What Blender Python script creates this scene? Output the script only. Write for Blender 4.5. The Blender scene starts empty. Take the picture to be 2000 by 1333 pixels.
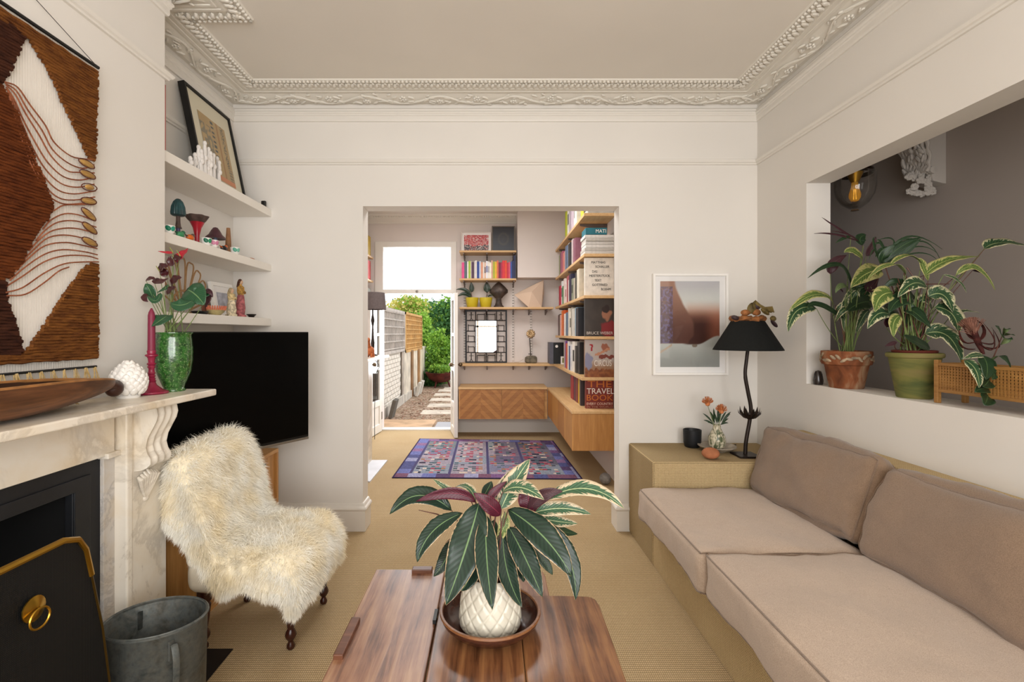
import bpy, bmesh, math, random
import numpy as np
from mathutils import Vector, Matrix, noise
R = random.Random(7)
PI = math.pi
S = bpy.context.scene
COL = S.collection
# ---------------------------------------------------------------- camera
K, CX, CY, H = 944.0, 960.0, 651.0, 1.33       # 17 mm lens, 2000 px frame
cd = bpy.data.cameras.new('camera'); cam = bpy.data.objects.new('camera', cd); COL.objects.link(cam)
cd.sensor_width = 36.0; cd.lens = K / 2000 * 36; cd.shift_x = 0.02; cd.shift_y = -0.00775
cam.location = (0, 0, H); cam.rotation_euler = (PI / 2, 0, 0); cd.clip_start = .02
S.camera = cam
# ---------------------------------------------------------------- view, world, daylight and rear-room fill
S.view_settings.view_transform = 'Standard'; S.view_settings.look = 'None'
S.view_settings.exposure = 0.0; S.view_settings.gamma = 1.0; S.view_settings.use_curve_mapping = False
w = bpy.data.worlds.new('World'); S.world = w; w.use_nodes = True
bg = w.node_tree.nodes['Background']; bg.inputs[0].default_value = (.93, .97, 1.0, 1); bg.inputs[1].default_value = 2.1
def area(name, loc, rot, sx, sy, power, col):
    l = bpy.data.lights.new(name, 'AREA'); l.shape = 'RECTANGLE'; l.size = sx; l.size_y = sy; l.energy = power; l.color = col
    o = bpy.data.objects.new(name, l); COL.objects.link(o); o.location = loc; o.rotation_euler = rot; return o
area('bay_window_daylight', (0, -1.76, 1.55), (PI / 2, 0, 0), 2.3, 1.9, 88, (1, .985, .975))
area('bay_side_daylight', (1.15, -1.35, 1.65), (PI / 2, 0, math.radians(58)), .8, 1.7, 40, (1, .99, .975))
area('garden_door_daylight', (-1.01, 6.9, 1.6), (-PI / 2, 0, 0), .9, 1.7, 46, (.98, .98, 1.0))
area('rear_overhead_fill', (-.2, 4.45, 2.86), (0, 0, 0), 1.5, 1.1, 40, (1, .985, .97))  # unseen overhead fill, added to brighten the rear room
area('hall_door_daylight', (2.36, -.9, 1.6), (PI / 2, 0, 0), .7, 1.6, 5, (1, .95, .9))

# ---------------------------------------------------------------- geometry helpers
def P(px, py, Y): return Vector(((px - CX) * Y / K, Y, H - (py - CY) * Y / K))
def PX(px, py, X):
    Y = K * X / (px - CX); return Vector((X, Y, H - (py - CY) * Y / K))
def PZ(px, py, Z):
    Y = (H - Z) * K / (py - CY); return Vector(((px - CX) * Y / K, Y, Z))
def lin(c):
    if isinstance(c, str):
        c = tuple(int(c[i:i + 2], 16) / 255 for i in (0, 2, 4))
    return tuple(x / 12.92 if x <= .04045 else ((x + .055) / 1.055) ** 2.4 for x in c[:3])

class MB:
    def __init__(s): s.v = []; s.f = []; s.m = []; s.uv = []
    def add(s, vs, fs, mi=0, uv=None):
        b = len(s.v); s.v += [tuple(p) for p in vs]
        s.uv += list(uv) if uv else [(0, 0)] * len(vs)
        for f in fs: s.f.append([b + i for i in f]); s.m.append(mi)
        return s
    def box(s, x0, x1, y0, y1, z0, z1, mi=0, T=None):
        vs = [Vector((x, y, z)) for x in (x0, x1) for y in (y0, y1) for z in (z0, z1)]
        if T is not None: vs = [T @ v for v in vs]
        return s.add(vs, [(0, 1, 3, 2), (4, 6, 7, 5), (0, 4, 5, 1), (2, 3, 7, 6), (0, 2, 6, 4), (1, 5, 7, 3)], mi)
    def prism(s, poly, axis, a, b, mi=0):
        n = len(poly)
        def q(u, v, t): return {'x': (t, u, v), 'y': (u, t, v), 'z': (u, v, t)}[axis]
        vs = [q(u, v, a) for u, v in poly] + [q(u, v, b) for u, v in poly]
        return s.add(vs, [list(range(n))[::-1], list(range(n, 2 * n))] + [(i, (i + 1) % n, n + (i + 1) % n, n + i) for i in range(n)], mi)
    def tube(s, pts, r, n=8, mi=0, cap=True, squash=1, up=None):
        pts = [Vector(p) for p in pts]; m = len(pts)
        rs = r if isinstance(r, (list, tuple)) else [r] * m
        ref = Vector(up) if up else None; vs = []; prev = None
        for i, p in enumerate(pts):
            t = (pts[min(i + 1, m - 1)] - pts[max(i - 1, 0)])
            t = t.normalized() if t.length > 1e-9 else Vector((0, 0, 1))
            a = prev if prev is not None else (ref if ref else (Vector((0, 0, 1)) if abs(t.z) < .9 else Vector((1, 0, 0))))
            a = (a - t * a.dot(t)); a = a.normalized() if a.length > 1e-6 else t.orthogonal().normalized()
            prev = a; b = t.cross(a)
            for k in range(n):
                th = 2 * PI * k / n; vs.append(p + (a * math.cos(th) * squash + b * math.sin(th)) * rs[i])
        fs = [(i * n + k, i * n + (k + 1) % n, (i + 1) * n + (k + 1) % n, (i + 1) * n + k) for i in range(m - 1) for k in range(n)]
        if cap: fs += [list(range(n))[::-1], [(m - 1) * n + k for k in range(n)]]
        return s.add(vs, fs, mi)
    def lathe(s, prof, c, n=32, sx=1, sy=1, mi=0, T=None, fn=None, capb=True, capt=False):
        c = Vector(c); vs = []
        for r, z in prof:
            for k in range(n):
                th = 2 * PI * k / n; rr = r if fn is None else fn(r, z, th)
                p = Vector((rr * math.cos(th) * sx, rr * math.sin(th) * sy, z))
                if T is not None: p = T @ p
                vs.append(p + c)
        m = len(prof)
        fs = [(i * n + k, i * n + (k + 1) % n, (i + 1) * n + (k + 1) % n, (i + 1) * n + k) for i in range(m - 1) for k in range(n)]
        if capb: fs.append(list(range(n))[::-1])
        if capt: fs.append([(m - 1) * n + k for k in range(n)])
        return s.add(vs, fs, mi)
    def ball(s, c, rx, ry=None, rz=None, n=10, m=6, mi=0, T=None):
        ry = ry or rx; rz = rz or rx; c = Vector(c)
        vs = [Vector((0, 0, -rz))]
        for i in range(1, m):
            ph = -PI / 2 + PI * i / m
            for k in range(n):
                th = 2 * PI * k / n; vs.append(Vector((rx * math.cos(ph) * math.cos(th), ry * math.cos(ph) * math.sin(th), rz * math.sin(ph))))
        vs.append(Vector((0, 0, rz))); L = len(vs) - 1
        fs = [(0, 1 + (k + 1) % n, 1 + k) for k in range(n)]
        fs += [(1 + i * n + k, 1 + i * n + (k + 1) % n, 1 + (i + 1) * n + (k + 1) % n, 1 + (i + 1) * n + k) for i in range(m - 2) for k in range(n)]
        fs += [(L, 1 + (m - 2) * n + k, 1 + (m - 2) * n + (k + 1) % n) for k in range(n)]
        if T is not None: vs = [T @ v for v in vs]
        return s.add([v + c for v in vs], fs, mi)
    def grid(s, nu, nv, fn, mi=0, uvs=True, closeu=False):
        vs = []; uv = []
        for j in range(nv + 1):
            for i in range(nu + (0 if closeu else 1)):
                vs.append(fn(i / nu, j / nv)); uv.append((i / nu, j / nv))
        W = nu if closeu else nu + 1
        fs = [(j * W + i, j * W + (i + 1) % W, (j + 1) * W + (i + 1) % W, (j + 1) * W + i) for j in range(nv) for i in range(nu)]
        return s.add(vs, fs, mi, uv)
    def build(s, name, mats, parent=None, smooth=False, bevel=0, seg=2, origin=None, angle=40, weld=False):
        if not isinstance(mats, (list, tuple)): mats = [mats]
        me = bpy.data.meshes.new(name)
        if origin is None:
            if parent is not None: origin = wloc(parent)
            else:
                a = np.array(s.v); lo, hi = a.min(0), a.max(0); origin = Vector(((lo[0] + hi[0]) / 2, (lo[1] + hi[1]) / 2, lo[2]))
        o3 = Vector(origin)
        me.from_pydata([tuple(Vector(p) - o3) for p in s.v], [], s.f)
        for m in mats: me.materials.append(m)
        if len(mats) > 1: me.polygons.foreach_set('material_index', s.m)
        if any(u != (0, 0) for u in s.uv):
            ul = me.uv_layers.new(name='UVMap'); idx = np.zeros(len(me.loops), int); me.loops.foreach_get('vertex_index', idx)
            ul.data.foreach_set('uv', np.array(s.uv, float)[idx].ravel())
        bm = bmesh.new(); bm.from_mesh(me)
        if weld: bmesh.ops.remove_doubles(bm, verts=bm.verts, dist=1e-5)
        if len(bm.faces) < 60000 and not getattr(s, 'open', False): bmesh.ops.recalc_face_normals(bm, faces=bm.faces)
        bm.to_mesh(me); bm.free()
        o = bpy.data.objects.new(name, me); COL.objects.link(o)
        if parent is not None:
            o.parent = parent; o.location = o3 - wloc(parent)
        else: o.location = o3
        if smooth:
            me.shade_smooth()
            if angle < 180:
                try: me.set_sharp_from_angle(angle=math.radians(angle))
                except Exception: pass
        if bevel:
            b = o.modifiers.new('Bevel', 'BEVEL'); b.width = bevel; b.segments = seg; b.limit_method = 'ANGLE'; b.angle_limit = math.radians(35)
            b.harden_normals = False
        return o

def wloc(o):
    v = Vector(o.location)
    while o.parent is not None: o = o.parent; v += Vector(o.location)
    return v
USED = set()
def tag(o, label, cat, group=None):
    if label in USED: print('DUP LABEL', label)
    USED.add(label); o['label'] = label; o['category'] = cat
    if group: o['group'] = group
    return o
def thing(name, label, cat, loc, group=None):
    o = bpy.data.objects.new(name, None); COL.objects.link(o); o.location = Vector(loc); o.empty_display_size = .05
    return tag(o, label, cat, group)
def struct(o): o['kind'] = 'structure'; return o
def stuff(o): o['kind'] = 'stuff'; return o
def one(name, label, cat, mb, mats, group=None, **k): return tag(mb.build(name, mats, **k), label, cat, group)
def B(x0, x1, y0, y1, z0, z1): return MB().box(x0, x1, y0, y1, z0, z1)

def wallgrid(axis, c0, c1, u0, u1, z0, z1, holes=()):
    us = sorted({u0, u1} | {h[0] for h in holes} | {h[1] for h in holes}); zs = sorted({z0, z1} | {h[2] for h in holes} | {h[3] for h in holes})
    us = [u for u in us if u0 <= u <= u1]; zs = [z for z in zs if z0 <= z <= z1]
    solid = lambda i, j: 0 <= i < len(us) - 1 and 0 <= j < len(zs) - 1 and not any(h[0] <= (us[i] + us[i + 1]) / 2 <= h[1] and h[2] <= (zs[j] + zs[j + 1]) / 2 <= h[3] for h in holes)
    mb = MB(); ix = {}
    def V(i, j, k):
        key = (i, j, k)
        if key not in ix:
            c = (c0, c1)[k]; p = (c, us[i], zs[j]) if axis == 'x' else (us[i], c, zs[j])
            ix[key] = len(mb.v); mb.v.append(p); mb.uv.append((0, 0))
        return ix[key]
    def F(*q): mb.f.append([V(*t) for t in q]); mb.m.append(0)
    for i in range(len(us) - 1):
        for j in range(len(zs) - 1):
            if not solid(i, j): continue
            for k in (0, 1): F((i, j, k), (i + 1, j, k), (i + 1, j + 1, k), (i, j + 1, k))
            if not solid(i - 1, j): F((i, j, 0), (i, j + 1, 0), (i, j + 1, 1), (i, j, 1))
            if not solid(i + 1, j): F((i + 1, j, 0), (i + 1, j + 1, 0), (i + 1, j + 1, 1), (i + 1, j, 1))
            if not solid(i, j - 1): F((i, j, 0), (i + 1, j, 0), (i + 1, j, 1), (i, j, 1))
            if not solid(i, j + 1): F((i, j + 1, 0), (i + 1, j + 1, 0), (i + 1, j + 1, 1), (i, j + 1, 1))
    return mb
def offs(path, p):
    out = []
    n = len(path)
    for i in range(n):
        d0 = (Vector(path[i]) - Vector(path[i - 1])).normalized() if i else None
        d1 = (Vector(path[i + 1]) - Vector(path[i])).normalized() if i < n - 1 else None
        n0 = Vector((-d0.y, d0.x)) if d0 else None; n1 = Vector((-d1.y, d1.x)) if d1 else None
        if n0 is None: o = n1 * p
        elif n1 is None: o = n0 * p
        else: o = (n0 + n1) * p / (1 + n0.dot(n1))
        out.append(Vector(path[i]) + o)
    return out
def sweep(path, prof, mi=0, mb=None):
    mb = mb or MB(); rows = [offs(path, p) for p, z in prof]; n = len(path); m = len(prof)
    vs = [(rows[j][i].x, rows[j][i].y, prof[j][1]) for i in range(n) for j in range(m)]
    fs = [(i * m + j, i * m + (j + 1) % m, (i + 1) * m + (j + 1) % m, (i + 1) * m + j) for i in range(n - 1) for j in range(m)]
    fs += [list(range(m)), [(n - 1) * m + j for j in range(m)]]
    return mb.add(vs, fs, mi)
def bez(p0, p1, p2, n):
    out = []
    for i in range(n + 1):
        t = i / n; out.append(Vector(p0) * (1 - t) ** 2 + Vector(p1) * 2 * t * (1 - t) + Vector(p2) * t * t)
    return out
def thru(p0, pm, p2, n): return bez(p0, Vector(pm) * 2 - (Vector(p0) + Vector(p2)) * .5, p2, n)
def spline(pts, per=6):
    pts = [Vector(p) for p in pts]; q = [pts[0] * 2 - pts[1]] + pts + [pts[-1] * 2 - pts[-2]]; out = []
    for i in range(1, len(q) - 2):
        for k in range(per):
            t = k / per; a, b, c, d = q[i - 1], q[i], q[i + 1], q[i + 2]
            out.append(.5 * ((2 * b) + (c - a) * t + (2 * a - 5 * b + 4 * c - d) * t * t + (3 * b - a - 3 * c + d) * t ** 3))
    out.append(pts[-1]); return out

# ---------------------------------------------------------------- material helpers
class NT:
    def __init__(s, name):
        s.m = bpy.data.materials.new(name); s.m.use_nodes = True; s.t = s.m.node_tree; s.b = s.t.nodes['Principled BSDF']; s._c = None
    def n(s, typ, **k):
        o = s.t.nodes.new(typ)
        for a, v in k.items():
            if a in ('operation', 'blend_type', 'data_type', 'wave_type', 'bands_direction', 'wave_profile', 'attribute_name', 'feature', 'noise_dimensions', 'offset', 'squash', 'distance', 'layer_name', 'rings_direction'): setattr(o, a, v)
            else:
                o.inputs[a.replace('_', ' ')].default_value = v
        return o
    def l(s, a, b): s.t.links.new(a, b)
    def coord(s, scale=(1, 1, 1), rot=(0, 0, 0), kind='Object'):
        tc = s.n('ShaderNodeTexCoord'); mp = s.n('ShaderNodeMapping'); mp.inputs['Scale'].default_value = scale; mp.inputs['Rotation'].default_value = rot
        s.l(tc.outputs[kind], mp.inputs[0]); return mp.outputs[0]
    def ramp(s, fac, stops):
        r = s.t.nodes.new('ShaderNodeValToRGB'); e = r.color_ramp.elements
        while len(e) < len(stops): e.new(.5)
        for i, (p, c) in enumerate(stops): e[i].position = p; e[i].color = (*lin(c), 1) if not isinstance(c, (int, float)) else (c, c, c, 1)
        s.l(fac, r.inputs[0]); return r.outputs[0]
    def noise(s, vec, scale, detail=3, dist=0, rough=.5):
        o = s.t.nodes.new('ShaderNodeTexNoise'); o.inputs['Scale'].default_value = scale; o.inputs['Detail'].default_value = detail; o.inputs['Distortion'].default_value = dist; o.inputs['Roughness'].default_value = rough
        s.l(vec, o.inputs['Vector']); return o.outputs['Fac']
    def wave(s, vec, scale, axis='X', dist=0, dscale=1, prof='SIN', detail=2):
        o = s.t.nodes.new('ShaderNodeTexWave'); o.bands_direction = axis; o.wave_profile = prof; o.inputs['Scale'].default_value = scale; o.inputs['Distortion'].default_value = dist; o.inputs['Detail Scale'].default_value = dscale; o.inputs['Detail'].default_value = detail
        s.l(vec, o.inputs['Vector']); return o.outputs['Fac']
    def math(s, op, a, b=None):
        o = s.t.nodes.new('ShaderNodeMath'); o.operation = op
        for i, x in enumerate((a, b)):
            if x is None: continue
            if isinstance(x, (int, float)): o.inputs[i].default_value = x
            else: s.l(x, o.inputs[i])
        return o.outputs[0]
    def mix(s, fac, a, b, mode='MIX'):
        o = s.t.nodes.new('ShaderNodeMix'); o.data_type = 'RGBA'; o.blend_type = mode
        for sock, x in ((o.inputs[0], fac), (o.inputs[6], a), (o.inputs[7], b)):
            if isinstance(x, (int, float)): sock.default_value = x
            elif isinstance(x, (tuple, str)): sock.default_value = (*lin(x), 1)
            else: s.l(x, sock)
        return o.outputs[2]
    def bump(s, h, strength=.3, dist=.002):
        o = s.t.nodes.new('ShaderNodeBump'); o.inputs['Strength'].default_value = strength; o.inputs['Distance'].default_value = dist
        s.l(h, o.inputs['Height']); s.l(o.outputs[0], s.b.inputs['Normal']); return o
    def set(s, rough=.6, metal=0, spec=.5, **k):
        s.b.inputs['Roughness'].default_value = rough; s.b.inputs['Metallic'].default_value = metal; s.b.inputs['Specular IOR Level'].default_value = spec
        for a, v in k.items(): s.b.inputs[a.replace('_', ' ')].default_value = v
        return s
_mc = {}
def mat(name, c, rough=.6, metal=0, spec=.4, var=.0, vs=6, bump=0, bs=60, **k):
    key = (name,)
    if key in _mc: return _mc[key]
    t = NT(name).set(rough, metal, spec, **k)
    if var:
        f = t.noise(t.coord(), vs, 4)
        a = tuple(max(0, x * (1 - var)) for x in hexc(c)); b2 = tuple(min(1, x * (1 + var)) for x in hexc(c))
        t.l(t.ramp(f, [(.3, a), (.7, b2)]), t.b.inputs['Base Color'])
    else: t.b.inputs['Base Color'].default_value = (*lin(c), 1)
    if bump: t.bump(t.noise(t.coord(), bs, 3), .5, bump)
    _mc[key] = t.m; return t.m
def hexc(c): return tuple(int(c[i:i + 2], 16) / 255 for i in (0, 2, 4)) if isinstance(c, str) else c
def wood(name, c1, c2, axis='y', scale=9, rough=.4, stretch=14, bumpd=.0006, spec=.4, coat=0):
    t = NT(name).set(rough, 0, spec); t.b.inputs['Coat Weight'].default_value = coat; t.b.inputs['Coat Roughness'].default_value = .2
    sc = {'x': (1 / stretch, 1, 1), 'y': (1, 1 / stretch, 1), 'z': (1, 1, 1 / stretch)}[axis]
    v = t.coord(sc); n1 = t.noise(v, scale * 2.2, 6, 1.2, .6); n2 = t.noise(v, scale * 14, 3)
    f = t.math('ADD', t.math('MULTIPLY', n1, .7), t.math('MULTIPLY', n2, .3))
    t.l(t.ramp(f, [(.32, c1), (.5, tuple((a + b) / 2 for a, b in zip(hexc(c1), hexc(c2)))), (.66, c2)]), t.b.inputs['Base Color'])
    t.bump(f, .4, bumpd); return t.m
def sisal(name, c1, c2, sx=150, sy=90, dist=.002):
    t = NT(name).set(.9, 0, .15); v = t.coord()
    wx = t.wave(v, sx / 6.28, 'X', .8, 3); wy = t.wave(v, sy / 6.28, 'Y', .8, 3); wz = t.wave(v, sy / 6.28, 'Z', .8, 3)
    h = t.math('MULTIPLY', t.math('MULTIPLY', t.math('MULTIPLY', t.math('ADD', wx, .35), t.math('ADD', wy, .35)), t.math('ADD', wz, .5)), .42)
    n = t.noise(v, 3, 4); n2 = t.noise(v, 220, 2)
    c = t.mix(t.math('ADD', t.math('MULTIPLY', n, .35), t.math('MULTIPLY', n2, .5)), c1, c2)
    c = t.mix(t.ramp(h, [(.03, .75), (.30, 0.0)]), c, tuple(x * .55 for x in hexc(c1)))
    t.l(c, t.b.inputs['Base Color']); t.bump(h, .6, dist); return t.m
def tablewood(name, c1, c2, c3, rough):
    t = NT(name).set(rough, 0, .5); t.b.inputs['Coat Weight'].default_value = .2; t.b.inputs['Coat Roughness'].default_value = .25
    v = t.coord((1, .16, 1)); w1 = t.wave(v, 5.5, 'X', 7, 1.6, 'SIN', 4); n1 = t.noise(t.coord((1, .06, 1)), 90, 4, .4, .6); n2 = t.noise(t.coord(), 6, 4)
    f = t.math('ADD', t.math('MULTIPLY', w1, .15), t.math('ADD', t.math('MULTIPLY', n1, .55), t.math('MULTIPLY', n2, .34)))
    t.l(t.ramp(f, [(.36, c1), (.52, c2), (.68, c3)]), t.b.inputs['Base Color']); t.bump(t.math('ADD', n1, t.math('MULTIPLY', w1, .5)), .35, .0012); return t.m
def marble(name, base, vein, scale=3):
    t = NT(name).set(.28, 0, .45); v = t.coord((1, 1, 1), (.4, .7, .2))
    n = t.noise(v, scale, 7, 1.6, .65); n2 = t.noise(v, scale * 3, 5, .6)
    r = t.ramp(n, [(.42, 0.0), (.49, .42), (.515, .05), (.62, 0.0)])
    c = t.mix(r, base, vein); c = t.mix(t.ramp(n2, [(.45, 0.0), (.75, .45)]), c, tuple(x * y for x, y in zip(hexc(base), (.93, .85, .70))))
    t.l(c, t.b.inputs['Base Color']); return t.m
def fabric(name, c1, c2, sc=420, d=.0006, rough=.95):
    t = NT(name).set(rough, 0, .12); v = t.coord(); t.b.inputs['Sheen Weight'].default_value = .25; t.b.inputs['Sheen Roughness'].default_value = .6
    n = t.noise(v, sc, 2); n2 = t.noise(v, 4, 3); n3 = t.noise(v, 38, 4)
    f = t.math('ADD', t.math('MULTIPLY', n, .8), t.math('ADD', t.math('MULTIPLY', n2, .08), t.math('MULTIPLY', n3, .12)))
    t.l(t.ramp(f, [(.38, c1), (.62, c2)]), t.b.inputs['Base Color']); t.bump(n, .5, d); return t.m
def vcol(name, rough=.5, spec=.4, bump=0, bs=200):
    if (name,) in _mc: return _mc[(name,)]
    t = NT(name).set(rough, 0, spec); a = t.n('ShaderNodeAttribute'); a.attribute_name = 'Col'; t.l(a.outputs['Color'], t.b.inputs['Base Color'])
    if bump: t.bump(t.noise(t.coord(), bs, 2), .6, bump)
    _mc[(name,)] = t.m; return t.m
def paint(o, fn):
    """per-face colours of a flat print or woven pattern; fn(face centre in object space, uv) -> sRGB"""
    me = o.data; ca = me.color_attributes.new('Col', 'FLOAT_COLOR', 'CORNER'); uvl = me.uv_layers.active.data if me.uv_layers.active else None
    cols = np.ones((len(me.loops), 4))
    for p in me.polygons:
        if uvl: u = sum(uvl[i].uv[0] for i in p.loop_indices) / p.loop_total; v = sum(uvl[i].uv[1] for i in p.loop_indices) / p.loop_total
        else: u = v = 0
        c = lin(tuple(min(1, max(0, x)) for x in fn(u, v)))
        for i in p.loop_indices: cols[i, :3] = c
    ca.data.foreach_set('color', cols.ravel())
def print_plane(name, parent, O, U, V, nu, nv, fn, m=None):
    """a printed sheet spanned by U (width) and V (height) from corner O"""
    O, U, V = Vector(O), Vector(U), Vector(V)
    mb = MB(); mb.grid(nu, nv, lambda a, b: O + U * a + V * b); mb.open = True
    o = mb.build(name, m or vcol('printed paper', .35, .4), parent)
    paint(o, fn); return o
FONT = None
def text(s, size, T, mat_, parent, name='lettering', align='LEFT', width=None, depth=.0006, bold=0):
    cu = bpy.data.curves.new('txt', 'FONT'); cu.body = s; cu.size = size; cu.align_x = align; cu.extrude = depth; cu.offset = bold; cu.resolution_u = 3
    o = bpy.data.objects.new('txt', cu); COL.objects.link(o); bpy.context.view_layer.update()
    me = bpy.data.meshes.new_from_object(o.evaluated_get(bpy.context.evaluated_depsgraph_get())); bpy.data.objects.remove(o); bpy.data.curves.remove(cu)
    if width:
        xs = [v.co.x for v in me.vertices]; k = width / (max(xs) - min(xs)); x0 = min(xs)
        for v in me.vertices: v.co.x = (v.co.x - x0) * k
    me.transform(T); me.name = name; me.materials.clear(); me.materials.append(mat_)
    o = bpy.data.objects.new(name, me); COL.objects.link(o)
    me.transform(Matrix.Translation(-wloc(parent))); o.parent = parent; return o
def basis(O, U, V):
    U = Vector(U).normalized(); V = Vector(V).normalized(); N = U.cross(V)
    return Matrix(((U.x, V.x, N.x, O[0]), (U.y, V.y, N.y, O[1]), (U.z, V.z, N.z, O[2]), (0, 0, 0, 1)))

# ---------------------------------------------------------------- shared materials
def wallmat(name, c, bumpd=.0004):
    t = NT(name).set(.85, 0, .25); v = t.coord(); n = t.noise(v, 1.3, 3); n2 = t.noise(v, 90, 3)
    a = hexc(c); t.l(t.ramp(n, [(.3, tuple(x * .975 for x in a)), (.7, a)]), t.b.inputs['Base Color']); t.bump(n2, .3, bumpd); return t.m
mWall = wallmat('wall paint', 'E8E3DC'); mCeil = wallmat('ceiling paint', 'E8E2D9'); mTrim = mat('gloss trim paint', 'E6E1D9', .45, 0, .4); mCorn = mat('plaster', 'E4DFD5', .7)
mWall2 = wallmat('rear room paint', 'E2D8D2'); mHall = wallmat('hall paint', 'C2B7AE')
mFloor = sisal('sisal carpet', 'B99868', 'F2DCB4', 250, 165, .003)
mSofaSisal = sisal('sisal upholstery', 'A68A5E', 'E8D2A6', 240, 210, .003)
mOak = wood('oak', 'B9834A', 'D6A468', 'x', 8, .45); mOakY = wood('oak along', 'B9834A', 'D9A86C', 'y', 8, .45); mOakZ = wood('oak upright', 'A9743C', 'CC9757', 'z', 8, .45)
mShelfW = mat('white shelf paint', 'F0EBE3', .5, 0, .4)
mBlack = mat('matt black', '141414', .5); mIron = mat('black iron', '1E2024', .5, .3, .5, .15, 8, .0008, 40)
mBrass = mat('aged brass', 'B08A35', .3, 1); mWhite = mat('white gloss', 'EFEBE4', .35); mPaper = mat('page paper', 'E8E0CF', .9)
def thinglass(name, k=.35):
    t = NT(name); lw = t.t.nodes.new('ShaderNodeLayerWeight'); lw.inputs[0].default_value = .35; tr = t.t.nodes.new('ShaderNodeBsdfTransparent'); gl = t.t.nodes.new('ShaderNodeBsdfGlossy'); gl.inputs['Roughness'].default_value = .03; mx = t.t.nodes.new('ShaderNodeMixShader')
    t.l(t.math('MULTIPLY', lw.outputs['Fresnel'], k), mx.inputs[0]); t.l(tr.outputs[0], mx.inputs[1]); t.l(gl.outputs[0], mx.inputs[2]); t.l(mx.outputs[0], t.t.nodes['Material Output'].inputs[0]); return t.m
mGlass = thinglass('clear glass', 1.0)
# ================================================================ ROOM SHELL
XL, XR, YB, ZC = -1.74, 1.79, 3.255, 2.905      # front room
XB, YBR = -1.46, 2.16                            # chimney breast face and end
Y2, X2R = 6.5, 1.10                              # rear room back wall, right wall
YB2 = 3.385
struct(B(-2.2, 3.1, -1.7, 6.75, -.12, 0).build('floor', mFloor))
struct(B(-2.0, 3.0, -1.7, 6.75, ZC, ZC + .12).build('ceiling', mCeil))
struct(wallgrid('y', YB, YB2, XL, 1.927, 0, ZC, [(-.866, .859, -1, 2.185)]).build('wall_back', mWall))
struct(B(XL - .2, XL, -1.7, 6.75, 0, ZC).build('wall_left', mWall))
wr = struct(wallgrid('x', XR, 1.927, -1.6, YB, 0, ZC, [(.55, 2.748, 1.042, 2.183)]).build('wall_right', mWall))
struct(wallgrid('x', XL, XB, -.35, YBR, 0, ZC, [(.62, 1.66, -1, .86)]).build('wall_chimney', mWall))
struct(wallgrid('y', -1.72, -1.6, XL, 3.0, 0, ZC, [(-1.2, 1.2, .55, 2.5)]).build('wall_front', mWall))
struct(B(2.8, 2.92, -1.6, 6.0, 0, ZC).build('wall_hall', mHall))
struct(B(1.927, 2.8, 5.9, 6.0, 0, ZC).build('wall_hall_end', mHall))
struct(B(X2R, X2R + .12, YB2, Y2, 0, ZC).build('wall_rear_right', mWall2))
struct(B(X2R + .12, 1.927, YB2 + .001, 5.9, 0, ZC).build('wall_hall_left', mHall))
struct(wallgrid('y', Y2, Y2 + .25, XL, X2R + .12, 0, ZC, [(-1.50, -.53, -1, 2.50)]).build('wall_rear', mWall2))
struct(B(XL, -1.34, 3.9, 5.15, 0, ZC).build('wall_rear_chimney', mWall2))
struct(B(.335, X2R, 6.22, Y2, 2.045, ZC).build('wall_bulkhead', mWall2, bevel=.004))
# window behind the camera
fw = MB(); fw.box(-1.2, 1.2, -1.70, -1.64, .55, .62); fw.box(-1.2, 1.2, -1.70, -1.64, 2.43, 2.5); fw.box(-1.2, 1.2, -1.70, -1.64, 1.5, 1.55)
for x in (-1.17, -.42, .42, 1.17): fw.box(x - .03, x + .03, -1.70, -1.64, .6, 2.45)
struct(fw.build('window_2', mTrim))
# hearths set in the floor
struct(B(XB + .0, -1.085, .2, 2.03, -.01, .004).build('trim_1', mat('black slate', '1B1B1C', .45, 0, .4, .2, 9, .0006)))
struct(B(-1.34, -1.08, 4.3, 5.02, -.01, .012).build('trim_2', mat('white hearth stone', 'D9DCE4', .3, 0, .4, .04, 5)))

PATH = [(XR, -1.6), (XR, YB), (XL, YB), (XL, YBR), (XB, YBR), (XB, -1.6)]
struct(sweep(PATH, [(0, 2.462), (.012, 2.462), (.014, 2.470), (.022, 2.474), (.028, 2.484), (.028, 2.490), (.014, 2.494), (.012, 2.500), (0, 2.503)]).build('trim_3', mTrim))
struct(sweep(PATH, [(0, 2.752), (.010, 2.752), (.014, 2.762), (.014, 2.785), (.020, 2.790), (.020, 2.797), (.026, 2.803), (.026, 2.812), (.018, 2.820), (.018, 2.832), (.010, 2.842), (0, 2.845)]).build('trim_4', mTrim))
# baseboards
BP = [(0, 0), (.020, 0), (.020, .135), (.024, .138), (.030, .150), (.026, .160), (.016, .168), (.012, .180), (.008, .186), (0, .188)]
struct(sweep([(-.866, YB2), (-.866, YB), (XL, YB), (XL, YBR)], [(a, z) for a, z in BP]).build('baseboard_back', mTrim))
struct(sweep([(.925, YB), (.859, YB), (.859, YB2)], BP).build('baseboard_right', mTrim))
struct(sweep([(X2R, Y2), (-.47, Y2)], BP).build('baseboard_rear', mTrim))
struct(sweep([(XL, 5.15), (-1.34, 5.15), (-1.34, 3.9)], BP).build('baseboard_rear_left', mTrim))

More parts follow.
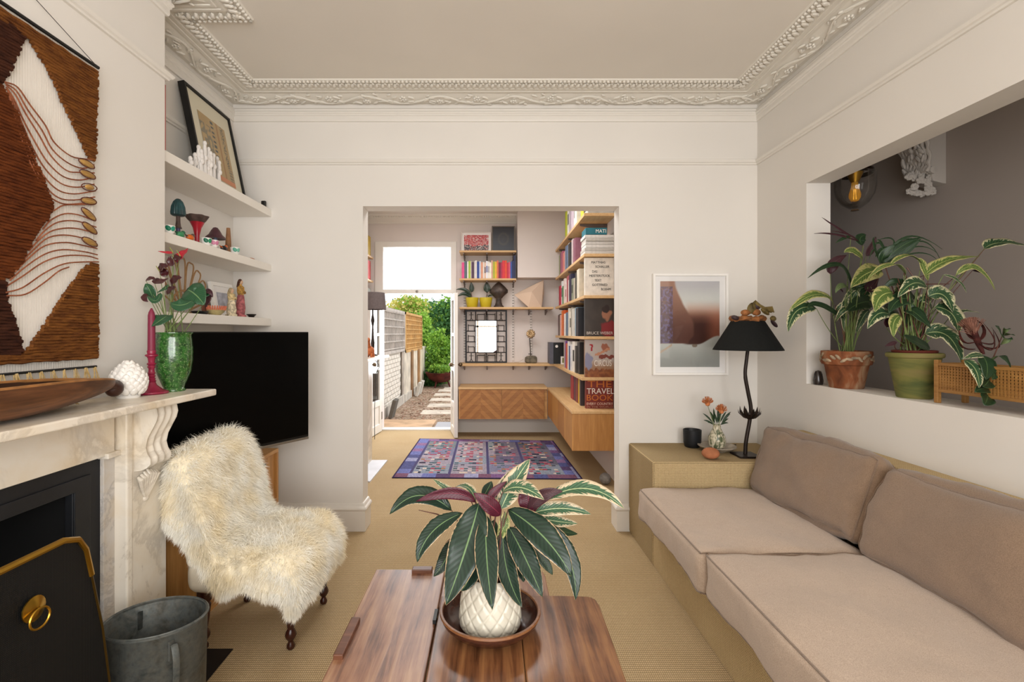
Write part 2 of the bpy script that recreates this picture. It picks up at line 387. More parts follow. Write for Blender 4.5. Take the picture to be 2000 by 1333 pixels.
# ---------------------------------------------------------------- plaster cornice
cor = struct(sweep(PATH, [(0, 2.872), (.030, 2.866), (.055, 2.868), (.085, 2.876), (.115, 2.887), (.128, 2.889), (.130, 2.884), (.146, 2.884), (.148, 2.889), (.160, 2.889), (.162, 2.885), (.176, 2.885), (.178, 2.890), (.225, 2.894), (.262, 2.897), (.268, 2.905), (0, 2.905)]).build('trim_5', mCorn))
def cornice_run(fn):
    for i in range(len(PATH) - 1):
        a, b = Vector(PATH[i]), Vector(PATH[i + 1]); d = (b - a).normalized(); n = Vector((-d.y, d.x))
        yield a, b, d, n, i
inn = lambda i, which: None
def trimmed(i, p):
    """ends of segment i once offset inward by p"""
    o = offs(PATH, p); return o[i], o[i + 1]
ORN = {}
bead = MB(); fo = MB(); vine = MB(); R2 = random.Random(3)
for i in range(5):
    if i in (0, 4): pass
    for p, step, rr in ((.256, .0245, .0095),):
        a, b = trimmed(i, p); L = (b - a).length; d = (b - a).normalized(); n = int(L / step)
        for k in range(n + 1):
            q = a + d * (L * k / max(n, 1))
            if q.y < .9: continue
            bead.ball((q.x, q.y, 2.890), rr, rr, rr * .9, 7, 4)
    a, b = trimmed(i, .212); L = (b - a).length; d = (b - a).normalized(); nrm = Vector((-d.y, d.x)); n = int(L / .038)
    for k in range(n + 1):
        q = a + d * (L * k / max(n, 1))
        if q.y < .9: continue
        rot = Matrix.Rotation(math.atan2(d.y, d.x), 3, 'Z')
        fo.ball((q.x, q.y, 2.887), .013, .026, .011, 7, 4, T=rot @ Matrix.Rotation(.35, 3, 'Z'))
        q2 = q + d * .018 + nrm * .018; fo.ball((q2.x, q2.y, 2.889), .008, .014, .008, 6, 4, T=rot @ Matrix.Rotation(-.5, 3, 'Z'))
    # running acanthus scroll on the sloped band between .01 and .12
    a, b = trimmed(i, .066); L = (b - a).length; d = (b - a).normalized(); nrm = Vector((-d.y, d.x)); per = .235; n = max(1, round(L / per))
    per = L / n; ang = math.atan2(d.y, d.x); rot = Matrix.Rotation(ang, 3, 'Z')
    zz = lambda off: 2.868 + max(0, (off)) * .30 - .004
    def at(s, off):
        q = a + d * s + nrm * off; return Vector((q.x, q.y, zz(off)))
    m = int(L / .02); pts = [at(L * k / m, .036 * math.sin(2 * PI * (L * k / m) / per * .5)) for k in range(m + 1)]
    pts = [p for p in pts if p.y > .8]
    if len(pts) > 2: vine.tube(pts, .0065, 6)
    for k in range(n):
        sg = 1 if k % 2 == 0 else -1; c = at((k + .5) * per, -.012 * sg)
        if c.y < .8: continue
        for j in range(6):
            an = j * PI / 3 + .3; fo.ball(at((k + .5) * per + .016 * math.cos(an), -.014 * sg + .016 * math.sin(an)), .010, .008, .008, 6, 4, T=rot)
        fo.ball(at((k + .5) * per, -.014 * sg) - Vector((0, 0, .004)), .008, n=6, m=4)
        for j in range(9):
            s = (k + .5) * per + R2.uniform(-.5, .5) * per; off = R2.uniform(-.05, .052)
            if abs(s - (k + .5) * per) < .03 and abs(off + .012 * sg) < .03: continue
            fo.ball(at(s, off), R2.uniform(.012, .024), R2.uniform(.004, .007), .0065, 6, 4, T=rot @ Matrix.Rotation(R2.choice((-1, 1)) * R2.uniform(.2, .8), 3, 'Z'))
        for j in (-1, 1):
            fo.ball(at((k + .5) * per + j * .055, -.026 * sg), .026, .007, .008, 7, 4, T=rot @ Matrix.Rotation(j * sg * .6, 3, 'Z'))
            fo.ball(at((k + .5) * per + j * .05, .02 * sg), .024, .006, .007, 7, 4, T=rot @ Matrix.Rotation(-j * sg * .5, 3, 'Z'))
stuff(bead.build('bead', mCorn, cor, smooth=True)); stuff(fo.build('acanthus_relief', mCorn, cor, smooth=True)); stuff(vine.build('vine_relief', mCorn, cor, smooth=True))
struct(sweep([(.335, Y2), (XL, Y2), (XL, 5.2)], [(0, 2.80), (.012, 2.80), (.02, 2.815), (.05, 2.84), (.09, 2.87), (.12, 2.885), (.13, 2.905), (0, 2.905)]).build('trim_6', mCorn))
stuff_b = MB()
for k in range(70): stuff_b.ball((-1.7 + k * .029, Y2 - .10, 2.872), .010, n=6, m=4)
stuff(stuff_b.build('bead_row', mCorn, bpy.data.objects['trim_6']))

# ---------------------------------------------------------------- garden doors and transom
win = struct(MB().build('window_1', mTrim) if False else wallgrid('y', Y2 - .02, Y2 + .10, -1.565, -.47, 1.86, 2.56, [(-1.455, -.545, 1.915, 2.485)]).build('window_1', mTrim, bevel=.004))
B(-1.455, -.545, Y2 + .03, Y2 + .036, 1.915, 2.485).build('pane', mGlass, win)
MB().lathe([(.016, 0), (.018, .006), (.012, .012), (0.001, .014)], (0, 0, 0), 12, T=Matrix.Rotation(PI / 2, 3, 'X')).build('catch', mat('dull metal', '8A8178', .4, .8), win, origin=(0, 0, 0)).location = Vector((-1.0, Y2 - .02, 1.888)) - wloc(win)
fr = MB(); fr.box(-1.565, -1.50, Y2 - .02, Y2 + .12, 0, 1.86); fr.box(-.53, -.47, Y2 - .02, Y2 + .12, 0, 1.86); fr.box(-1.5, -.53, Y2 + .10, Y2 + .26, -.02, .015)
fr.open = False
struct(fr.build('trim_7', mTrim, bevel=.004))
def french_door(name, hx, hy, ex, ey, handle):
    """leaf from hinge (hx,hy) to free edge (ex,ey): stiles and rails, three stacked panes, solid foot panel"""
    h = Vector((hx, hy, 0)); e = Vector((ex, ey, 0)); U = (e - h); W = U.length; T = basis(h, U, (0, 0, 1)); t = .022
    # local: x along the leaf, y up, z thickness
    g = MB(); st = .085
    def bx(x0, x1, y0, y1, a=-t, b=t): g.box(x0, x1, y0, y1, a, b, T=T)
    bx(0, st, .01, 1.84); bx(W - st, W, .01, 1.84); bx(st, W - st, 1.76, 1.84); bx(st, W - st, .01, .12); bx(st, W - st, .36, .44)
    for y in (.86, 1.31): bx(st, W - st, y - .02, y + .02)
    root = struct(g.build(name, mTrim, bevel=.003, origin=h))
    q = MB(); q.box(st, W - st, .12, .36, -.010, .010, T=T); q.build('panel', mTrim, root)
    for a, b in ((.44, .84), (.88, 1.29), (1.33, 1.76)):
        q = MB(); q.box(st, W - st, a, b, -.003, .003, T=T); q.build('pane', mGlass, root)
    q = MB()
    for s in (-1, 1): q.ball(T @ Vector((W - .045, .93, s * .06)), .026, n=12, m=8); q.tube([T @ Vector((W - .045, .93, 0)), T @ Vector((W - .045, .93, s * .06))], .008)
    q.build('knob', mat('door knob', '6B5A44', .35, .7), root, smooth=True)
    q = MB()
    for y in (.22, .95, 1.65): q.box(-.012, .02, y - .05, y + .05, -t - .004, -t + .004, T=T)
    q.build('hinge', mat('dull metal', '8A8178', .4, .8), root)
    return root
french_door('door_1', -1.50, Y2 + .02, -1.545, Y2 - .42, True)
french_door('door_2', -.53, Y2 + .02, -.445, Y2 - .42, True)
# ================================================================ FIREPLACE
mMar = marble('cream marble', 'F0E8DA', 'A89B88', 1.8); mMar2 = marble('grey marble', 'CFC9C2', '7D7878', 5)
fp = thing('fireplace', 'cream marble fireplace surround with carved corbel on the left wall', 'fireplace', (XB, 1.0, 0))
XF, XJ = -1.36, -1.335
B(XB, -1.185, .12, 2.085, 1.062, 1.090).build('mantel_shelf', mMar, fp, bevel=.006, seg=3)
B(XB, XF, .42, 1.745, .895, 1.062).build('frieze', mMar, fp, bevel=.003)
def jamb(y0, y1, inner, sgn):
    j = B(XB, XJ, min(y0, y1), max(y0, y1), .0, 1.062).build('jamb', mMar, fp, bevel=.004)
    g = MB(); ya, yb = (y0 - .03 * sgn, y0)
    g.box(XB, XJ + .008, min(ya, yb), max(ya, yb), 0, 1.062); g.build('moulding', mMar, j, bevel=.006)
    B(XB, XJ + .02, min(y0 - .035 * sgn, y1), max(y0 - .035 * sgn, y1), 0, .13).build('plinth', mMar, j, bevel=.004)
    q = B(XB, -1.372, min(inner, y0 - .03 * sgn), max(inner, y0 - .03 * sgn), 0, .895).build('slip', mMar2, fp, bevel=.002)
    B(XB, XF + .012, min(inner - .01 * sgn, y0), max(inner - .01 * sgn, y0), .885, .905).build('impost', mMar, q, bevel=.003)
    # scroll corbel: S profile in XZ, with ridges across its width
    c0 = y0 + .015 * sgn; cw = .117 * sgn
    prof = [(-1.335, 1.060), (-1.262, 1.060), (-1.250, 1.045), (-1.246, 1.022), (-1.252, .998), (-1.268, .968), (-1.285, .935), (-1.292, .902), (-1.286, .878), (-1.274, .858), (-1.274, .838), (-1.288, .824), (-1.310, .815), (-1.335, .812)]
    g = MB(); n = 26
    def rid(k):
        u = k / n; return -.010 * (.5 - .5 * math.cos(2 * PI * u * 3.0)) if .06 < u < .94 else 0
    m = len(prof); vs = []
    for k in range(n + 1):
        for i, (x, z) in enumerate(prof):
            d = rid(k) if 0 < i < m - 1 else 0; vs.append((x + d, c0 + cw * k / n, z))
    fs = [(k * m + i, k * m + (i + 1) % m, (k + 1) * m + (i + 1) % m, (k + 1) * m + i) for k in range(n) for i in range(m)] + [list(range(m)), [n * m + i for i in range(m)]]
    g.add(vs, fs); cb = g.build('corbel', mMar, fp, smooth=True, angle=50)
    g = MB(); cy = c0 + cw / 2
    for k in range(-3, 4):
        g.tube([(-1.333, cy, .690), (-1.326, cy + k * .009, .735), (-1.318, cy + k * .0155, .790 - abs(k) * .004), (-1.328, cy + k * .016, .806 - abs(k) * .006)], [.0045, .0065, .0095, .005], 8)
    g.ball((-1.334, cy, .695), .010, .014, .014, 8, 6); g.build('shell', mMar, cb, smooth=True)
jamb(1.79, 1.985, 1.71, 1); jamb(.40, .20, .48, -1)
g = wallgrid('x', -1.415, -1.385, .46, 1.725, 0, .895, [(.62, 1.60, -1, .80)]); g.build('iron_insert', mIron, fp, bevel=.004)
q = wallgrid('x', -1.385, -1.379, .55, 1.665, 0, .845, [(.62, 1.60, -1, .80)]).build('insert_frame', mIron, fp, bevel=.003)
mSoot = mat('soot', '0B0B0B', .9)
g = MB(); g.box(-1.735, -1.725, .6, 1.67, 0, .88); g.box(-1.73, -1.41, 1.64, 1.66, 0, .86); g.box(-1.73, -1.41, .62, .64, 0, .86); g.box(-1.73, -1.41, .6, 1.67, .84, .86)
g.build('firebox', mSoot, fp)
# fire screen
sc = thing('fire_screen', 'black mesh fire screen with brass top rail and ring handle before the hearth', 'fire screen', (-1.12, .85, 0))
mMesh = NT('fine black mesh').set(.55, .3, .35)
v = mMesh.coord(); h = mMesh.math('MULTIPLY', mMesh.wave(v, 75, 'Y'), mMesh.wave(v, 75, 'Z')); mMesh.l(mMesh.ramp(h, [(.1, '0A0B0C'), (.7, '1E1F21')]), mMesh.b.inputs['Base Color']); mMesh.bump(h, .6, .001); mMesh = mMesh.m
def edge(s):
    # outline of the screen in the YZ plane, arched corners flaring towards the floor
    return [(.85 + s * .585, .02), (.85 + s * .56, .25), (.85 + s * .525, .49), (.85 + s * .487, .66), (.85 + s * .468, .74), (.85 + s * .445, .776), (.85 + s * .40, .792)]
rt = edge(1); lf = edge(-1); outline = rt + lf[::-1]
g = MB(); g.prism([(y, z - .004) for y, z in outline], 'x', -1.112, -1.106); g.build('mesh_panel', mMesh, sc)
g = MB(); g.tube([(-1.108, y, z) for y, z in (rt[3:] + lf[3:][::-1])], .0085, 8); g.build('brass_rail', mBrass, sc, smooth=True)
g = MB(); g.tube([(-1.108, y, z) for y, z in rt[:4]], .005, 6); g.build('side_rail', mat('dark brass', '57451F', .4, .9), sc, smooth=True)
g = MB(); g.tube([(-1.108, y, z) for y, z in lf[:4]], .005, 6); g.build('side_rail', mat('dark brass', '57451F', .4, .9), sc, smooth=True)
hp = PX(65, 1190, -1.10)
g = MB(); g.lathe([(.030, 0), (.030, .003), (.020, .007), (.012, .010), (.001, .012)], hp, 20, T=Matrix.Rotation(PI / 2, 3, 'Y')); kb = g.build('rosette', mBrass, sc, smooth=True)
g = MB(); g.tube([hp + Vector((.016, .026 * math.sin(a), -.022 + .024 * math.cos(a))) for a in [2 * PI * k / 20 for k in range(21)]], .0028, 6, cap=False); g.build('ring', mBrass, kb, smooth=True)

# ---------------------------------------------------------------- coal bucket
mZinc = NT('old galvanised zinc').set(.55, .55, .35); v = mZinc.coord(); n1 = mZinc.noise(v, 14, 6, .6, .65); n2 = mZinc.noise(v, 60, 4)
mZinc.l(mZinc.mix(mZinc.ramp(n2, [(.4, 0.0), (.7, .35)]), mZinc.ramp(n1, [(.3, '3A3E3D'), (.5, '5E6260'), (.68, '48463F')]), '7A766C'), mZinc.b.inputs['Base Color']); mZinc.bump(n1, .3, .001); mZinc = mZinc.m
cb = Vector((-1.11, 1.60, .006)); bk = thing('coal_bucket', 'oval galvanised metal bucket, dented and dull, standing by the hearth', 'bucket', cb)
Tb = Matrix.Rotation(math.radians(12), 3, 'Z')
g = MB(); g.lathe([(.001, .012), (.136, .012), (.140, .0), (.142, .004), (.150, .375), (.155, .381), (.150, .387), (.145, .381), (.137, .02), (.001, .018)], cb, 48, 1.0, .82, T=Tb, capb=False); g.build('body', mZinc, bk, smooth=True)
g = MB(); g.tube([cb + Tb @ Vector((.150 * math.cos(a), .150 * .82 * math.sin(a), .380)) for a in [2 * PI * k / 48 for k in range(49)]], .0055, 6, cap=False); g.build('rolled_rim', mZinc, bk, smooth=True)
for a in (-.95, 2.19):
    r = lambda rr, z, da: cb + Tb @ Vector((rr * math.cos(a + da), rr * .82 * math.sin(a + da), z))
    g = MB(); g.tube(spline([r(.152, .335, 0), r(.165, .345, 0), r(.182, .31, 0), r(.180, .24, 0), r(.162, .205, 0), r(.149, .21, 0)], 5), .011, 6, squash=.35); hb = g.build('handle', mZinc, bk, smooth=True)
    g = MB(); g.tube([r(.149, .36, 0), r(.149, .30, 0)], .018, 6, squash=.3); g.build('bracket', mZinc, hb)
# ================================================================ WALL HANGING
XH = -1.44
wh = thing('wall_hanging', 'brown and rust woven wool wall hanging with looped yarns above the mantel', 'wall hanging', (XH, 1.4, 1.2))
def yarnmat(name, a, b):
    t = NT(name).set(.95, 0, .1); v = t.coord((1, .25, 1)); n = t.noise(v, 60, 5, 0, .7); n2 = t.noise(t.coord(), 400, 2)
    t.l(t.ramp(t.math('ADD', t.math('MULTIPLY', n, .7), t.math('MULTIPLY', n2, .3)), [(.35, a), (.65, b)]), t.b.inputs['Base Color']); t.bump(n2, .7, .001); return t.m
mRust = yarnmat('rust wool', '4A2816', '845326'); mDark = yarnmat('dark brown wool', '2A1712', '4A2A1C'); mMid = yarnmat('brown wool', '44200F', '6E3A1B')
mPink = yarnmat('pinkish brown yarn', '6E3A26', 'A4674A'); mWarp = mat('warp thread', 'BDB5AA', .9); mJute = yarnmat('jute', 'A98A55', 'D8BC86')
def hp2(px, py):
    q = PX(px, py, XH); return (q.y, q.z)
def weave(name, polys, m, seed, lab=None, x=XH, pitch=.0095, rad=.0062):
    r = random.Random(seed); g = MB()
    for poly in polys:
        zs = [p[1] for p in poly]; z = min(zs) + .004
        while z < max(zs):
            xs = []
            for i in range(len(poly)):
                (y0, z0), (y1, z1) = poly[i], poly[(i + 1) % len(poly)]
                if (z0 <= z) != (z1 <= z): xs.append(y0 + (y1 - y0) * (z - z0) / (z1 - z0))
            xs.sort()
            for a, b in zip(xs[::2], xs[1::2]):
                a += r.uniform(-.004, .004); b += r.uniform(-.004, .004)
                if b - a < .012: continue
                n = max(2, int((b - a) / .02)); ph = r.uniform(0, 6)
                pts = [(x + r.uniform(0, .004) + .0015 * math.sin(k * 1.9 + ph), a + (b - a) * k / n, z + r.uniform(-.0014, .0014)) for k in range(n + 1)]
                rr = [rad * r.uniform(.85, 1.25) for _ in pts]; rr[0] = rr[-1] = rad * 1.15
                g.tube(pts, rr, 6)
            z += pitch * r.uniform(.9, 1.1)
    o = g.build(name, m, wh, smooth=True)
    if lab: o['label'] = lab
    return stuff(o)
YE = 1.02
ext = lambda *pts: [hp2(*p) for p in pts]
tr = hp2(187, 134)
weave('rust_panel', [[(YE, 2.284)] + [(tr[0], 2.284)] + ext((189, 160), (186, 230), (184, 312), (176, 312), (165, 290), (128, 215), (90, 130), (56, 76)) + [(YE, 2.25)],], mRust, 1, 'rust brown wool triangle at the top')
weave('dark_panel', [ext((50, 66), (40, 84), (30, 105), (18, 135), (8, 152), (0, 165)) + [(YE, 1.95), (YE, 2.246)], ext((0, 545), (8, 556), (14, 590), (26, 625), (36, 655), (44, 690), (0, 695)) + [(YE, 1.27), (YE, 1.50)]], mDark, 2, 'dark brown wool')
weave('brown_panel', [[(YE, 1.955)] + ext((0, 165), (10, 190), (30, 225), (45, 262), (62, 300), (72, 330), (88, 365), (100, 402), (90, 425), (68, 455), (52, 485), (36, 515), (16, 540), (0, 548)) + [(YE, 1.50)]], mMid, 3, 'wide mid brown wool shape', x=XH + .003)
weave('rust_corner', [ext((189, 516), (189, 700), (0, 712)) + [(YE, 1.24), (YE, 1.27)] + ext((0, 696), (44, 690), (60, 672), (100, 615), (135, 560), (170, 517))], mRust, 4, 'rust brown wool triangle at the bottom right')
warp = MB()
r4 = random.Random(4)
y = YE
while y < tr[0]:
    warp.tube([(XH - .004, y, 2.30), (XH - .004 + r4.uniform(-.001, .001), y + r4.uniform(-.002, .002), 1.7), (XH - .004, y, 1.20)], .0005, 3); y += .0085
stuff(warp.build('warp', mWarp, wh))
B(XH - .012, XH - .009, YE, tr[0], 1.235, 2.295).build('linen_backing', mat('linen backing', 'F0EAE2', .95), wh)
g = MB(); g.tube([(XH, YE - .04, 2.302), (XH, tr[0] + .012, 2.302)], .006, 8); g.build('rod', mBlack, wh, smooth=True)
rb = hp2(188, 716); g = MB(); g.tube([(XH, YE, rb[1] - .002), (XH, rb[0], rb[1])], .004, 8); g.build('lower_rod', mBlack, wh, smooth=True)
g = MB(); g.tube([(XH, tr[0], 2.306), (XH - .01, hp2(70, -8)[0], hp2(70, -8)[1]), (XH - .01, 1.38, 2.86), (XH, YE, 2.306)], .0012, 5); g.build('hanging_cord', mBlack, wh)
# looped yarns
fan_up = [[(5, 160), (30, 170), (55, 205), (85, 245), (102, 278), (135, 305), (165, 311), (178, 312)], [(6, 163), (28, 178), (50, 215), (78, 255), (98, 292), (128, 318), (158, 329), (180, 322)],
          [(7, 166), (25, 185), (45, 222), (72, 265), (95, 305), (125, 333), (150, 337), (180, 338)], [(8, 170), (24, 195), (42, 235), (66, 280), (90, 318), (120, 345), (152, 352), (181, 346)],
          [(9, 174), (22, 200), (40, 245), (60, 290), (84, 330), (114, 358), (146, 366), (180, 360)], [(10, 180), (22, 212), (38, 255), (56, 300), (80, 343), (108, 371), (140, 379), (182, 373)],
          [(12, 186), (24, 222), (40, 268), (60, 318), (84, 362), (110, 386), (140, 391), (182, 385)], [(14, 192), (26, 235), (42, 285), (62, 335), (88, 378), (104, 392), (125, 399), (160, 397)]]
fan_dn = [[(100, 412), (120, 401), (150, 400), (182, 398)], [(80, 448), (96, 430), (122, 418), (150, 420), (182, 432)], [(66, 470), (84, 450), (110, 434), (145, 432), (184, 444)], [(52, 490), (72, 468), (100, 450), (140, 446), (184, 456)],
          [(38, 512), (62, 488), (92, 464), (132, 460), (184, 472)], [(24, 532), (50, 506), (84, 480), (125, 474), (160, 480), (186, 486)], [(14, 548), (44, 522), (82, 497), (118, 488), (160, 492), (186, 498)],
          [(8, 560), (40, 540), (82, 512), (122, 500), (165, 500), (188, 506)], [(6, 572), (40, 562), (80, 535), (120, 516), (160, 512), (189, 512)], [(8, 578), (45, 575), (82, 552), (110, 530), (130, 522)]]
for k, ln in enumerate(fan_up + fan_dn):
    g = MB(); pts = spline([(XH + .006 + .001 * (k % 3), *hp2(*p)) for p in ln], 4); g.tube(pts, .0023, 6)
    g.build('yarn', mPink, wh, smooth=True)
mPod = wood('seed pod wood', '7E5A2A', 'C29A58', 'y', 30, .5)
for k, (px, py, a) in enumerate([(164, 320, 4), (166, 341, 2), (169, 366, -10), (168, 393, -8), (168, 419, 25), (170, 446, 22), (170, 473, 12)]):
    y, z = hp2(px, py); g = MB(); T = Matrix.Rotation(math.radians(-a), 3, 'X')
    g.ball((XH + .011, y, z), .006, .031 if k != 2 else .020, .010, 12, 8, T=T); pd = g.build('pod', mPod, wh, smooth=True)
    g = MB(); g.tube([Vector((XH + .010, y, z)) + T @ Vector((0, .034 * math.cos(t), .0125 * math.sin(t))) for t in [2 * PI * i / 18 for i in range(19)]], .0018, 5, cap=False); g.build('binding', mat('dark yarn', '5B2E1E', .9), pd)
g = MB(); r5 = random.Random(9)
y = YE + .02
while y < rb[0]:
    cx = y
    for j in range(9):
        dy = r5.uniform(-.02, .02); g.tube([(XH + r5.uniform(-.004, .006), cx + dy * .2, rb[1] - .001), (XH + .008, cx + dy * .7, rb[1] - .035), (XH + r5.uniform(0, .014), cx + dy, rb[1] - r5.uniform(.06, .085))], .0011, 3)
    g.ball((XH + .002, cx, rb[1] - .004), .003, n=6, m=4)
    y += .042
stuff(g.build('fringe', mJute, wh))

# ================================================================ ALCOVE: shelves, cabinet, television
for k, (zt, zb) in enumerate(((2.163, 2.112), (1.792, 1.744), (1.428, 1.378))):
    lab = ['white floating shelf in the alcove, topmost, carrying the framed print', 'white floating shelf in the alcove, middle one, carrying ceramic mushrooms', 'white floating shelf in the alcove, lowest, just above the television'][k]
    one('floating_shelf', lab, 'shelf', B(XL, -1.482, YBR, YB, zb, zt), mShelfW, 'white alcove shelves', bevel=.003)
cab = thing('media_cabinet', 'oak cabinet behind the sheepskin chair, under the television', 'cabinet', (-1.53, 2.6, 0))
B(XL + .004, -1.315, YBR + .01, 2.985, .598, .62).build('top', mOakY, cab, bevel=.002)
B(XL + .004, -1.315, 2.962, 2.985, .0, .598).build('side', mOakZ, cab, bevel=.002)
B(XL + .004, -1.315, YBR + .01, YBR + .033, .0, .598).build('side', mOakZ, cab, bevel=.002)
B(XL + .004, -1.335, YBR + .033, 2.962, .03, .05).build('bottom', mOakY, cab)
B(XL + .004, XL + .02, YBR + .033, 2.962, .05, .598).build('back', mOakY, cab)
for a, b in ((YBR + .035, 2.565), (2.569, 2.960)): B(-1.348, -1.328, a, b, .052, .595).build('door', mOakZ, cab, bevel=.002)
B(-1.735, -1.34, YBR + .04, 2.95, 0, .03).build('plinth', mOakY, cab)
tv = thing('television', 'large black flat television angled on the oak cabinet', 'television', (-1.32, 2.5, .62))
e1, e0 = Vector((-1.09, 2.88, 0)), Vector((-1.09, 2.88, 0)) + Vector((-.41, -.66, 0)).normalized() * .835
Tt = basis(e0, e1 - e0, (0, 0, 1)); W = (e1 - e0).length
mTV = mat('television screen', '030303', .28, 0, .12)
g = MB(); g.box(0, W, .715, 1.337, -.030, 0, T=Tt); g.build('casing', mat('television casing', '0A0A0A', .4), tv, bevel=.003)
g = MB(); g.box(.006, W - .006, .728, 1.331, .0005, .0025, T=Tt); g.build('screen', mTV, tv)
g = MB(); g.box(0, W, .700, .714, -.028, .002, T=Tt); g.build('bottom_trim', mat('brushed silver', '9A968F', .35, .9), tv, bevel=.002)
g = MB(); g.box(W * .42, W * .50, .635, .702, -.025, -.008, T=Tt); g.build('neck', mBlack, tv)
g = MB(); g.box(W * .30, W * .62, .6205, .636, -.09, .07, T=Tt); g.build('foot', mBlack, tv, bevel=.004)

# ================================================================ SHEEPSKIN CHAIR
cat_ = 'chair'; ch = thing('slipper_chair', 'low slipper chair with turned wooden legs under a cream sheepskin', cat_, (-1.03, 2.22, 0))
mCal = mat('cream calico', 'D9CDB8', .95, 0, .2, .05, 8, .001, 90)
mMah = mat('dark mahogany', '35150C', .28, 0, .5, .2, 10)
def softbox(c, hx, hy, hz, T, r=.04, bulge=.02, n=14, wr=0, seed=0, mi=0, top=1):
    c = Vector(c); g = MB()
    faces = [(0, 1, 2, 1), (0, 1, 2, -1), (1, 2, 0, 1), (1, 2, 0, -1), (2, 0, 1, 1), (2, 0, 1, -1)]
    hh = (hx, hy, hz)
    def mp(p):
        q = Vector(tuple(p[i] * hh[i] for i in range(3))); inner = Vector(tuple(max(-hh[i] + r, min(hh[i] - r, q[i])) for i in range(3)))
        d = q - inner
        if d.length > 1e-9: q = inner + d.normalized() * r
        u, v, w_ = p
        q.z += bulge * (1 - u * u) * (1 - v * v) * (1 if w_ > 0 else -1) * abs(w_)
        q.x += bulge * .6 * (1 - v * v) * (1 - w_ * w_) * (u); q.y += bulge * .6 * (1 - u * u) * (1 - w_ * w_) * (v)
        if wr:
            nz = noise.noise(Vector((q.x * 5 + seed, q.y * 5, q.z * 5))) * wr + noise.noise(Vector((q.x * 16 + seed, q.y * 16, q.z * 16))) * wr * .35
            q += Vector((p[0] ** 3, p[1] ** 3, p[2] ** 3)) * nz
        return c + (T @ q)
    for a, b, k, sg in faces:
        def fn(u, v):
            p = [0, 0, 0]; 
            # denser sampling near the rim
            f = lambda t: math.sin((t - .5) * PI) * .5 * .55 + (2 * t - 1) * .5 * .45 if False else (2 * t - 1)
            uu, vv = f(u), f(v); p[a] = math.copysign(1 - (1 - abs(uu)) ** 1.5, uu) if False else uu; p[b] = vv; p[k] = sg; return mp(p)
        g.grid(n, n, fn, mi)
    g.uv = [(0, 0)] * len(g.v); return g, mp
I3 = Matrix.Identity(3)
g, _ = softbox((-1.02, 2.215, .315), .245, .235, .07, I3, .05, .02); g.build('seat', mCal, ch, smooth=True, angle=180, weld=True)
Tbk = Matrix.Rotation(math.radians(-12), 3, 'Y')
g, _ = softbox((-1.262, 2.215, .57), .045, .235, .225, Tbk, .04, .01); g.build('backrest', mCal, ch, smooth=True, angle=180, weld=True)
def turned_leg(x, y, front=True):
    g = MB(); g.lathe([(.001, .0), (.012, .001), (.017, .008), (.017, .018), (.011, .028), (.010, .034), (.021, .050), (.024, .062), (.018, .078), (.013, .086), (.016, .100), (.020, .125), (.024, .165), (.027, .185), (.020, .195), (.028, .205), (.028, .26), (.001, .262)], (x, y, 0), 20)
    return g.build('leg', mMah, ch, smooth=True)
for x, y in ((-.845, 2.035), (-.825, 2.375), (-1.21, 2.035), (-1.21, 2.395)): turned_leg(x, y)
# the skin: a thick pelt draped over back and seat
prof = [(-1.36, .52), (-1.352, .66), (-1.335, .77), (-1.295, .818), (-1.25, .80), (-1.215, .70), (-1.185, .58), (-1.155, .48), (-1.10, .415), (-1.00, .405), (-.90, .412), (-.85, .408), (-.81, .375), (-.792, .32), (-.79, .25)]
cl = [(x, 0, z) for x, z in prof]; cl = spline(cl, 6)
arc = [0]
for i in range(1, len(cl)): arc.append(arc[-1] + (cl[i] - cl[i - 1]).length)
TL = arc[-1]
def cpt(t):
    t = max(0, min(1, t)) * TL; i = max(k for k in range(len(arc)) if arc[k] <= t + 1e-9); i = min(i, len(arc) - 2)
    f = (t - arc[i]) / (arc[i + 1] - arc[i]); a = cl[i].lerp(cl[i + 1], f); d = (cl[i + 1] - cl[i]).normalized()
    i2 = min(i + 1, len(cl) - 2); d2 = (cl[i2 + 1] - cl[i2]).normalized(); d = d.lerp(d2, f).normalized()
    return a, d
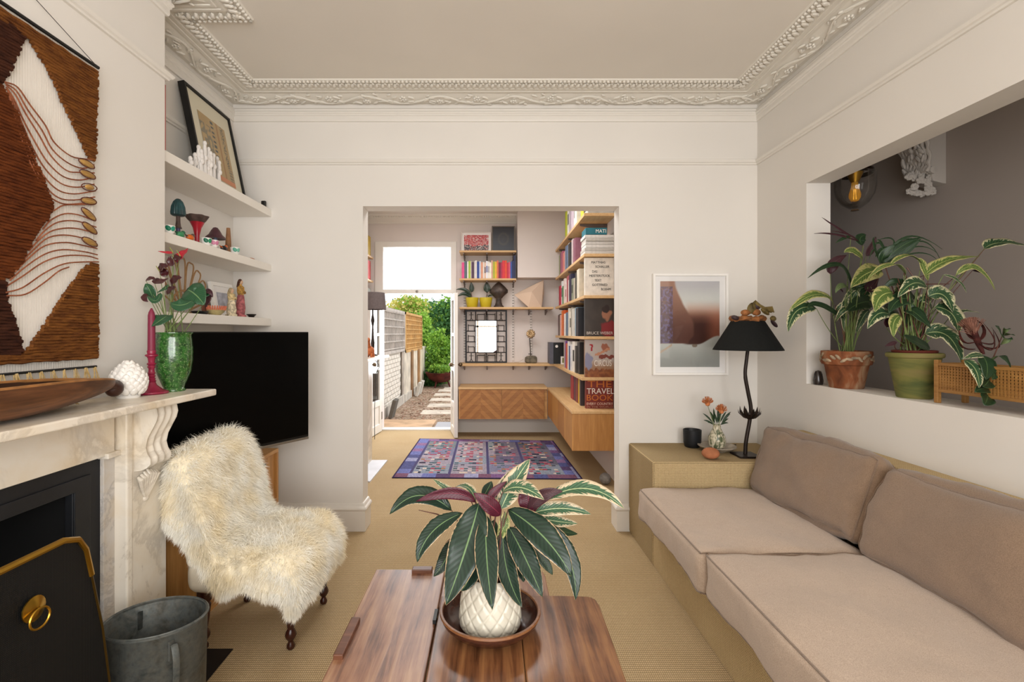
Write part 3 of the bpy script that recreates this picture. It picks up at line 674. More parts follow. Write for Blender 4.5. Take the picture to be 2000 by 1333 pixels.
def skin(u, v):
    t = v; s = 2 * u - 1; a, d = cpt(t); nrm = Vector((-d.z, 0, d.x)) if False else Vector((d.z * -1, 0, d.x))
    nrm = Vector((-d.z, 0, d.x)); 
    if nrm.z < 0 and t > .5: nrm = -nrm
    nrm = Vector((d.z * -1, 0, d.x))
    # half width of the pelt: shoulders at the top, waist at the fold, wide haunches at the seat front
    hw = .335 + .145 * math.exp(-((t - .27) / .11) ** 2) + .085 * math.exp(-((t - .44) / .09) ** 2) + .005 * math.exp(-((t - .66) / .12) ** 2) + .035 * math.exp(-((t - .86) / .07) ** 2) - .05 * math.exp(-((t - 1.0) / .06) ** 2) - .14 * math.exp(-(t / .13) ** 2)
    hw += .012 * math.sin(t * 23 + (1.3 if s > 0 else 0)) + .012 * math.sin(t * 51 + s)
    e = hw * abs(s); flat = .205; sg = 1 if s >= 0 else -1
    if e <= flat: y = e; drop = .012 * (e / flat) ** 3
    else:
        ex = e - flat; rr = .05; ang = min(ex / rr, 1.32); y = flat + rr * math.sin(ang); drop = .012 + rr * (1 - math.cos(ang)) + max(0, ex - rr * 1.32) * .97; y += max(0, ex - rr * 1.32) * .08
    # below the backrest the pelt hangs backwards, over the seat it hangs down
    back = max(0, min(1, (.42 - t) / .08))
    dv = Vector((0, 0, -1)).lerp(Vector((-.10, 0, -.95)), back).normalized()
    front = max(0, min(1, (t - .86) / .08)); dv = dv.lerp(Vector((-.35, 0, -.9)), front * .8).normalized()
    p = Vector((a.x, 0, a.z)) + dv * drop; p.y = 2.215 + sg * y
    p += nrm * (.026 + .012 * noise.noise(Vector((p.x * 7, p.y * 7, p.z * 7))) + .014 * noise.noise(Vector((p.x * 16, p.y * 16 + 5, p.z * 16)))) * (1 if e < flat else .6)
    p.y += sg * .012 * (1 if e > flat else 0)
    if e > flat: p.x = max(p.x, -1.295)
    return p
NU, NV = 48, 90
g = MB(); g.grid(NU, NV, skin); g.open = True
mPelt = mat('fleece', 'F2E6CB', .95, 0, .1, .05, 9)
pelt = g.build('sheepskin', mPelt, ch, smooth=True, angle=180)
so = pelt.modifiers.new('S', 'SOLIDIFY'); so.thickness = .012; so.offset = -1
# strands of wool, fanning outwards from the pelt and leaning down
rw = np.random.default_rng(5); pts = np.array([[skin(i / 96, j / 180) for i in range(97)] for j in range(181)], dtype=float)
du = np.gradient(pts, axis=1); dvv = np.gradient(pts, axis=0); nn = np.cross(du, dvv); nn /= np.linalg.norm(nn, axis=2, keepdims=True) + 1e-9
cen = np.array((-1.08, 2.215, .30)); flip = np.sum(nn * (pts - cen), axis=2) < 0
sgn = np.where(np.mean(flip) > .5, -1, 1); nn *= sgn
N = 120000; ju = rw.random(N) * 95.99; jv = rw.random(N) * 179.99
edgeN = 20000; ju[:edgeN] = np.where(rw.random(edgeN) < .5, rw.random(edgeN) * 2.5, 95.9 - rw.random(edgeN) * 2.5); jv[edgeN:edgeN + 3500] = rw.random(3500) * 3; jv[edgeN + 3500:edgeN + 8000] = 179.9 - rw.random(4500) * 3
iu = ju.astype(int); iv = jv.astype(int); fu = (ju - iu)[:, None]; fv = (jv - iv)[:, None]
def samp(A): return (A[iv, iu] * (1 - fu) * (1 - fv) + A[iv, iu + 1] * fu * (1 - fv) + A[iv + 1, iu] * (1 - fu) * fv + A[iv + 1, iu + 1] * fu * fv)
p0 = samp(pts); nr = samp(nn); nr /= np.linalg.norm(nr, axis=1, keepdims=True)
# locks: nearby strands share a lean
cell = np.floor(p0 / .022).astype(int); hsh = (cell[:, 0] * 73856093 ^ cell[:, 1] * 19349663 ^ cell[:, 2] * 83492791) % 1009
lk = rw.normal(size=(1009, 3)); lean = lk[hsh] * .13 + rw.normal(size=(N, 3)) * .20
eu = (np.abs(ju / 48 - 1) ** 8)[:, None]; sd = np.sign(ju / 48 - 1)[:, None]; side = samp(du) * sd; side /= np.linalg.norm(side, axis=1, keepdims=True) + 1e-9
ev = np.clip((jv - 168) / 12, 0, 1)[:, None]; dvn = samp(dvv); dvn /= np.linalg.norm(dvn, axis=1, keepdims=True) + 1e-9
d1 = nr * (.75 - .35 * eu) + lean + side * eu * .9 + dvn * ev * .8 + np.array((0, 0, -.30)); d1 /= np.linalg.norm(d1, axis=1, keepdims=True)
d2 = d1 + np.array((0, 0, -.75)) + lean * .6; d2 /= np.linalg.norm(d2, axis=1, keepdims=True)
L = (.034 + .022 * rw.random(N))[:, None]
a0 = p0 - nr * .004; a1 = p0 + d1 * L * .55; a2 = a1 + d2 * L * .5
wv = np.cross(d1, rw.normal(size=(N, 3))); wv /= np.linalg.norm(wv, axis=1, keepdims=True) + 1e-9; wd = .00085
V = np.stack([a0 - wv * wd, a0 + wv * wd, a1 - wv * wd * .8, a1 + wv * wd * .8, a2], axis=1).reshape(-1, 3)
V -= np.array(wloc(pelt)); base = (np.arange(N) * 5)[:, None]
tri = np.concatenate([base + np.array([0, 1, 3]), base + np.array([0, 3, 2]), base + np.array([2, 3, 4])], axis=1).reshape(-1, 3)
me = bpy.data.meshes.new('wool'); me.vertices.add(len(V)); me.vertices.foreach_set('co', V.ravel()); me.loops.add(tri.size); me.loops.foreach_set('vertex_index', tri.ravel().astype(np.int32))
me.polygons.add(len(tri)); me.polygons.foreach_set('loop_start', (np.arange(len(tri)) * 3).astype(np.int32)); me.polygons.foreach_set('loop_total', np.full(len(tri), 3, np.int32)); me.update(); me.validate()
tw = NT('wool fibre').set(.8, 0, .15, Subsurface_Weight=0.0); nv = tw.noise(tw.coord(), 7, 3); tw.l(tw.ramp(nv, [(.32, 'F6E8C8'), (.6, 'FFFBF0')]), tw.b.inputs['Base Color']); me.materials.append(tw.m)
wo = bpy.data.objects.new('wool', me); COL.objects.link(wo); wo.parent = pelt; stuff(wo)
# ================================================================ SOFA
mBase = mSofaSisal
so_ = thing('built_in_sofa', 'built-in sofa base covered in woven sisal along the right wall', 'sofa', (1.35, 1.8, 0))
B(.925, XR - .002, .45, 2.765, .0, .285).build('base', mBase, so_, bevel=.006)
B(.922, XR - .002, 2.765, YB - .002, .0, .592).build('arm', mBase, so_, bevel=.012)
B(1.665, XR - .002, .45, 2.765, .285, .777).build('back_ledge', mBase, so_, bevel=.012)
mCush = fabric('beige wool cloth', 'A8927E', 'BFA995'); mPipe = fabric('piping', '74604F', '8A7462')
mBackC = fabric('taupe wool cloth', '7C6551', '8F7762')
def cushion(name, label, c, hx, hy, hz, T, m, r=.03, bulge=.02, wr=.012, seed=0, group=None):
    root = thing(name, label, 'cushion', Vector(c) - Vector((0, 0, hz)), group)
    g, mp = softbox(c, hx, hy, hz, T, r, bulge, 30, wr, seed); g.build('cover', m, root, smooth=True, angle=180, weld=True)
    for w_ in (1, -1):
        f = .996; pts = []
        for a, b in (((-1, -1), (1, -1)), ((1, -1), (1, 1)), ((1, 1), (-1, 1)), ((-1, 1), (-1, -1))):
            for k in range(24):
                t = k / 24; u, v = a[0] + (b[0] - a[0]) * t, a[1] + (b[1] - a[1]) * t; pts.append(mp((u, v, w_)))
        cen = Vector(c); q = MB(); pts = [cen + (p - cen) * 1.004 for p in pts]; q.tube(pts + [pts[0]], .0034, 6, cap=False); q.build('piping', mPipe, root, smooth=True)
    return root
cushion('seat_cushion', 'beige seat cushion nearest the sisal arm, smaller and farther', (1.165, 2.335, .372), .335, .413, .084, I3, mCush, .03, .018, .012, 1, 'sofa seat cushions')
cushion('seat_cushion', 'large beige seat cushion nearest the camera', (1.170, 1.325, .378), .335, .585, .088, I3, mCush, .026, .020, .012, 7, 'sofa seat cushions')
Tc = Matrix.Rotation(math.radians(90 - 16), 3, 'Y') 
# local x -> upwards, z -> towards the room
Tc = Matrix(((math.sin(math.radians(20)), 0, -math.cos(math.radians(20))), (0, 1, 0), (math.cos(math.radians(20)), 0, math.sin(math.radians(20)))))
cushion('back_cushion', 'taupe back cushion beside the sisal arm, with a tucked corner', (1.552, 2.355, .628), .185, .405, .056, Tc @ Matrix.Rotation(.03, 3, 'Z'), mBackC, .045, .045, .02, 3, 'sofa back cushions')
cushion('back_cushion', 'taupe back cushion nearest the camera, cut by the right frame edge', (1.556, 1.42, .622), .185, .50, .060, Tc, mBackC, .045, .045, .02, 11, 'sofa back cushions')

# ================================================================ LOW TABLE
mT1 = tablewood('worn elm', '5E3B2A', '8E6249', 'A8805F', .32); mT2 = tablewood('dark elm', '4A2B1A', '7C5032', '986A42', .28)
tb = thing('low_table', 'low worn dark wooden table of wide uneven boards in the foreground', 'table', (-.05, 1.3, 0))
ZT = .45
def board(name, poly, z0, z1, m, parent=tb, bev=.004): g = MB(); g.prism(poly, 'z', z0, z1); return g.build(name, m, parent, bevel=bev, seg=3)
board('board', [(-.43, .45), (-.168, .45), (-.172, 1.798), (-.43, 1.800)], ZT - .032, ZT, mT1)
board('board', [(-.1715, 1.56), (.195, 1.56), (.197, 1.76), (.190, 1.790), (.180, 1.797), (-.1715, 1.797)], ZT - .034, ZT - .004, mT1)
board('board', [(-.166, .45), (.086, .45), (.086, 1.606), (-.166, 1.606)], ZT - .028, ZT + .008, mT2)
board('board', [(.0875, .45), (.322, .45), (.346, 1.55), (.340, 1.585), (.322, 1.600), (.22, 1.606), (.0875, 1.606)], ZT - .028, ZT + .008, mT2)
b1, b2 = PZ(812, 1113, ZT), PZ(655, 1285, ZT)
mBat = wood('batten wood', '55301F', '7C5038', 'x', 12, .45)
B(-.292, -.218, 1.765, 1.797, ZT - .002, ZT + .014).build('batten', mBat, tb, bevel=.003)
B(-.427, -.400, 1.30, 1.475, ZT - .002, ZT + .014).build('batten', mBat, tb, bevel=.003)
B(-.178, -.168, 1.46, 1.52, ZT, ZT + .012).build('hinge', mBlack, tb)  # black block standing in for the dark gap where the boards meet
B(-.38, .24, .55, .60, .33, ZT - .034).build('rail', mT2, tb); B(-.38, .24, 1.50, 1.55, .33, ZT - .034).build('rail', mT2, tb)
for x in (-.36, .22):
    for y in (.575, 1.525): B(x - .03, x + .03, y - .03, y + .03, 0, ZT - .034).build('leg', mT2, tb, bevel=.004)

# ---------------------------------------------------------------- bowl and pot
zt = ZT + .008; BC = Vector((-.004, 1.432, zt))
mBowl = wood('dark turned wood', '2C1610', '4A281B', 'x', 10, .22, 6, .0004, .5, .4); mRim = wood('rim wood', '6B4327', '94643E', 'x', 20, .35)
bw = thing('wooden_bowl', 'shallow dark turned wooden bowl under the potted plant on the table', 'bowl', BC)
g = MB(); g.lathe([(.001, 0), (.085, 0), (.092, .003), (.125, .018), (.142, .036), (.147, .050), (.146, .055), (.140, .055), (.137, .046), (.120, .026), (.095, .012), (.001, .010)], BC, 64, capb=False); g.build('body', mBowl, bw, smooth=True)
g = MB(); g.lathe([(.1455, .048), (.149, .052), (.1475, .0575), (.1415, .0575), (.139, .053)], BC, 64, capb=False); g.build('rim', mRim, bw, smooth=True)
PC = BC + Vector((0, 0, .012))
pp = thing('potted_plant', 'leafy plant with dark green and burgundy striped leaves in white quilted pot', 'plant', PC)
mPot = mat('white glazed ceramic', 'CFC8B7', .35, 0, .5, .03, 12)
NB, ZP = 14, .15
def quilt(r, z, th):
    u = th * NB / (2 * PI) ; v = z / .0245
    a = (u + v * .5) % 1; b = (u - v * .5) % 1
    da = min(a, 1 - a); db = min(b, 1 - b); dd = min(da, db)
    if z < .014 or z > .142: return r
    return r + .0045 * min(1, dd / .20) ** .7 - .0015
prof = [(.001, .0), (.080, .0), (.086, .002), (.090, .006), (.090, .011), (.088, .014)]
prof += [(.0895 - .020 * max(0, (k / 50)) ** 2.0, .014 + .128 * k / 50) for k in range(1, 51)] + [(.067, .146), (.062, .148), (.060, .142), (.060, .12), (.001, .118)]
g = MB(); g.lathe(prof, PC, 240, fn=quilt, capb=False); pot = g.build('pot', mPot, pp, smooth=True, angle=60)
g = MB(); g.lathe([(.001, .128), (.059, .127)], PC, 24, capb=False); g.build('soil', mat('potting soil', '2A1D14', .95, 0, .2, .3, 60, .004, 120), pp)

# ---------------------------------------------------------------- leaves
def leafmat(name, mid, green, dark, edge, streak=.3, rough=.32, cream=0.0, at=.468):
    t = NT(name).set(rough, 0, .38); tc = t.n('ShaderNodeTexCoord'); sp = t.n('ShaderNodeSeparateXYZ'); t.l(tc.outputs['UV'], sp.inputs[0]); u, v = sp.outputs[0], sp.outputs[1]
    au = t.math('ABSOLUTE', t.math('SUBTRACT', u, .5))
    # side veins run forward from the midrib
    vv = t.math('FRACT', t.math('SUBTRACT', t.math('MULTIPLY', v, 15), t.math('MULTIPLY', au, 5.5)))
    vein = t.math('ABSOLUTE', t.math('SUBTRACT', vv, .5))
    cm = t.n('ShaderNodeCombineXYZ'); t.l(t.math('MULTIPLY', au, 4), cm.inputs[0]); t.l(vv, cm.inputs[2]); t.l(t.math('SUBTRACT', t.math('MULTIPLY', v, 9), t.math('MULTIPLY', au, 6)), cm.inputs[1])
    oi = t.n('ShaderNodeObjectInfo'); n = t.t.nodes.new('ShaderNodeTexNoise'); n.noise_dimensions = '4D'; n.inputs['Scale'].default_value = 1.3; n.inputs['Detail'].default_value = 4
    t.l(cm.outputs[0], n.inputs['Vector']); t.l(t.math('MULTIPLY', oi.outputs['Random'], 20), n.inputs['W'])
    c = t.mix(t.ramp(vein, [(.0, 0.0), (.5, 1.0)]), dark, green)
    c = t.mix(t.math('MULTIPLY', t.ramp(n.outputs['Fac'], [(.50, 0.0), (.56, 1.0)]), cream) if cream else 0.0, c, edge)
    ed = t.ramp(t.math('ADD', au, t.math('MULTIPLY', t.math('SUBTRACT', n.outputs['Fac'], .5), streak)), [(at, 0.0), (at + .02, 1.0)])
    c = t.mix(ed, c, edge); md = t.ramp(au, [(.012, 1.0), (.032, 0.0)]); c = t.mix(md, c, mid)
    t.l(c, t.b.inputs['Base Color']); t.bump(t.math('ADD', vein, t.math('MULTIPLY', md, 1.5)), .35, .0015)
    t.b.inputs['Transmission Weight'].default_value = 0; return t.m
mL1 = leafmat('dark striped leaf', '6E8A5C', '203629', '15281D', 'C4A884', .14)
mL2 = leafmat('pale striped leaf', 'C7CF9C', '4E6E50', '31503A', 'CDB99A', 1.0, .4, .0, .33)
mBurg = leafmat('burgundy leaf underside', '7C2C40', '55162A', '3A0D1C', '6E2A38', .1, .4)
mG1 = leafmat('variegated leaf', 'A9B47C', '3E5C3A', '263F2A', 'CDC6A0', 1.0, .4, .0, .36); mG2 = leafmat('lime leaf', 'B8BE74', '6E823E', '3F5A2E', 'B8B274', 1.1, .4, .0, .31)
mG3 = leafmat('deep green leaf', '4E683E', '2A4228', '1A2C1C', '4A6640', .1, .35); mUnd = leafmat('pale leaf underside', '8C9A6C', '6B7C50', '56683F', '8A9468', .2, .5)
mPurp = leafmat('purple leaf underside', '5C3A3E', '4A2B30', '351C22', '5A3C3C', .1, .45)
mStem = mat('green stem', '6B7A48', .5, 0, .4, .15, 20); mStemR = mat('reddish stem', '5C3A30', .5, 0, .4, .15, 20)
def leaf(parent, p0, pm, p2, width, top, under, hint=(0, -1, .45), fold=.18, n=14, wave=.03, name='leaf', tipw=1.0, seed=0, shape=.85):
    pts = thru(p0, pm, p2, n); N = Vector(hint).normalized(); g = MB(); nu = 6; g.open = True
    r = random.Random(seed + int(p0[0] * 1e4) + int(p2[2] * 1e4)); ph = r.uniform(0, 6)
    vs, uv = [], []; L = sum((pts[i + 1] - pts[i]).length for i in range(n))
    for j, p in enumerate(pts):
        t = (pts[min(j + 1, n)] - pts[max(j - 1, 0)]).normalized(); s = t.cross(N)
        s = s.normalized() if s.length > 1e-4 else t.orthogonal().normalized(); nn_ = s.cross(t).normalized(); v = j / n
        w_ = width * .5 * (math.sin(PI * min(1, max(0, v)) ** shape) ** .75) if 0 < v < 1 else 0
        w_ = max(w_, .0006)
        for i in range(nu + 1):
            q = 2 * i / nu - 1; vs.append(p + s * q * w_ + nn_ * (abs(q) ** 1.4 * fold * w_ + wave * width * math.sin(v * 16 + ph + (1.5 if q > 0 else 0)) * abs(q)))
            uv.append((i / nu, v))
    W = nu + 1; g.add(vs, [(j * W + i, j * W + i + 1, (j + 1) * W + i + 1, (j + 1) * W + i) for j in range(n) for i in range(nu)], 0, uv)
    o = g.build(name, [top, under], parent, smooth=True, angle=180)
    m = o.modifiers.new('S', 'SOLIDIFY'); m.thickness = .0007; m.offset = -1; m.material_offset = 1; m.material_offset_rim = 0
    # orientation: normals must follow the hint
    me = o.data
    if sum((p.normal.dot(N) * p.area for p in me.polygons)) < 0: me.flip_normals()
    return o
def stem(parent, a, b, m, r=.003, bow=(0, 0, 0), name='stem'):
    g = MB(); a, b = Vector(a), Vector(b); mid = (a + b) / 2 + Vector(bow); g.tube(thru(a, mid, b, 8), [r * (1 - .5 * k / 8) for k in range(9)], 6); return g.build(name, m, parent, smooth=True)
z8 = lambda u, v: (600 + u / 3.009, 890 + v / 3.009)
F, U_ = (0, -1, .5), (0, -.35, 1)
# (base, mid, tip) in photo detail coordinates, with the distances they stand at
LV = [((1010, 280, 1.43), (935, 540, 1.36), (815, 882, 1.275), 185, mL1, mBurg, F), ((1050, 350, 1.42), (1055, 600, 1.33), (1088, 908, 1.25), 125, mL1, mBurg, F), ((1150, 450, 1.44), (1175, 680, 1.38), (1262, 893, 1.31), 105, mL1, mBurg, F),
      ((1185, 420, 1.44), (1280, 600, 1.38), (1382, 832, 1.32), 125, mL1, mBurg, F), ((1182, 318, 1.44), (1390, 480, 1.36), (1555, 712, 1.31), 155, mL1, mBurg, (.15, -1, .6)), ((1350, 370, 1.47), (1530, 590, 1.43), (1575, 852, 1.38), 105, mL1, mBurg, (.2, -1, .4)),
      ((910, 340, 1.42), (735, 450, 1.37), (646, 628, 1.33), 100, mL1, mBurg, (-.1, -.8, .7)), ((865, 480, 1.46), (820, 600, 1.47), (743, 712, 1.46), 85, mL1, mBurg, F), ((850, 325, 1.46), (660, 235, 1.45), (486, 346, 1.42), 105, mL1, mBurg, (0, -.8, .8)),
      ((988, 275, 1.44), (850, 222, 1.43), (640, 272, 1.42), 62, mBurg, mL1, (0, -1, .1)), ((960, 262, 1.45), (840, 205, 1.45), (742, 140, 1.46), 34, mG1, mBurg, F), ((990, 270, 1.46), (945, 190, 1.48), (870, 186, 1.50), 55, mL2, mBurg, U_),
      ((1135, 350, 1.42), (1070, 290, 1.40), (978, 222, 1.40), 82, mBurg, mL1, F), ((1030, 250, 1.47), (1060, 200, 1.50), (1085, 153, 1.52), 55, mL1, mBurg, F), ((1080, 265, 1.46), (1170, 160, 1.50), (1252, 52, 1.54), 66, mL2, mBurg, F),
      ((1140, 315, 1.45), (1205, 180, 1.48), (1308, 22, 1.52), 112, mL2, mBurg, F), ((1060, 272, 1.45), (1100, 215, 1.46), (1172, 153, 1.47), 44, mBurg, mL1, F), ((1150, 215, 1.44), (1260, 190, 1.42), (1392, 262, 1.40), 92, mL2, mBurg, (0, -.7, 1)),
      ((1290, 345, 1.46), (1300, 250, 1.46), (1262, 165, 1.47), 112, mBurg, mL1, (0, -1, .1)), ((1300, 340, 1.46), (1380, 240, 1.45), (1500, 212, 1.44), 70, mPurp, mL2, (0, -1, .2)), ((1400, 262, 1.46), (1640, 195, 1.42), (1862, 312, 1.38), 92, mL2, mBurg, (0, -.8, .8)),
      ((1290, 352, 1.47), (1480, 312, 1.46), (1668, 347, 1.45), 78, mL2, mBurg, (0, -.9, .7)), ((1310, 362, 1.50), (1450, 385, 1.52), (1590, 402, 1.54), 66, mL2, mBurg, (0, -.9, .7)), ((1340, 400, 1.52), (1470, 440, 1.55), (1588, 462, 1.58), 50, mG3, mBurg, F),
      ((1310, 520, 1.48), (1390, 620, 1.47), (1442, 702, 1.46), 52, mG3, mBurg, F), ((990, 560, 1.42), (960, 700, 1.39), (905, 798, 1.36), 95, mL1, mBurg, F), ((1210, 560, 1.46), (1255, 660, 1.44), (1270, 745, 1.42), 78, mL1, mBurg, F),
      ((1100, 380, 1.46), (1080, 520, 1.44), (1085, 700, 1.42), 90, mG3, mBurg, F), ((1160, 330, 1.45), (1155, 420, 1.44), (1110, 520, 1.43), 60, mG2, mBurg, F), ((860, 480, 1.47), (830, 560, 1.49), (790, 640, 1.50), 60, mPurp, mL1, F),
      ((1180, 420, 1.47), (1140, 560, 1.46), (1140, 740, 1.45), 80, mG3, mBurg, F), ((1020, 420, 1.45), (985, 560, 1.43), (985, 720, 1.41), 80, mG3, mBurg, F)]
for k, (a, b, c, wd_, t_, u2, hn) in enumerate(LV):
    A, Bm, Cc = (P(*z8(q[0], q[1]), q[2]) for q in (a, b, c)); wpx = wd_ / 3.009 * b[2] / K
    leaf(pp, A, Bm, Cc, wpx * 1.12, t_, u2, hn, fold=.22, n=18, seed=k)
    root = PC + Vector((R.uniform(-.02, .02), R.uniform(-.02, .02), .125)); stem(pp, root, A, mStemR, .0032, (R.uniform(-.01, .01), R.uniform(-.01, .01), .02))
g = MB(); g.tube([P(*z8(655, 322), 1.44), P(*z8(760, 345), 1.44), P(*z8(850, 378), 1.44)], [.001, .002, .003], 6); g.build('dried_stem', mStemR, pp)

# ================================================================ MANTEL OBJECTS
ZM = 1.090
mDough = wood('old dark wood', '402616', '805230', 'y', 8, .45, 10)
db = thing('dough_bowl', 'long hand-carved brown wooden trough bowl on the mantel', 'bowl', (-1.33, 1.3, ZM))
def trough(u, v, inner=0):
    # v along the length, u around the half section
    y = .86 + .82 * v; e = math.sin(PI * min(1, max(0, (v)))) ** .55; hw = (.095 - inner) * e + .004; dp = (.088 - inner * 1.2) * e + .004
    a = PI * u; zr = ZM + .096 - .022 * (abs(2 * v - 1) ** 3)
    return Vector((-1.318 + hw * math.cos(a), y, max(ZM + (.0 if not inner else .010), zr - dp * math.sin(a) ** .6)))
g = MB(); g.grid(20, 40, lambda u, v: trough(u, v)); n1 = len(g.v); g.grid(20, 40, lambda u, v: trough(u, v, .012), 1)
W21 = 21
for j in range(40):
    for i in (0, 20):
        g.f.append([j * W21 + i, (j + 1) * W21 + i, n1 + (j + 1) * W21 + i, n1 + j * W21 + i]); g.m.append(0)
g.uv = [(0, 0)] * len(g.v); g.build('body', [mDough, mat('dark bowl inside', '3A2416', .5, 0, .3, .2, 12)], db, smooth=True, angle=60)
for u_ in (0, 1): q = MB(); q.tube([trough(u_, k / 40) + Vector((-.006 if u_ == 0 else .006, 0, .001)) for k in range(41)], .0055, 6); q.build('rim', mat('bowl rim highlight', '9A6A3C', .5, 0, .3, .15, 20), db, smooth=True)  # lighter brown tubes: a highlight painted along the bowl's edges
g = MB(); g.tube([(-1.318, 1.60, ZM + .078), (-1.32, 1.66, ZM + .068), (-1.325, 1.69, ZM + .055)], [.008, .018, .022], 12); g.ball((-1.327, 1.70, ZM + .046), .026, .032, .030, 14, 10); g.build('handle', mat('carved knob', '3A1D14', .4, 0, .5, .2, 14), db, smooth=True)
g = MB(); r6 = random.Random(2)
for k in range(60):
    y = 1.52 + r6.uniform(-.07, .07); g.tube([(-1.40 + r6.uniform(-.02, .02), y, ZM + .045), (-1.385 + r6.uniform(-.02, .03), y + r6.uniform(-.03, .03), ZM + .006)], .0014, 4)
g.ball((-1.39, 1.52, ZM + .04), .018, .03, .018, 8, 6); o = one('jute_tassel', 'bundle of raffia lying on the mantel behind the trough bowl', 'tassel', g, mJute)
# artichoke ornament
AC = Vector((-1.352, 1.80, ZM)); ar = thing('artichoke_vase', 'white glazed ceramic artichoke ornament on the mantel', 'ornament', AC)
mWC = mat('white ceramic', 'F0ECE6', .3, 0, .5)
g = MB(); g.lathe([(.001, 0), (.036, 0), (.038, .008), (.034, .014), (.048, .030), (.056, .055), (.054, .08), (.044, .105), (.028, .122), (.014, .130), (.001, .132)], AC, 28, capb=False); g.build('body', mWC, ar, smooth=True)
for row in range(9):
    z = .024 + row * .0125; rr = .056 * math.sin(PI * min(1, .30 + .08 * row)) ** .7; n_ = max(5, int(rr * 2 * PI / .026)); s_ = .016
    for k in range(n_):
        a = 2 * PI * (k + .5 * (row % 2)) / n_; T = Matrix.Rotation(a, 3, 'Z') @ Matrix.Rotation(math.radians(34 - row * 7), 3, 'Y')
        g = MB(); g.ball(AC + Vector((rr * math.cos(a), rr * math.sin(a), z)), .006, s_ * .8, s_ * 1.05, 8, 5, T=T); g.build('scale', mWC, ar, smooth=True)
# candlestick
CC = Vector((-1.345, 1.912, ZM)); cs = thing('candlestick', 'raspberry red turned candlestick holding a tall pink candle', 'candlestick', CC)
mRas = mat('raspberry lacquer', '8E1F3E', .35, 0, .5); mCan = mat('rose wax', '7C263F', .5, 0, .4, Subsurface_Weight=.1)
g = MB(); g.lathe([(.001, 0), (0.0554, 0), (0.0588, .004), (0.0571, .009), (0.0420, .014), (0.0294, .024), (0.0185, .034), (0.0134, .046), (0.0168, .050), (0.0118, .054), (0.0143, .060), (0.0101, .064), (0.0143, .070), (0.0101, .075), (0.0143, .081), (0.0109, .087), (0.0101, .10), (0.0143, .106), (0.0109, .112), (0.0168, .118), (0.0109, .124), (0.0126, .14), (0.0160, .146), (0.0218, .150), (0.0218, .154), (0.0143, .158), (0.0160, .168), (0.0143, .172), (.001, .172)], CC, 32, capb=False); g.build('holder', mRas, cs, smooth=True, angle=50)
g = MB(); g.lathe([(.013, .168), (.0135, .172), (.0125, .310), (.010, .322), (.003, .338), (.001, .339)], CC, 18); g.build('candle', mCan, cs, smooth=True)
# green vase with anthurium
VC = Vector((-1.318, 2.005, ZM)); gv = thing('green_vase', 'mottled green glazed vase of dark red anthuriums at the mantel end', 'vase', VC)
tg = NT('green glaze').set(.15, 0, .6, Coat_Weight=.4); vg = tg.coord(); n1_ = tg.noise(vg, 60, 5); n2_ = tg.noise(vg, 160, 2)
tg.l(tg.mix(tg.ramp(n2_, [(.55, 0.0), (.7, .6)]), tg.ramp(n1_, [(.35, '1B3F1C'), (.6, '336729')]), '8CA870'), tg.b.inputs['Base Color']); tg.bump(n1_, .5, .002)
g = MB(); g.lathe([(.001, 0), (0.0420, 0), (0.0437, .006), (0.0370, .014), (0.0437, .03), (0.0622, .08), (0.0689, .13), (0.0697, .18), (0.0655, .215), (0.0638, .232), (0.0689, .238), (0.0680, .243), (0.0613, .243), (0.0605, .23), (.001, .215)], VC, 48, capb=False); g.build('vase', tg.m, gv, smooth=True, angle=60)
z4 = lambda u, v: (300 + u / 4.596, 370 + v / 4.596)
mAnt = leafmat('anthurium leaf', '6E8C5C', '2F5A3A', '21442C', '2F5A3A', .1, .3); mSp = mat('dark red spathe', '3E1216', .35, 0, .5, .15, 20); mSpR = mat('red spathe', 'A31B2C', .3, 0, .5, .1, 20)
for k, (a, b, c, wd_, m1, m2, hn) in enumerate([((300, 900, 2.0), (380, 950, 1.97), (455, 1040, 1.96), 190, mAnt, mUnd, F), ((345, 1000, 1.95), (250, 1040, 1.92), (150, 1020, 1.92), 130, mAnt, mUnd, F), ((480, 900, 2.02), (440, 930, 2.0), (350, 880, 1.98), 110, mAnt, mUnd, F), ((130, 1130, 1.95), (70, 1170, 1.92), (-20, 1230, 1.9), 130, mAnt, mUnd, F),
          ((-5, 980, 2.0), (-40, 900, 1.98), (-75, 850, 1.98), 90, mAnt, mUnd, F), ((60, 930, 1.98), (20, 1000, 1.96), (-60, 960, 1.96), 60, mAnt, mUnd, F), ((90, 900, 1.99), (120, 880, 1.98), (30, 930, 1.98), 50, mAnt, mUnd, F)]):
    A, Bm, Cc = (P(*z4(q[0], q[1]), q[2]) for q in (a, b, c)); leaf(gv, A, Bm, Cc, wd_ / 4.596 * 2.0 / K * 1.1, m1, m2, hn, fold=.15, seed=k, shape=.65, wave=.02); stem(gv, VC + Vector((R.uniform(-.03, .03), R.uniform(-.03, .03), .22)), A, mStem, .0024)
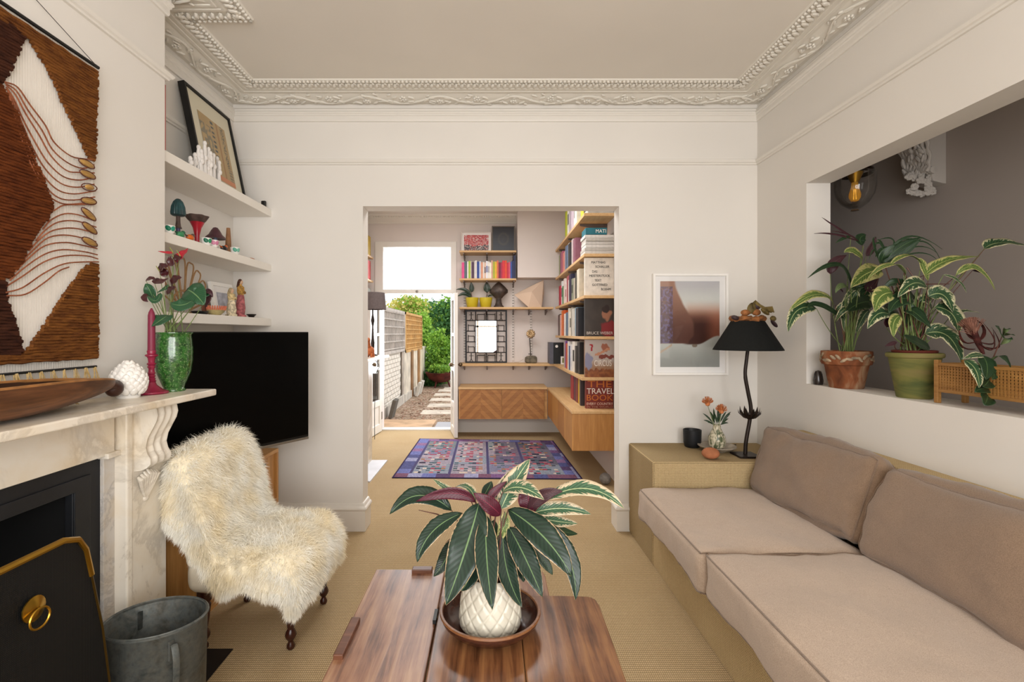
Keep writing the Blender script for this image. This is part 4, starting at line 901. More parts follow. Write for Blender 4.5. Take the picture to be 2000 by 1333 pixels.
for k, (a, b, c, wd_, m1) in enumerate([((200, 640, 2.0), (250, 590, 2.0), (310, 530, 2.02), 80, mSpR), ((175, 570, 2.0), (120, 568, 2.0), (40, 556, 2.0), 26, mSpR), ((240, 600, 2.0), (215, 620, 1.99), (210, 665, 1.99), 75, mSp), ((55, 740, 1.98), (85, 700, 1.97), (130, 690, 1.97), 90, mSp), ((120, 780, 1.98), (90, 740, 1.98), (60, 700, 1.98), 70, mSp), ((0, 810, 1.98), (60, 830, 1.96), (130, 800, 1.96), 60, mSp),
          ((160, 850, 1.97), (200, 810, 1.96), (250, 790, 1.96), 90, mSp), ((170, 690, 1.98), (150, 640, 1.98), (150, 600, 1.98), 60, mSp), ((120, 940, 1.97), (160, 900, 1.96), (200, 880, 1.95), 70, mSp), ((500, 950, 2.02), (480, 1000, 2.0), (470, 1060, 2.0), 80, mPurp), ((440, 930, 2.02), (500, 920, 2.0), (530, 970, 2.0), 50, mPurp), ((-60, 940, 1.98), (-80, 980, 1.97), (-50, 1010, 1.97), 55, mSp), ((-70, 820, 1.98), (-20, 800, 1.97), (20, 810, 1.97), 40, mSp)]):
    A, Bm, Cc = (P(*z4(q[0], q[1]), q[2]) for q in (a, b, c)); sp = leaf(gv, A, Bm, Cc, wd_ / 4.596 * 2.0 / K, m1, m1, F, fold=.3, seed=40 + k, name='spathe', shape=.6, wave=.06)
    stem(gv, VC + Vector((R.uniform(-.03, .03), R.uniform(-.03, .03), .22)), A, mStem, .0022)
    if k < 4: g = MB(); g.tube([A, A + Vector((-.008, -.01, .022))], [.0025, .0015], 6); g.build('spadix', mat('spadix', '8A8A4A', .6), gv)
# ================================================================ PICTURE, LAMP AND THINGS ON THE SISAL ARM
XW0, XW1, ZW0, ZW1 = 1.079, 1.579, 1.050, 1.727; yw = YB
wp = thing('framed_photograph', 'white framed blurred photograph in brown and grey on the wall beside the lamp', 'picture', ((XW0 + XW1) / 2, yw - .01, ZW0))
mFr = mat('white frame', 'F8F5F0', .4, 0, .4)
def frame(name, root, x0, x1, z0, z1, y0, y1, w_, m, T=None):
    g = MB()
    for a, b, c, d in ((x0, x1, z0, z0 + w_), (x0, x1, z1 - w_, z1)): g.box(a, b, y0, y1, c, d, T=T)
    for a, b in ((x0, x0 + w_), (x1 - w_, x1)): g.box(a, b, y0, y1, z0 + w_, z1 - w_, T=T)
    return g.build(name, m, root)
frame('frame', wp, XW0, XW1, ZW0, ZW1, yw - .034, yw - .002, .014, mFr)
B(XW0 + .013, XW1 - .013, yw - .014, yw - .010, ZW0 + .013, ZW1 - .013).build('mount', mat('mount board', 'F2EFEC', .8), wp)
def ss(a, b, x): t = max(0, min(1, (x - a) / (b - a))); return t * t * (3 - 2 * t)
def mixc(a, b, t): return tuple(x + (y - x) * t for x, y in zip(a, b))
def photo(u, v):
    v = 1 - v; c = mixc((.76, .75, .76), (.84, .84, .82), ss(0, .22, v)) if v < .5 else mixc((.74, .75, .73), (.58, .59, .57), ss(.68, 1, v))
    # haze and far body on the right
    low = .735 - .10 * ss(.62, .98, u)
    m = ss(.20, .42, v) * ss(.36, .50, u) * (1 - ss(low - .01, low + .012, v))
    c = mixc(c, mixc((.80, .60, .50), mixc((.27, .15, .12), (.60, .36, .28), ss(.70, .98, u)), ss(.26, .52, v)), m)
    # near limb, widening downwards to a rounded foot
    edge = .24 + .16 * ss(0, .35, v) + .16 * ss(.25, .52, v) - .10 * ss(.62, .73, v)
    m = (1 - ss(edge - .02, edge + .03, u)) * (1 - ss(.715, .735, v))
    c = mixc(c, mixc((.66, .50, .42), (.36, .22, .18), ss(.05, .70, v)), m)
    if u < .21 and .06 < v < .72:
        h = noise.noise(Vector((u * 26, v * 34, 1))); c = mixc(c, (.44, .44, .68) if h > .12 else (.34, .30, .40), .6 if abs(h) > .08 else .2)
    d = ((u - .58) / .05) ** 2 + ((v - .750) / .022) ** 2; c = mixc(c, (.42, .34, .26), (1 - ss(.6, 1.0, d)) * (.5 + .5 * (int(u * 90) % 2)))
    if abs(v - (.83 - u * .45)) < .014 and u < .2 and v > .73: c = (.72, .64, .55)
    return c
print_plane('print', wp, (XW0 + .052, yw - .0145, ZW0 + .052), (.398, 0, 0), (0, 0, .576), 90, 130, photo)
B(XW0 + .012, XW1 - .012, yw - .024, yw - .022, ZW0 + .012, ZW1 - .012).build('glazing', thinglass('picture glass', .5), wp)

ZA = .592
LB = Vector((1.525, 2.90, ZA)); lp = thing('table_lamp', 'tall dark metal lamp with black conical shade and lotus flower on its stem', 'lamp', LB)
mBrz = mat('dark bronze', '2A201B', .45, .5, .5, .2, 20); mShade = mat('black shade cloth', '1A1B1A', .85, 0, .2, .1, 90)
g = MB(); g.box(LB.x - .065, LB.x + .065, LB.y - .065, LB.y + .065, ZA, ZA + .012); g.build('base', mBrz, lp, bevel=.003)
st = [(1.522, .60), (1.527, .68), (1.548, .80), (1.556, .88), (1.538, .98), (1.522, 1.08), (1.530, 1.17), (1.540, 1.25)]
g = MB(); g.tube(spline([(x, 2.90, z) for x, z in st], 6), [.011] * 30 + [.010] * 13, 10); g.build('stem', mBrz, lp, smooth=True)
g = MB(); c0 = Vector((1.548, 2.90, .825))
for r_, n_, up, L_ in ((0, 9, .35, .062), (.3, 9, .9, .055)):
    for k in range(n_):
        a = 2 * PI * (k + r_) / n_; d = Vector((math.cos(a), math.sin(a), 0)); g.tube([c0 + d * .008, c0 + d * (.03) + Vector((0, 0, -.005 + up * .01)), c0 + d * L_ * .95 + Vector((0, 0, .018 + up * .022)), c0 + d * L_ + Vector((0, 0, .034 + up * .03))], [.006, .012, .008, .001], 6, squash=.4)
g.ball(c0, .02, .02, .016); g.build('lotus_flower', mBrz, lp, smooth=True)
SC = Vector((1.536, 2.90, 0))
g = MB(); g.lathe([(.191, 1.232), (.192, 1.228), (.188, 1.228), (.088, 1.398), (.091, 1.402), (.191, 1.232)], SC, 56, capb=False); g.build('shade', mShade, lp, smooth=True, angle=60)
g = MB()
for a in (0, 2.09, 4.19): g.tube([SC + Vector((0, 0, 1.39)), SC + Vector((.089 * math.cos(a), .089 * math.sin(a), 1.398))], .002, 5)
g.tube([SC + Vector((0, 0, 1.25)), SC + Vector((0, 0, 1.39))], .008, 8); g.ball(SC + Vector((0, 0, 1.30)), .028, .028, .036); g.build('bulb_holder', mat('ivory', 'D8CDB8', .5), lp, smooth=True)
wr_ = thing('dried_wreath', 'ring of dried orange peel and curled seed pods on the lampshade top', 'wreath', SC + Vector((0, 0, 1.402)))
mOrg = mat('dried orange', '845530', .7, 0, .3, .3, 40, .002, 60); mOlv = mat('dried olive pod', '6A5A32', .6, 0, .3, .3, 30); mDk = mat('dried dark pod', '3A2A2C', .5, 0, .4, .2, 30)
g = MB(); g.tube([SC + Vector((.084 * math.cos(a), .084 * math.sin(a), 1.415 + .006 * math.sin(5 * a))) for a in [2 * PI * k / 40 for k in range(41)]], [.015 + .004 * math.sin(k * 2.3) for k in range(41)], 8, cap=False); g.build('ring', mOrg, wr_, smooth=True)
for k, (dx, dz, rx, rz, m_, tlt) in enumerate([(-.125, 1.420, .024, .014, mDk, .3), (-.055, 1.45, .030, .018, mOrg, 0), (-.015, 1.475, .026, .034, mOlv, .4), (.015, 1.452, .028, .020, mOrg, .1), (.02, 1.49, .020, .024, mDk, -.6), (.075, 1.455, .012, .030, mOlv, -.9), (.105, 1.465, .022, .014, mOlv, .5), (.128, 1.415, .018, .016, mOlv, .8), (.135, 1.385, .010, .028, mDk, -.7)]):
    g = MB(); g.ball(SC + Vector((dx * .88, -.07, dz)), rx, .016, rz, 10, 7, T=Matrix.Rotation(tlt, 3, 'Y')); g.build('pod', m_, wr_, smooth=True)
g = MB(); g.tube([SC + Vector((-.012, -.08, 1.47)), SC + Vector((-.02, -.085, 1.505)), SC + Vector((.0, -.085, 1.512)), SC + Vector((.03, -.08, 1.49)), SC + Vector((.06, -.08, 1.475)), SC + Vector((.10, -.08, 1.478)), SC + Vector((.112, -.08, 1.45))], [.005, .012, .012, .01, .008, .01, .004], 8, squash=.4); g.build('curled_leaf', mOlv, wr_, smooth=True)
cp = Vector((1.300, 3.13, ZA)); g = MB(); g.lathe([(.001, 0), (0.0391, 0), (0.0478, .006), (0.0539, .03), (0.0566, .112), (0.0539, .114), (0.0513, .110), (0.0478, .03), (.001, .012)], cp, 40, capb=False)
one('black_pot', 'small matt black pot standing empty on the sisal arm by the wall', 'pot', g, mat('matt black ceramic', '16181C', .5, 0, .4), smooth=True, angle=50)
pl = Vector((1.408, 3.02, ZA)); g = MB(); g.lathe([(.001, 0), (0.0495, 0), (0.0540, .006), (0.0945, .020), (0.1125, .034), (0.1116, .038), (0.0927, .027), (0.0450, .014), (.001, .012)], pl, 48, capb=False)
one('stone_dish', 'shallow grey stoneware dish under the speckled vase on the sisal arm', 'dish', g, mat('grey stoneware', '9C9182', .6, 0, .4, .15, 20), smooth=True, angle=60)
tv_ = NT('speckled glaze').set(.35, 0, .5); vv_ = tv_.coord((1, 1, .5)); tv_.l(tv_.ramp(tv_.noise(vv_, 45, 4, 1.5), [(.44, '5C6448'), (.5, 'B9B096'), (.6, 'D5CDB6')]), tv_.b.inputs['Base Color'])
vz = thing('speckled_vase', 'small cream and green speckled vase holding orange pincushion flowers', 'vase', pl + Vector((.0, 0, .014)))
g = MB(); g.lathe([(.001, 0), (0.0342, 0), (0.0450, .018), (0.0522, .045), (0.0495, .075), (0.0360, .105), (0.0234, .130), (0.0216, .148), (0.0243, .153), (0.0198, .153), (0.0180, .14), (.001, .12)], pl + Vector((0, 0, .014)), 36, capb=False); g.build('body', tv_.m, vz, smooth=True, angle=60)
mPin = mat('orange pincushion', 'C67C4C', .7, 0, .3, .15, 60); top = pl + Vector((0, 0, .16))
for k, (px, py, y) in enumerate([(1382, 789, 3.0), (1409, 804, 2.98)]):
    c = P(px, py, y); g = MB(); r = random.Random(k)
    for j in range(110):
        d = Vector((r.gauss(0, 1), r.gauss(0, 1), abs(r.gauss(.3, 1)))).normalized(); g.tube([c + d * .008, c + d * .026 + Vector((0, 0, .004)), c + d * .034 + Vector((0, 0, .012))], [.0012, .001, .0014], 3)
    g.ball(c, .016, n=8, m=6); g.build('flower', mPin, vz, smooth=False); stem(vz, top - Vector((0, 0, .05)), c - Vector((0, 0, .01)), mStem, .003)
r = random.Random(8)
for k, (dx, dz) in enumerate([(-.075, .03), (-.085, .075), (-.05, .09), (-.03, .11), (-.06, .02), (.01, .13), (.02, .07), (.05, .09), (.075, .075), (.08, .04), (.06, .02), (-.01, .08), (.03, .12), (.0, .05), (.09, .085), (-.035, .055)]):
    b = top + Vector((dx * .35, r.uniform(-.01, .01), dz * .25)); t_ = top + Vector((dx, r.uniform(-.03, .02), dz)); leaf(vz, b, (b + t_) / 2 + Vector((0, 0, .006)), t_, .012, mG3, mUnd, F, n=5, seed=k)
eg = PZ(1390, 897, ZA); g = MB(); g.ball((1.285, 2.835, ZA + .033), .052, .046, .033, 20, 12, T=Matrix.Rotation(.3, 3, 'Z'))
one('terracotta_stone', 'rounded terracotta coloured stone on the sisal arm in front of the dish', 'stone', g, mat('terracotta stone', 'B0714F', .8, 0, .2, .12, 14, .0015, 50), smooth=True)
g = MB(); g.tube(spline([(1.47, 3.02, ZA + .008), (1.44, 3.12, ZA + .006), (1.50, 3.18, ZA + .006), (1.60, 3.16, ZA + .006)], 6), .003, 6); one('lamp_cable', 'thin black lamp cable lying on the sisal arm behind the dish', 'cable', g, mBlack)

# ================================================================ WINDOW SILL PLANTS
ZS = 1.042
struct(B(1.925, 2.01, .55, 2.748, ZS - .04, ZS).build('trim_8', mTrim, bevel=.003))
tt = NT('aged terracotta').set(.8, 0, .2); vt = tt.coord((1, 1, .6)); tt.l(tt.ramp(tt.noise(vt, 13, 6, .8), [(.3, '5B3524'), (.5, '8A5233'), (.68, 'A98A6C')]), tt.b.inputs['Base Color'])
p1 = Vector((1.868, 2.545, ZS)); q1 = thing('terracotta_pot_plant', 'calathea in aged terracotta pot with carved leaf band, left end of the sill', 'plant', p1)
g = MB(); g.lathe([(.001, 0), (.072, 0), (.076, .004), (.097, .118), (.100, .122), (.108, .124), (.111, .130), (.113, .188), (.111, .194), (.102, .195), (.098, .18), (.001, .175)], p1, 48, capb=False); pt1 = g.build('pot', tt.m, q1, smooth=True, angle=45)
g = MB(); r = random.Random(12)
for k in range(30):
    a = 2 * PI * k / 30; c = p1 + Vector((.1135 * math.cos(a), .1135 * math.sin(a), .158 + r.uniform(-.016, .016))); T = Matrix.Rotation(a, 3, 'Z') @ Matrix.Rotation(r.uniform(-.9, .9), 3, 'X'); g.ball(c, .004, .020, .008, 6, 4, T=T)
stuff(g.build('carved_band', mat('carved clay', '9B8870', .8, 0, .2, .3, 20), pt1, smooth=True))
p2 = Vector((1.885, 2.155, ZS)); q2 = thing('green_pot_plant', 'large calathea in moss-green weathered pot in the middle of the sill', 'plant', p2)
t2 = NT('mossy clay').set(.8, 0, .25); v2 = t2.coord((.5, .5, 2)); t2.l(t2.ramp(t2.noise(v2, 9, 6, .8), [(.3, '4E5A34'), (.5, '77743F'), (.7, '8C7A52')]), t2.b.inputs['Base Color'])
g = MB(); g.lathe([(.001, 0), (.061, 0), (.064, .004), (.092, .178), (.099, .180), (.102, .186), (.102, .196), (.098, .201), (.091, .200), (.088, .185), (.001, .182)], p2, 48, capb=False); g.build('pot', t2.m, q2, smooth=True, angle=45)
g = MB(); g.lathe([(.001, .19), (.065, .19), (.076, .196), (.082, .210), (.078, .212), (.068, .204), (.001, .2)], p2, 32, capb=False); g.build('inner_pot', mat('red brown liner', '6B3026', .6), q2, smooth=True)
z2 = lambda u, v: (1530 + u / 3.332, 400 + v / 3.332); z3 = lambda u, v: (1700 + u / 3.507, 440 + v / 3.507)
def plant(root, rows, zf, sc_, base, Yd, offy=0):
    for k, (a, b, c, wd_, m1, m2, hn, dy) in enumerate(rows):
        A, Bm, Cc = P(*zf(*a), Yd + offy), P(*zf(*b), Yd + dy * .5 + offy), P(*zf(*c), Yd + dy + offy)
        leaf(root, A, Bm, Cc, wd_ / sc_ * Yd / K * 1.1, m1, m2, hn, fold=.2, n=12, seed=k, shape=.7, wave=.035)
        if wd_ > 18:
            bs_ = base + Vector((R.uniform(-.035, .035), R.uniform(-.035, .035), 0)); stem(root, bs_, A, mStem if k % 3 else mStemR, .0026, (R.uniform(-.02, .02), 0, 0))
plant(q1, [((335, 655), (210, 585), (38, 692), 72, mG2, mUnd, (0, -.7, .8), -.08), ((400, 745), (230, 650), (160, 680), 40, mG3, mUnd, F, -.08), ((215, 675), (90, 690), (30, 830), 85, mG1, mPurp, F, -.1), ((440, 525), (350, 390), (158, 478), 42, mG3, mUnd, (0, -.8, .7), -.05), ((305, 452), (330, 380), (412, 328), 62, mPurp, mG3, F, 0),
    ((490, 235), (350, 150), (250, 82), 16, mPurp, mG3, F, 0), ((490, 240), (340, 195), (200, 188), 15, mPurp, mG3, F, 0), ((470, 215), (390, 185), (310, 170), 10, mPurp, mG3, F, 0), ((440, 205), (390, 220), (340, 250), 20, mG3, mUnd, F, 0), ((515, 265), (500, 220), (540, 195), 62, mG3, mUnd, F, .02),
    ((515, 350), (450, 300), (395, 312), 52, mG2, mUnd, F, 0), ((540, 335), (575, 280), (602, 208), 42, mPurp, mG3, F, 0), ((640, 430), (540, 450), (438, 540), 110, mG2, mUnd, F, -.05), ((580, 640), (500, 640), (405, 700), 95, mG3, mPurp, F, -.03), ((560, 620), (640, 590), (720, 572), 95, mG2, mPurp, F, -.03), ((540, 560), (570, 530), (620, 470), 60, mPurp, mG3, F, .03),
    ((480, 560), (440, 640), (440, 740), 70, mG1, mUnd, F, .02), ((560, 690), (520, 730), (470, 840), 60, mG1, mUnd, F, .02), ((500, 600), (545, 560), (600, 545), 50, mG3, mPurp, F, .03), ((430, 560), (390, 700), (400, 830), 40, mG1, mUnd, F, 0), ((390, 570), (370, 550), (350, 543), 12, mPurp, mG3, F, 0)],
    z2, 3.332, p1 + Vector((-.01, 0, .185)), 2.50)
for k in range(14):
    a = p1 + Vector((R.uniform(-.035, .03), R.uniform(-.03, .03), .18)); b = P(*z2(R.uniform(400, 560), R.uniform(500, 640)), 2.5 + R.uniform(-.05, .05)); stem(q1, a, b, mStem, .0035)
stem(q1, p1 + Vector((0, 0, .18)), P(*z2(520, 270), 2.5), mStem, .005)
def extra(root, base, zf, box, n, Yd, seed):
    r = random.Random(seed)
    for k in range(n):
        u, v = r.uniform(*box[:2]), r.uniform(*box[2:]); d = r.choice((-1, 1)); A = P(*zf(u, v), Yd + r.uniform(-.02, .08)); Bm = P(*zf(u + d * 50, v - 15), Yd + r.uniform(-.05, .05)); Cc = P(*zf(u + d * r.uniform(80, 130), v + r.uniform(20, 110)), Yd + r.uniform(-.08, .06))
        leaf(root, A, Bm, Cc, r.uniform(.03, .05), r.choice((mG3, mG3, mG1, mUnd)), mPurp, (r.uniform(-.3, .3), -1, .5), n=8, seed=seed + k, shape=.7)
        stem(root, base + Vector((r.uniform(-.03, .03), r.uniform(-.03, .03), 0)), A, mStem, .0025)
extra(q1, p1 + Vector((0, 0, .18)), z2, (420, 580, 480, 700), 9, 2.52, 300); extra(q2, p2 + Vector((0, 0, .2)), z3, (150, 450, 400, 650), 13, 2.16, 400)
palm = [((690, 395), (640, 260), (612, 232)), ((690, 390), (640, 262), (590, 268)), ((690, 390), (740, 250), (832, 228)), ((690, 390), (760, 260), (850, 262)), ((600, 340), (640, 290), (700, 280))]
for k, (a, b, c) in enumerate(palm): leaf(q2, P(*z2(*a), 2.2), P(*z2(*b), 2.2), P(*z2(*c), 2.2), .016, mG3, mUnd, F, n=10, name='frond', seed=k)
for k, (a, b, c, wd_) in enumerate([((85, 265), (190, 160), (345, 85), 60), ((120, 265), (230, 190), (348, 92), 45), ((80, 265), (95, 200), (180, 130), 62), ((100, 260), (160, 110), (50, 102), 16), ((100, 260), (250, 80), (492, 165), 14), ((120, 260), (330, 110), (478, 235), 12), ((120, 262), (330, 190), (470, 252), 10), ((110, 260), (300, 150), (455, 190), 10), ((70, 270), (30, 170), (-10, 240), 12), ((100, 260), (180, 120), (310, 95), 14), ((70, 270), (20, 120), (35, 85), 22)]):
    leaf(q2, P(*z3(*a), 2.2), P(*z3(*b), 2.18), P(*z3(*c), 2.16), wd_ / 3.507 * 2.2 / K, mG3, mUnd, F, n=12, name='frond', seed=50 + k)
stem(q2, p2 + Vector((0, 0, .2)), P(*z3(95, 265), 2.2), mStemR, .004)
plant(q2, [((370, 345), (520, 245), (745, 218), 78, mG2, mUnd, (0, -.6, .9), -.03), ((780, 162), (900, 120), (1110, 150), 110, mG1, mUnd, (0, -.6, .9), -.05), ((585, 345), (720, 290), (855, 445), 45, mG2, mPurp, F, -.03), ((700, 310), (750, 318), (800, 325), 20, mPurp, mG3, F, 0), ((500, 340), (600, 380), (660, 465), 24, mG1, mUnd, F, 0), ((350, 262), (240, 210), (120, 292), 60, mG2, mUnd, U_, 0), ((395, 380), (350, 260), (330, 250), 55, mG2, mUnd, F, 0), ((240, 340), (140, 270), (-20, 365), 70, mG2, mUnd, U_, -.02),
    ((385, 425), (290, 400), (188, 495), 90, mG1, mUnd, F, -.05), ((155, 465), (70, 490), (30, 595), 110, mG2, mPurp, F, -.06), ((295, 520), (200, 510), (125, 605), 95, mG3, mPurp, F, -.04), ((255, 580), (320, 610), (412, 705), 90, mG3, mPurp, F, -.06), ((395, 490), (500, 480), (562, 600), 115, mG1, mPurp, F, -.05), ((440, 560), (560, 610), (602, 745), 130, mG1, mPurp, F, -.07), ((555, 612), (650, 590), (745, 602), 52, mG1, mUnd, U_, -.03), ((205, 620), (160, 670), (160, 768), 72, mG2, mPurp, F, -.04),
    ((135, 615), (50, 610), (-20, 710), 85, mG1, mPurp, F, -.06), ((410, 845), (310, 800), (225, 755), 75, mG3, mPurp, F, -.06), ((370, 745), (530, 760), (625, 942), 130, mG1, mPurp, F, -.10), ((110, 700), (120, 660), (140, 640), 45, mPurp, mG3, F, .03), ((230, 420), (170, 390), (90, 430), 60, mG3, mPurp, F, .05), ((180, 800), (140, 815), (100, 830), 26, mPurp, mG3, F, 0), ((300, 540), (250, 600), (240, 700), 70, mG3, mPurp, F, .02)],
    z3, 3.507, p2 + Vector((-.01, 0, .2)), 2.12)
for k in range(22):
    a = p2 + Vector((R.uniform(-.05, .05), R.uniform(-.05, .05), .2)); b = P(*z3(R.uniform(180, 470), R.uniform(330, 600)), 2.15 + R.uniform(-.08, .08)); stem(q2, a, b, mStem if k % 3 else mStemR, .0032)
for a, b in (((440, 470), (590, 345)), ((520, 480), (660, 290)), ((230, 390), (370, 345)), ((370, 405), (540, 403)), ((250, 290), (330, 410)), ((230, 330), (280, 420))): stem(q2, P(*z3(*a), 2.15), P(*z3(*b), 2.13), mStemR, .003)
stem(q2, P(*z3(520, 480), 2.15), P(*z3(780, 165), 2.1), mStemR, .003)
g = MB(); g.lathe([(.001, 0), (.022, 0), (.026, .02), (.020, .06), (.014, .075), (.001, .08)], (1.825, 2.70, ZS), 16, capb=False); one('dark_ornament', 'small dark glass ornament behind the terracotta pot at the end of the sill', 'ornament', g, mat('dark glass', '2E2724', .2, 0, .6), smooth=True)
# cane planter
cn = thing('cane_planter', 'rectangular woven cane planter on wooden legs at the sill front', 'planter', (1.90, 1.80, ZS))
mCane = wood('cane wood', '8A5F2F', 'B4864A', 'y', 20, .5); x0, x1, ya, yb = 1.835, 1.965, 1.60, 2.005; zl, zh = ZS + .052, ZS + .160
for x in (x0 + .008, x1 - .008):
    for y in (ya + .008, yb - .008): B(x - .009, x + .009, y - .009, y + .009, ZS, ZS + .178).build('leg', mCane, cn, bevel=.003)
for z in (zl, zh):
    for x in (x0 + .006, x1 - .006): B(x - .006, x + .006, ya + .017, yb - .017, z - .006, z + .006).build('rail', mCane, cn, bevel=.002)
    for y in (ya + .006, yb - .006): B(x0 + .017, x1 - .017, y - .006, y + .006, z - .006, z + .006).build('rail', mCane, cn, bevel=.002)
tcn = NT('cane webbing').set(.6, 0, .3); vc = tcn.coord(); s1 = tcn.wave(vc, 26, 'Y'); s2_ = tcn.wave(vc, 26, 'Z'); hole = tcn.math('MULTIPLY', s1, s2_)
tcn.l(tcn.ramp(hole, [(.38, 'BC8A4C'), (.60, '3A2414')]), tcn.b.inputs['Base Color']); tcn.bump(tcn.math('SUBTRACT', 1, hole), .8, .002)
g = MB()
nyc, nzc = 30, 9
yy = [ya + .016 + (yb - ya - .032) * k / nyc for k in range(nyc + 1)]; zz_ = [zl + .004 + (zh - zl - .008) * k / nzc for k in range(nzc + 1)]
for k in range(nyc): g.box(x0 + .003, x0 + .006, yy[k], yy[k] + .0065, zl, zh)
for k in range(nzc): g.box(x0 + .0045, x0 + .0075, ya + .014, yb - .014, zz_[k], zz_[k] + .0065)
for k in range(nyc): g.tube([(x0 + .006, yy[k] + .003, zl + .004), (x0 + .006, min(yy[k] + (zh - zl), yb - .014), min(zh, zl + (yb - .014 - yy[k])) )], .0016, 4)
stuff(g.build('cane_webbing', mCane, cn))
g = MB()
for k in range(10): g.box(x0 + .01 + k * .0115, x0 + .0165 + k * .0115, yb - .006, yb - .003, zl, zh)
for k in range(9): g.box(x0 + .01, x1 - .01, yb - .0075, yb - .0045, zz_[k], zz_[k] + .0065)
stuff(g.build('cane_webbing', mCane, cn))
g = MB(); g.box(x0 + .016, x1 - .016, ya + .018, yb - .018, zl - .004, zl + .004); g.build('base_board', mCane, cn)
g = MB(); g.box(x0 + .010, x0 + .013, ya + .018, yb - .012, zl + .005, zh - .012); g.box(x1 - .013, x1 - .010, ya + .018, yb - .012, zl + .005, zh - .012); g.box(x0 + .013, x1 - .013, yb - .015, yb - .012, zl + .005, zh - .012); g.build('liner', mat('cane hole shade', '20150C', .9), cn)  # dark walls added inside so the cane holes look shaded
inner = thing('trailing_plant', 'small trailing plant with glossy and variegated leaves spilling from the cane planter', 'plant', (1.90, 1.82, zl + .004))
g = MB(); g.lathe([(.001, 0), (.045, 0), (.055, .09), (.050, .09), (.001, .08)], (1.90, 1.87, zl + .004), 20, capb=False); g.build('inner_pot', mBlack, inner, smooth=True)
for k, (a, b, c, wd_, m_, hn) in enumerate([((640, 925), (720, 990), (745, 1115), 85, mG1, F), ((760, 890), (800, 960), (790, 1060), 100, mG3, F), ((820, 940), (850, 1000), (835, 1060), 60, mG3, F), ((820, 1040), (800, 1080), (770, 1105), 80, mG3, F), ((830, 1130), (770, 1120), (715, 1145), 62, mG3, F), ((800, 1150), (800, 1190), (780, 1235), 85, mG3, F),
                                                  ((830, 930), (900, 900), (960, 975), 60, mG3, U_), ((850, 1010), (920, 1000), (1000, 1050), 55, mG3, F), ((840, 1070), (900, 1060), (1000, 1130), 70, mG3, F), ((840, 1120), (900, 1130), (980, 1195), 75, mG3, F), ((900, 765), (890, 730), (858, 688), 52, mG3, F), ((905, 760), (920, 720), (962, 712), 34, mG3, F), ((910, 755), (950, 745), (992, 758), 22, mG3, F), ((892, 820), (930, 780), (978, 785), 50, mG3, F), ((780, 900), (720, 890), (640, 915), 40, mG1, F)]):
    leaf(inner, P(*z3(*a), 1.80), P(*z3(*b), 1.77), P(*z3(*c), 1.75), wd_ / 3.507 * 1.8 / K * 1.15, m_, mUnd, hn, fold=.12, n=10, seed=k, shape=.8)
stem(inner, (1.90, 1.85, zl + .09), P(*z3(900, 765), 1.80), mStemR, .0028); stem(inner, P(*z3(790, 960), 1.81), P(*z3(800, 1160), 1.78), mStem, .0025)
pr = thing('dried_protea', 'dried dark red protea head rising from the cane planter', 'dried flower', P(*z3(755, 880), 1.92))
pc = P(*z3(700, 720), 1.93); mPro = mat('dried protea', '4A2622', .8, 0, .2, .3, 40); mPro2 = mat('protea tuft', 'A07464', .9, 0, .1, .2, 60)
g = MB(); g.tube([P(*z3(775, 885), 1.92), P(*z3(745, 820), 1.93), pc], [.005, .010, .013], 10); g.build('stem', mPro, pr, smooth=True)
g = MB(); r = random.Random(5); ax = (P(*z3(685, 655), 1.93) - P(*z3(745, 820), 1.93)).normalized()
for k in range(170):
    d = (ax + Vector((r.gauss(0, .32), r.gauss(0, .32), r.gauss(0, .32)))).normalized(); g.tube([pc - ax * .03, pc - ax * .01 + d * .03, pc - ax * .005 + d * .058], [.0014, .0014, .0008], 3)
stuff(g.build('tuft', mPro2, pr))
for k, (a, b, c) in enumerate([((745, 800), (850, 800), (770, 668)), ((745, 810), (840, 850), (840, 720)), ((720, 800), (640, 800), (608, 720)), ((720, 850), (640, 840), (605, 785)), ((750, 790), (780, 720), (730, 650)), ((720, 790), (660, 740), (640, 680)), ((760, 830), (880, 830), (830, 700))]):
    g = MB(); g.tube(thru(P(*z3(*a), 1.92), P(*z3(*b), 1.90 + .01 * k), P(*z3(*c), 1.90), 10), [.003, .006, .007, .007, .006, .006, .005, .005, .004, .003, .001], 6, squash=.4); g.build('bract', mPro, pr, smooth=True)

# ================================================================ HALL
hl = thing('glass_lantern', 'clear glass jar lantern with amber filament bulb hanging in the hallway', 'lamp', (2.20, 2.92, 2.0))
LC = Vector((2.195, 2.92, 0)); zb = 1.33 + (651 - 412) * 2.92 / K
g = MB(); g.lathe([(.001, zb + .01), (.030, zb + .014), (.070, zb + .045), (.098, zb + .095), (.106, zb + .14), (.106, zb + .22), (.102, zb + .22), (.102, zb + .14), (.094, zb + .098), (.067, zb + .05), (.028, zb + .019), (.001, zb + .016)], LC, 40, capb=False); g.build('glass_jar', thinglass('jar glass', .6), hl, smooth=True)
g = MB(); g.lathe([(.001, 0), (.022, 0), (.020, .006), (.001, .008)], LC + Vector((0, 0, zb)), 20); g.build('drip_knob', mat('smoked knob', '6B5238', .3, .3), hl, smooth=True)
g = MB(); g.lathe([(.089, zb + .215), (.094, zb + .220), (.094, zb + .240), (.086, zb + .240), (.086, zb + .215)], LC, 40, capb=False); g.build('collar', mat('bronze ring', '2A1C10', .35, .8), hl, smooth=True)
for k in range(3):
    a = k * 2.09 + .5; g = MB(); g.tube([LC + Vector((.090 * math.cos(a), .090 * math.sin(a), zb + .225)), LC + Vector((.05 * math.cos(a), .05 * math.sin(a), zb + .27)), LC + Vector((0, 0, zb + .275))], .006, 6); g.build('strut', mat('bronze ring', '2A1C10', .35, .8), hl)
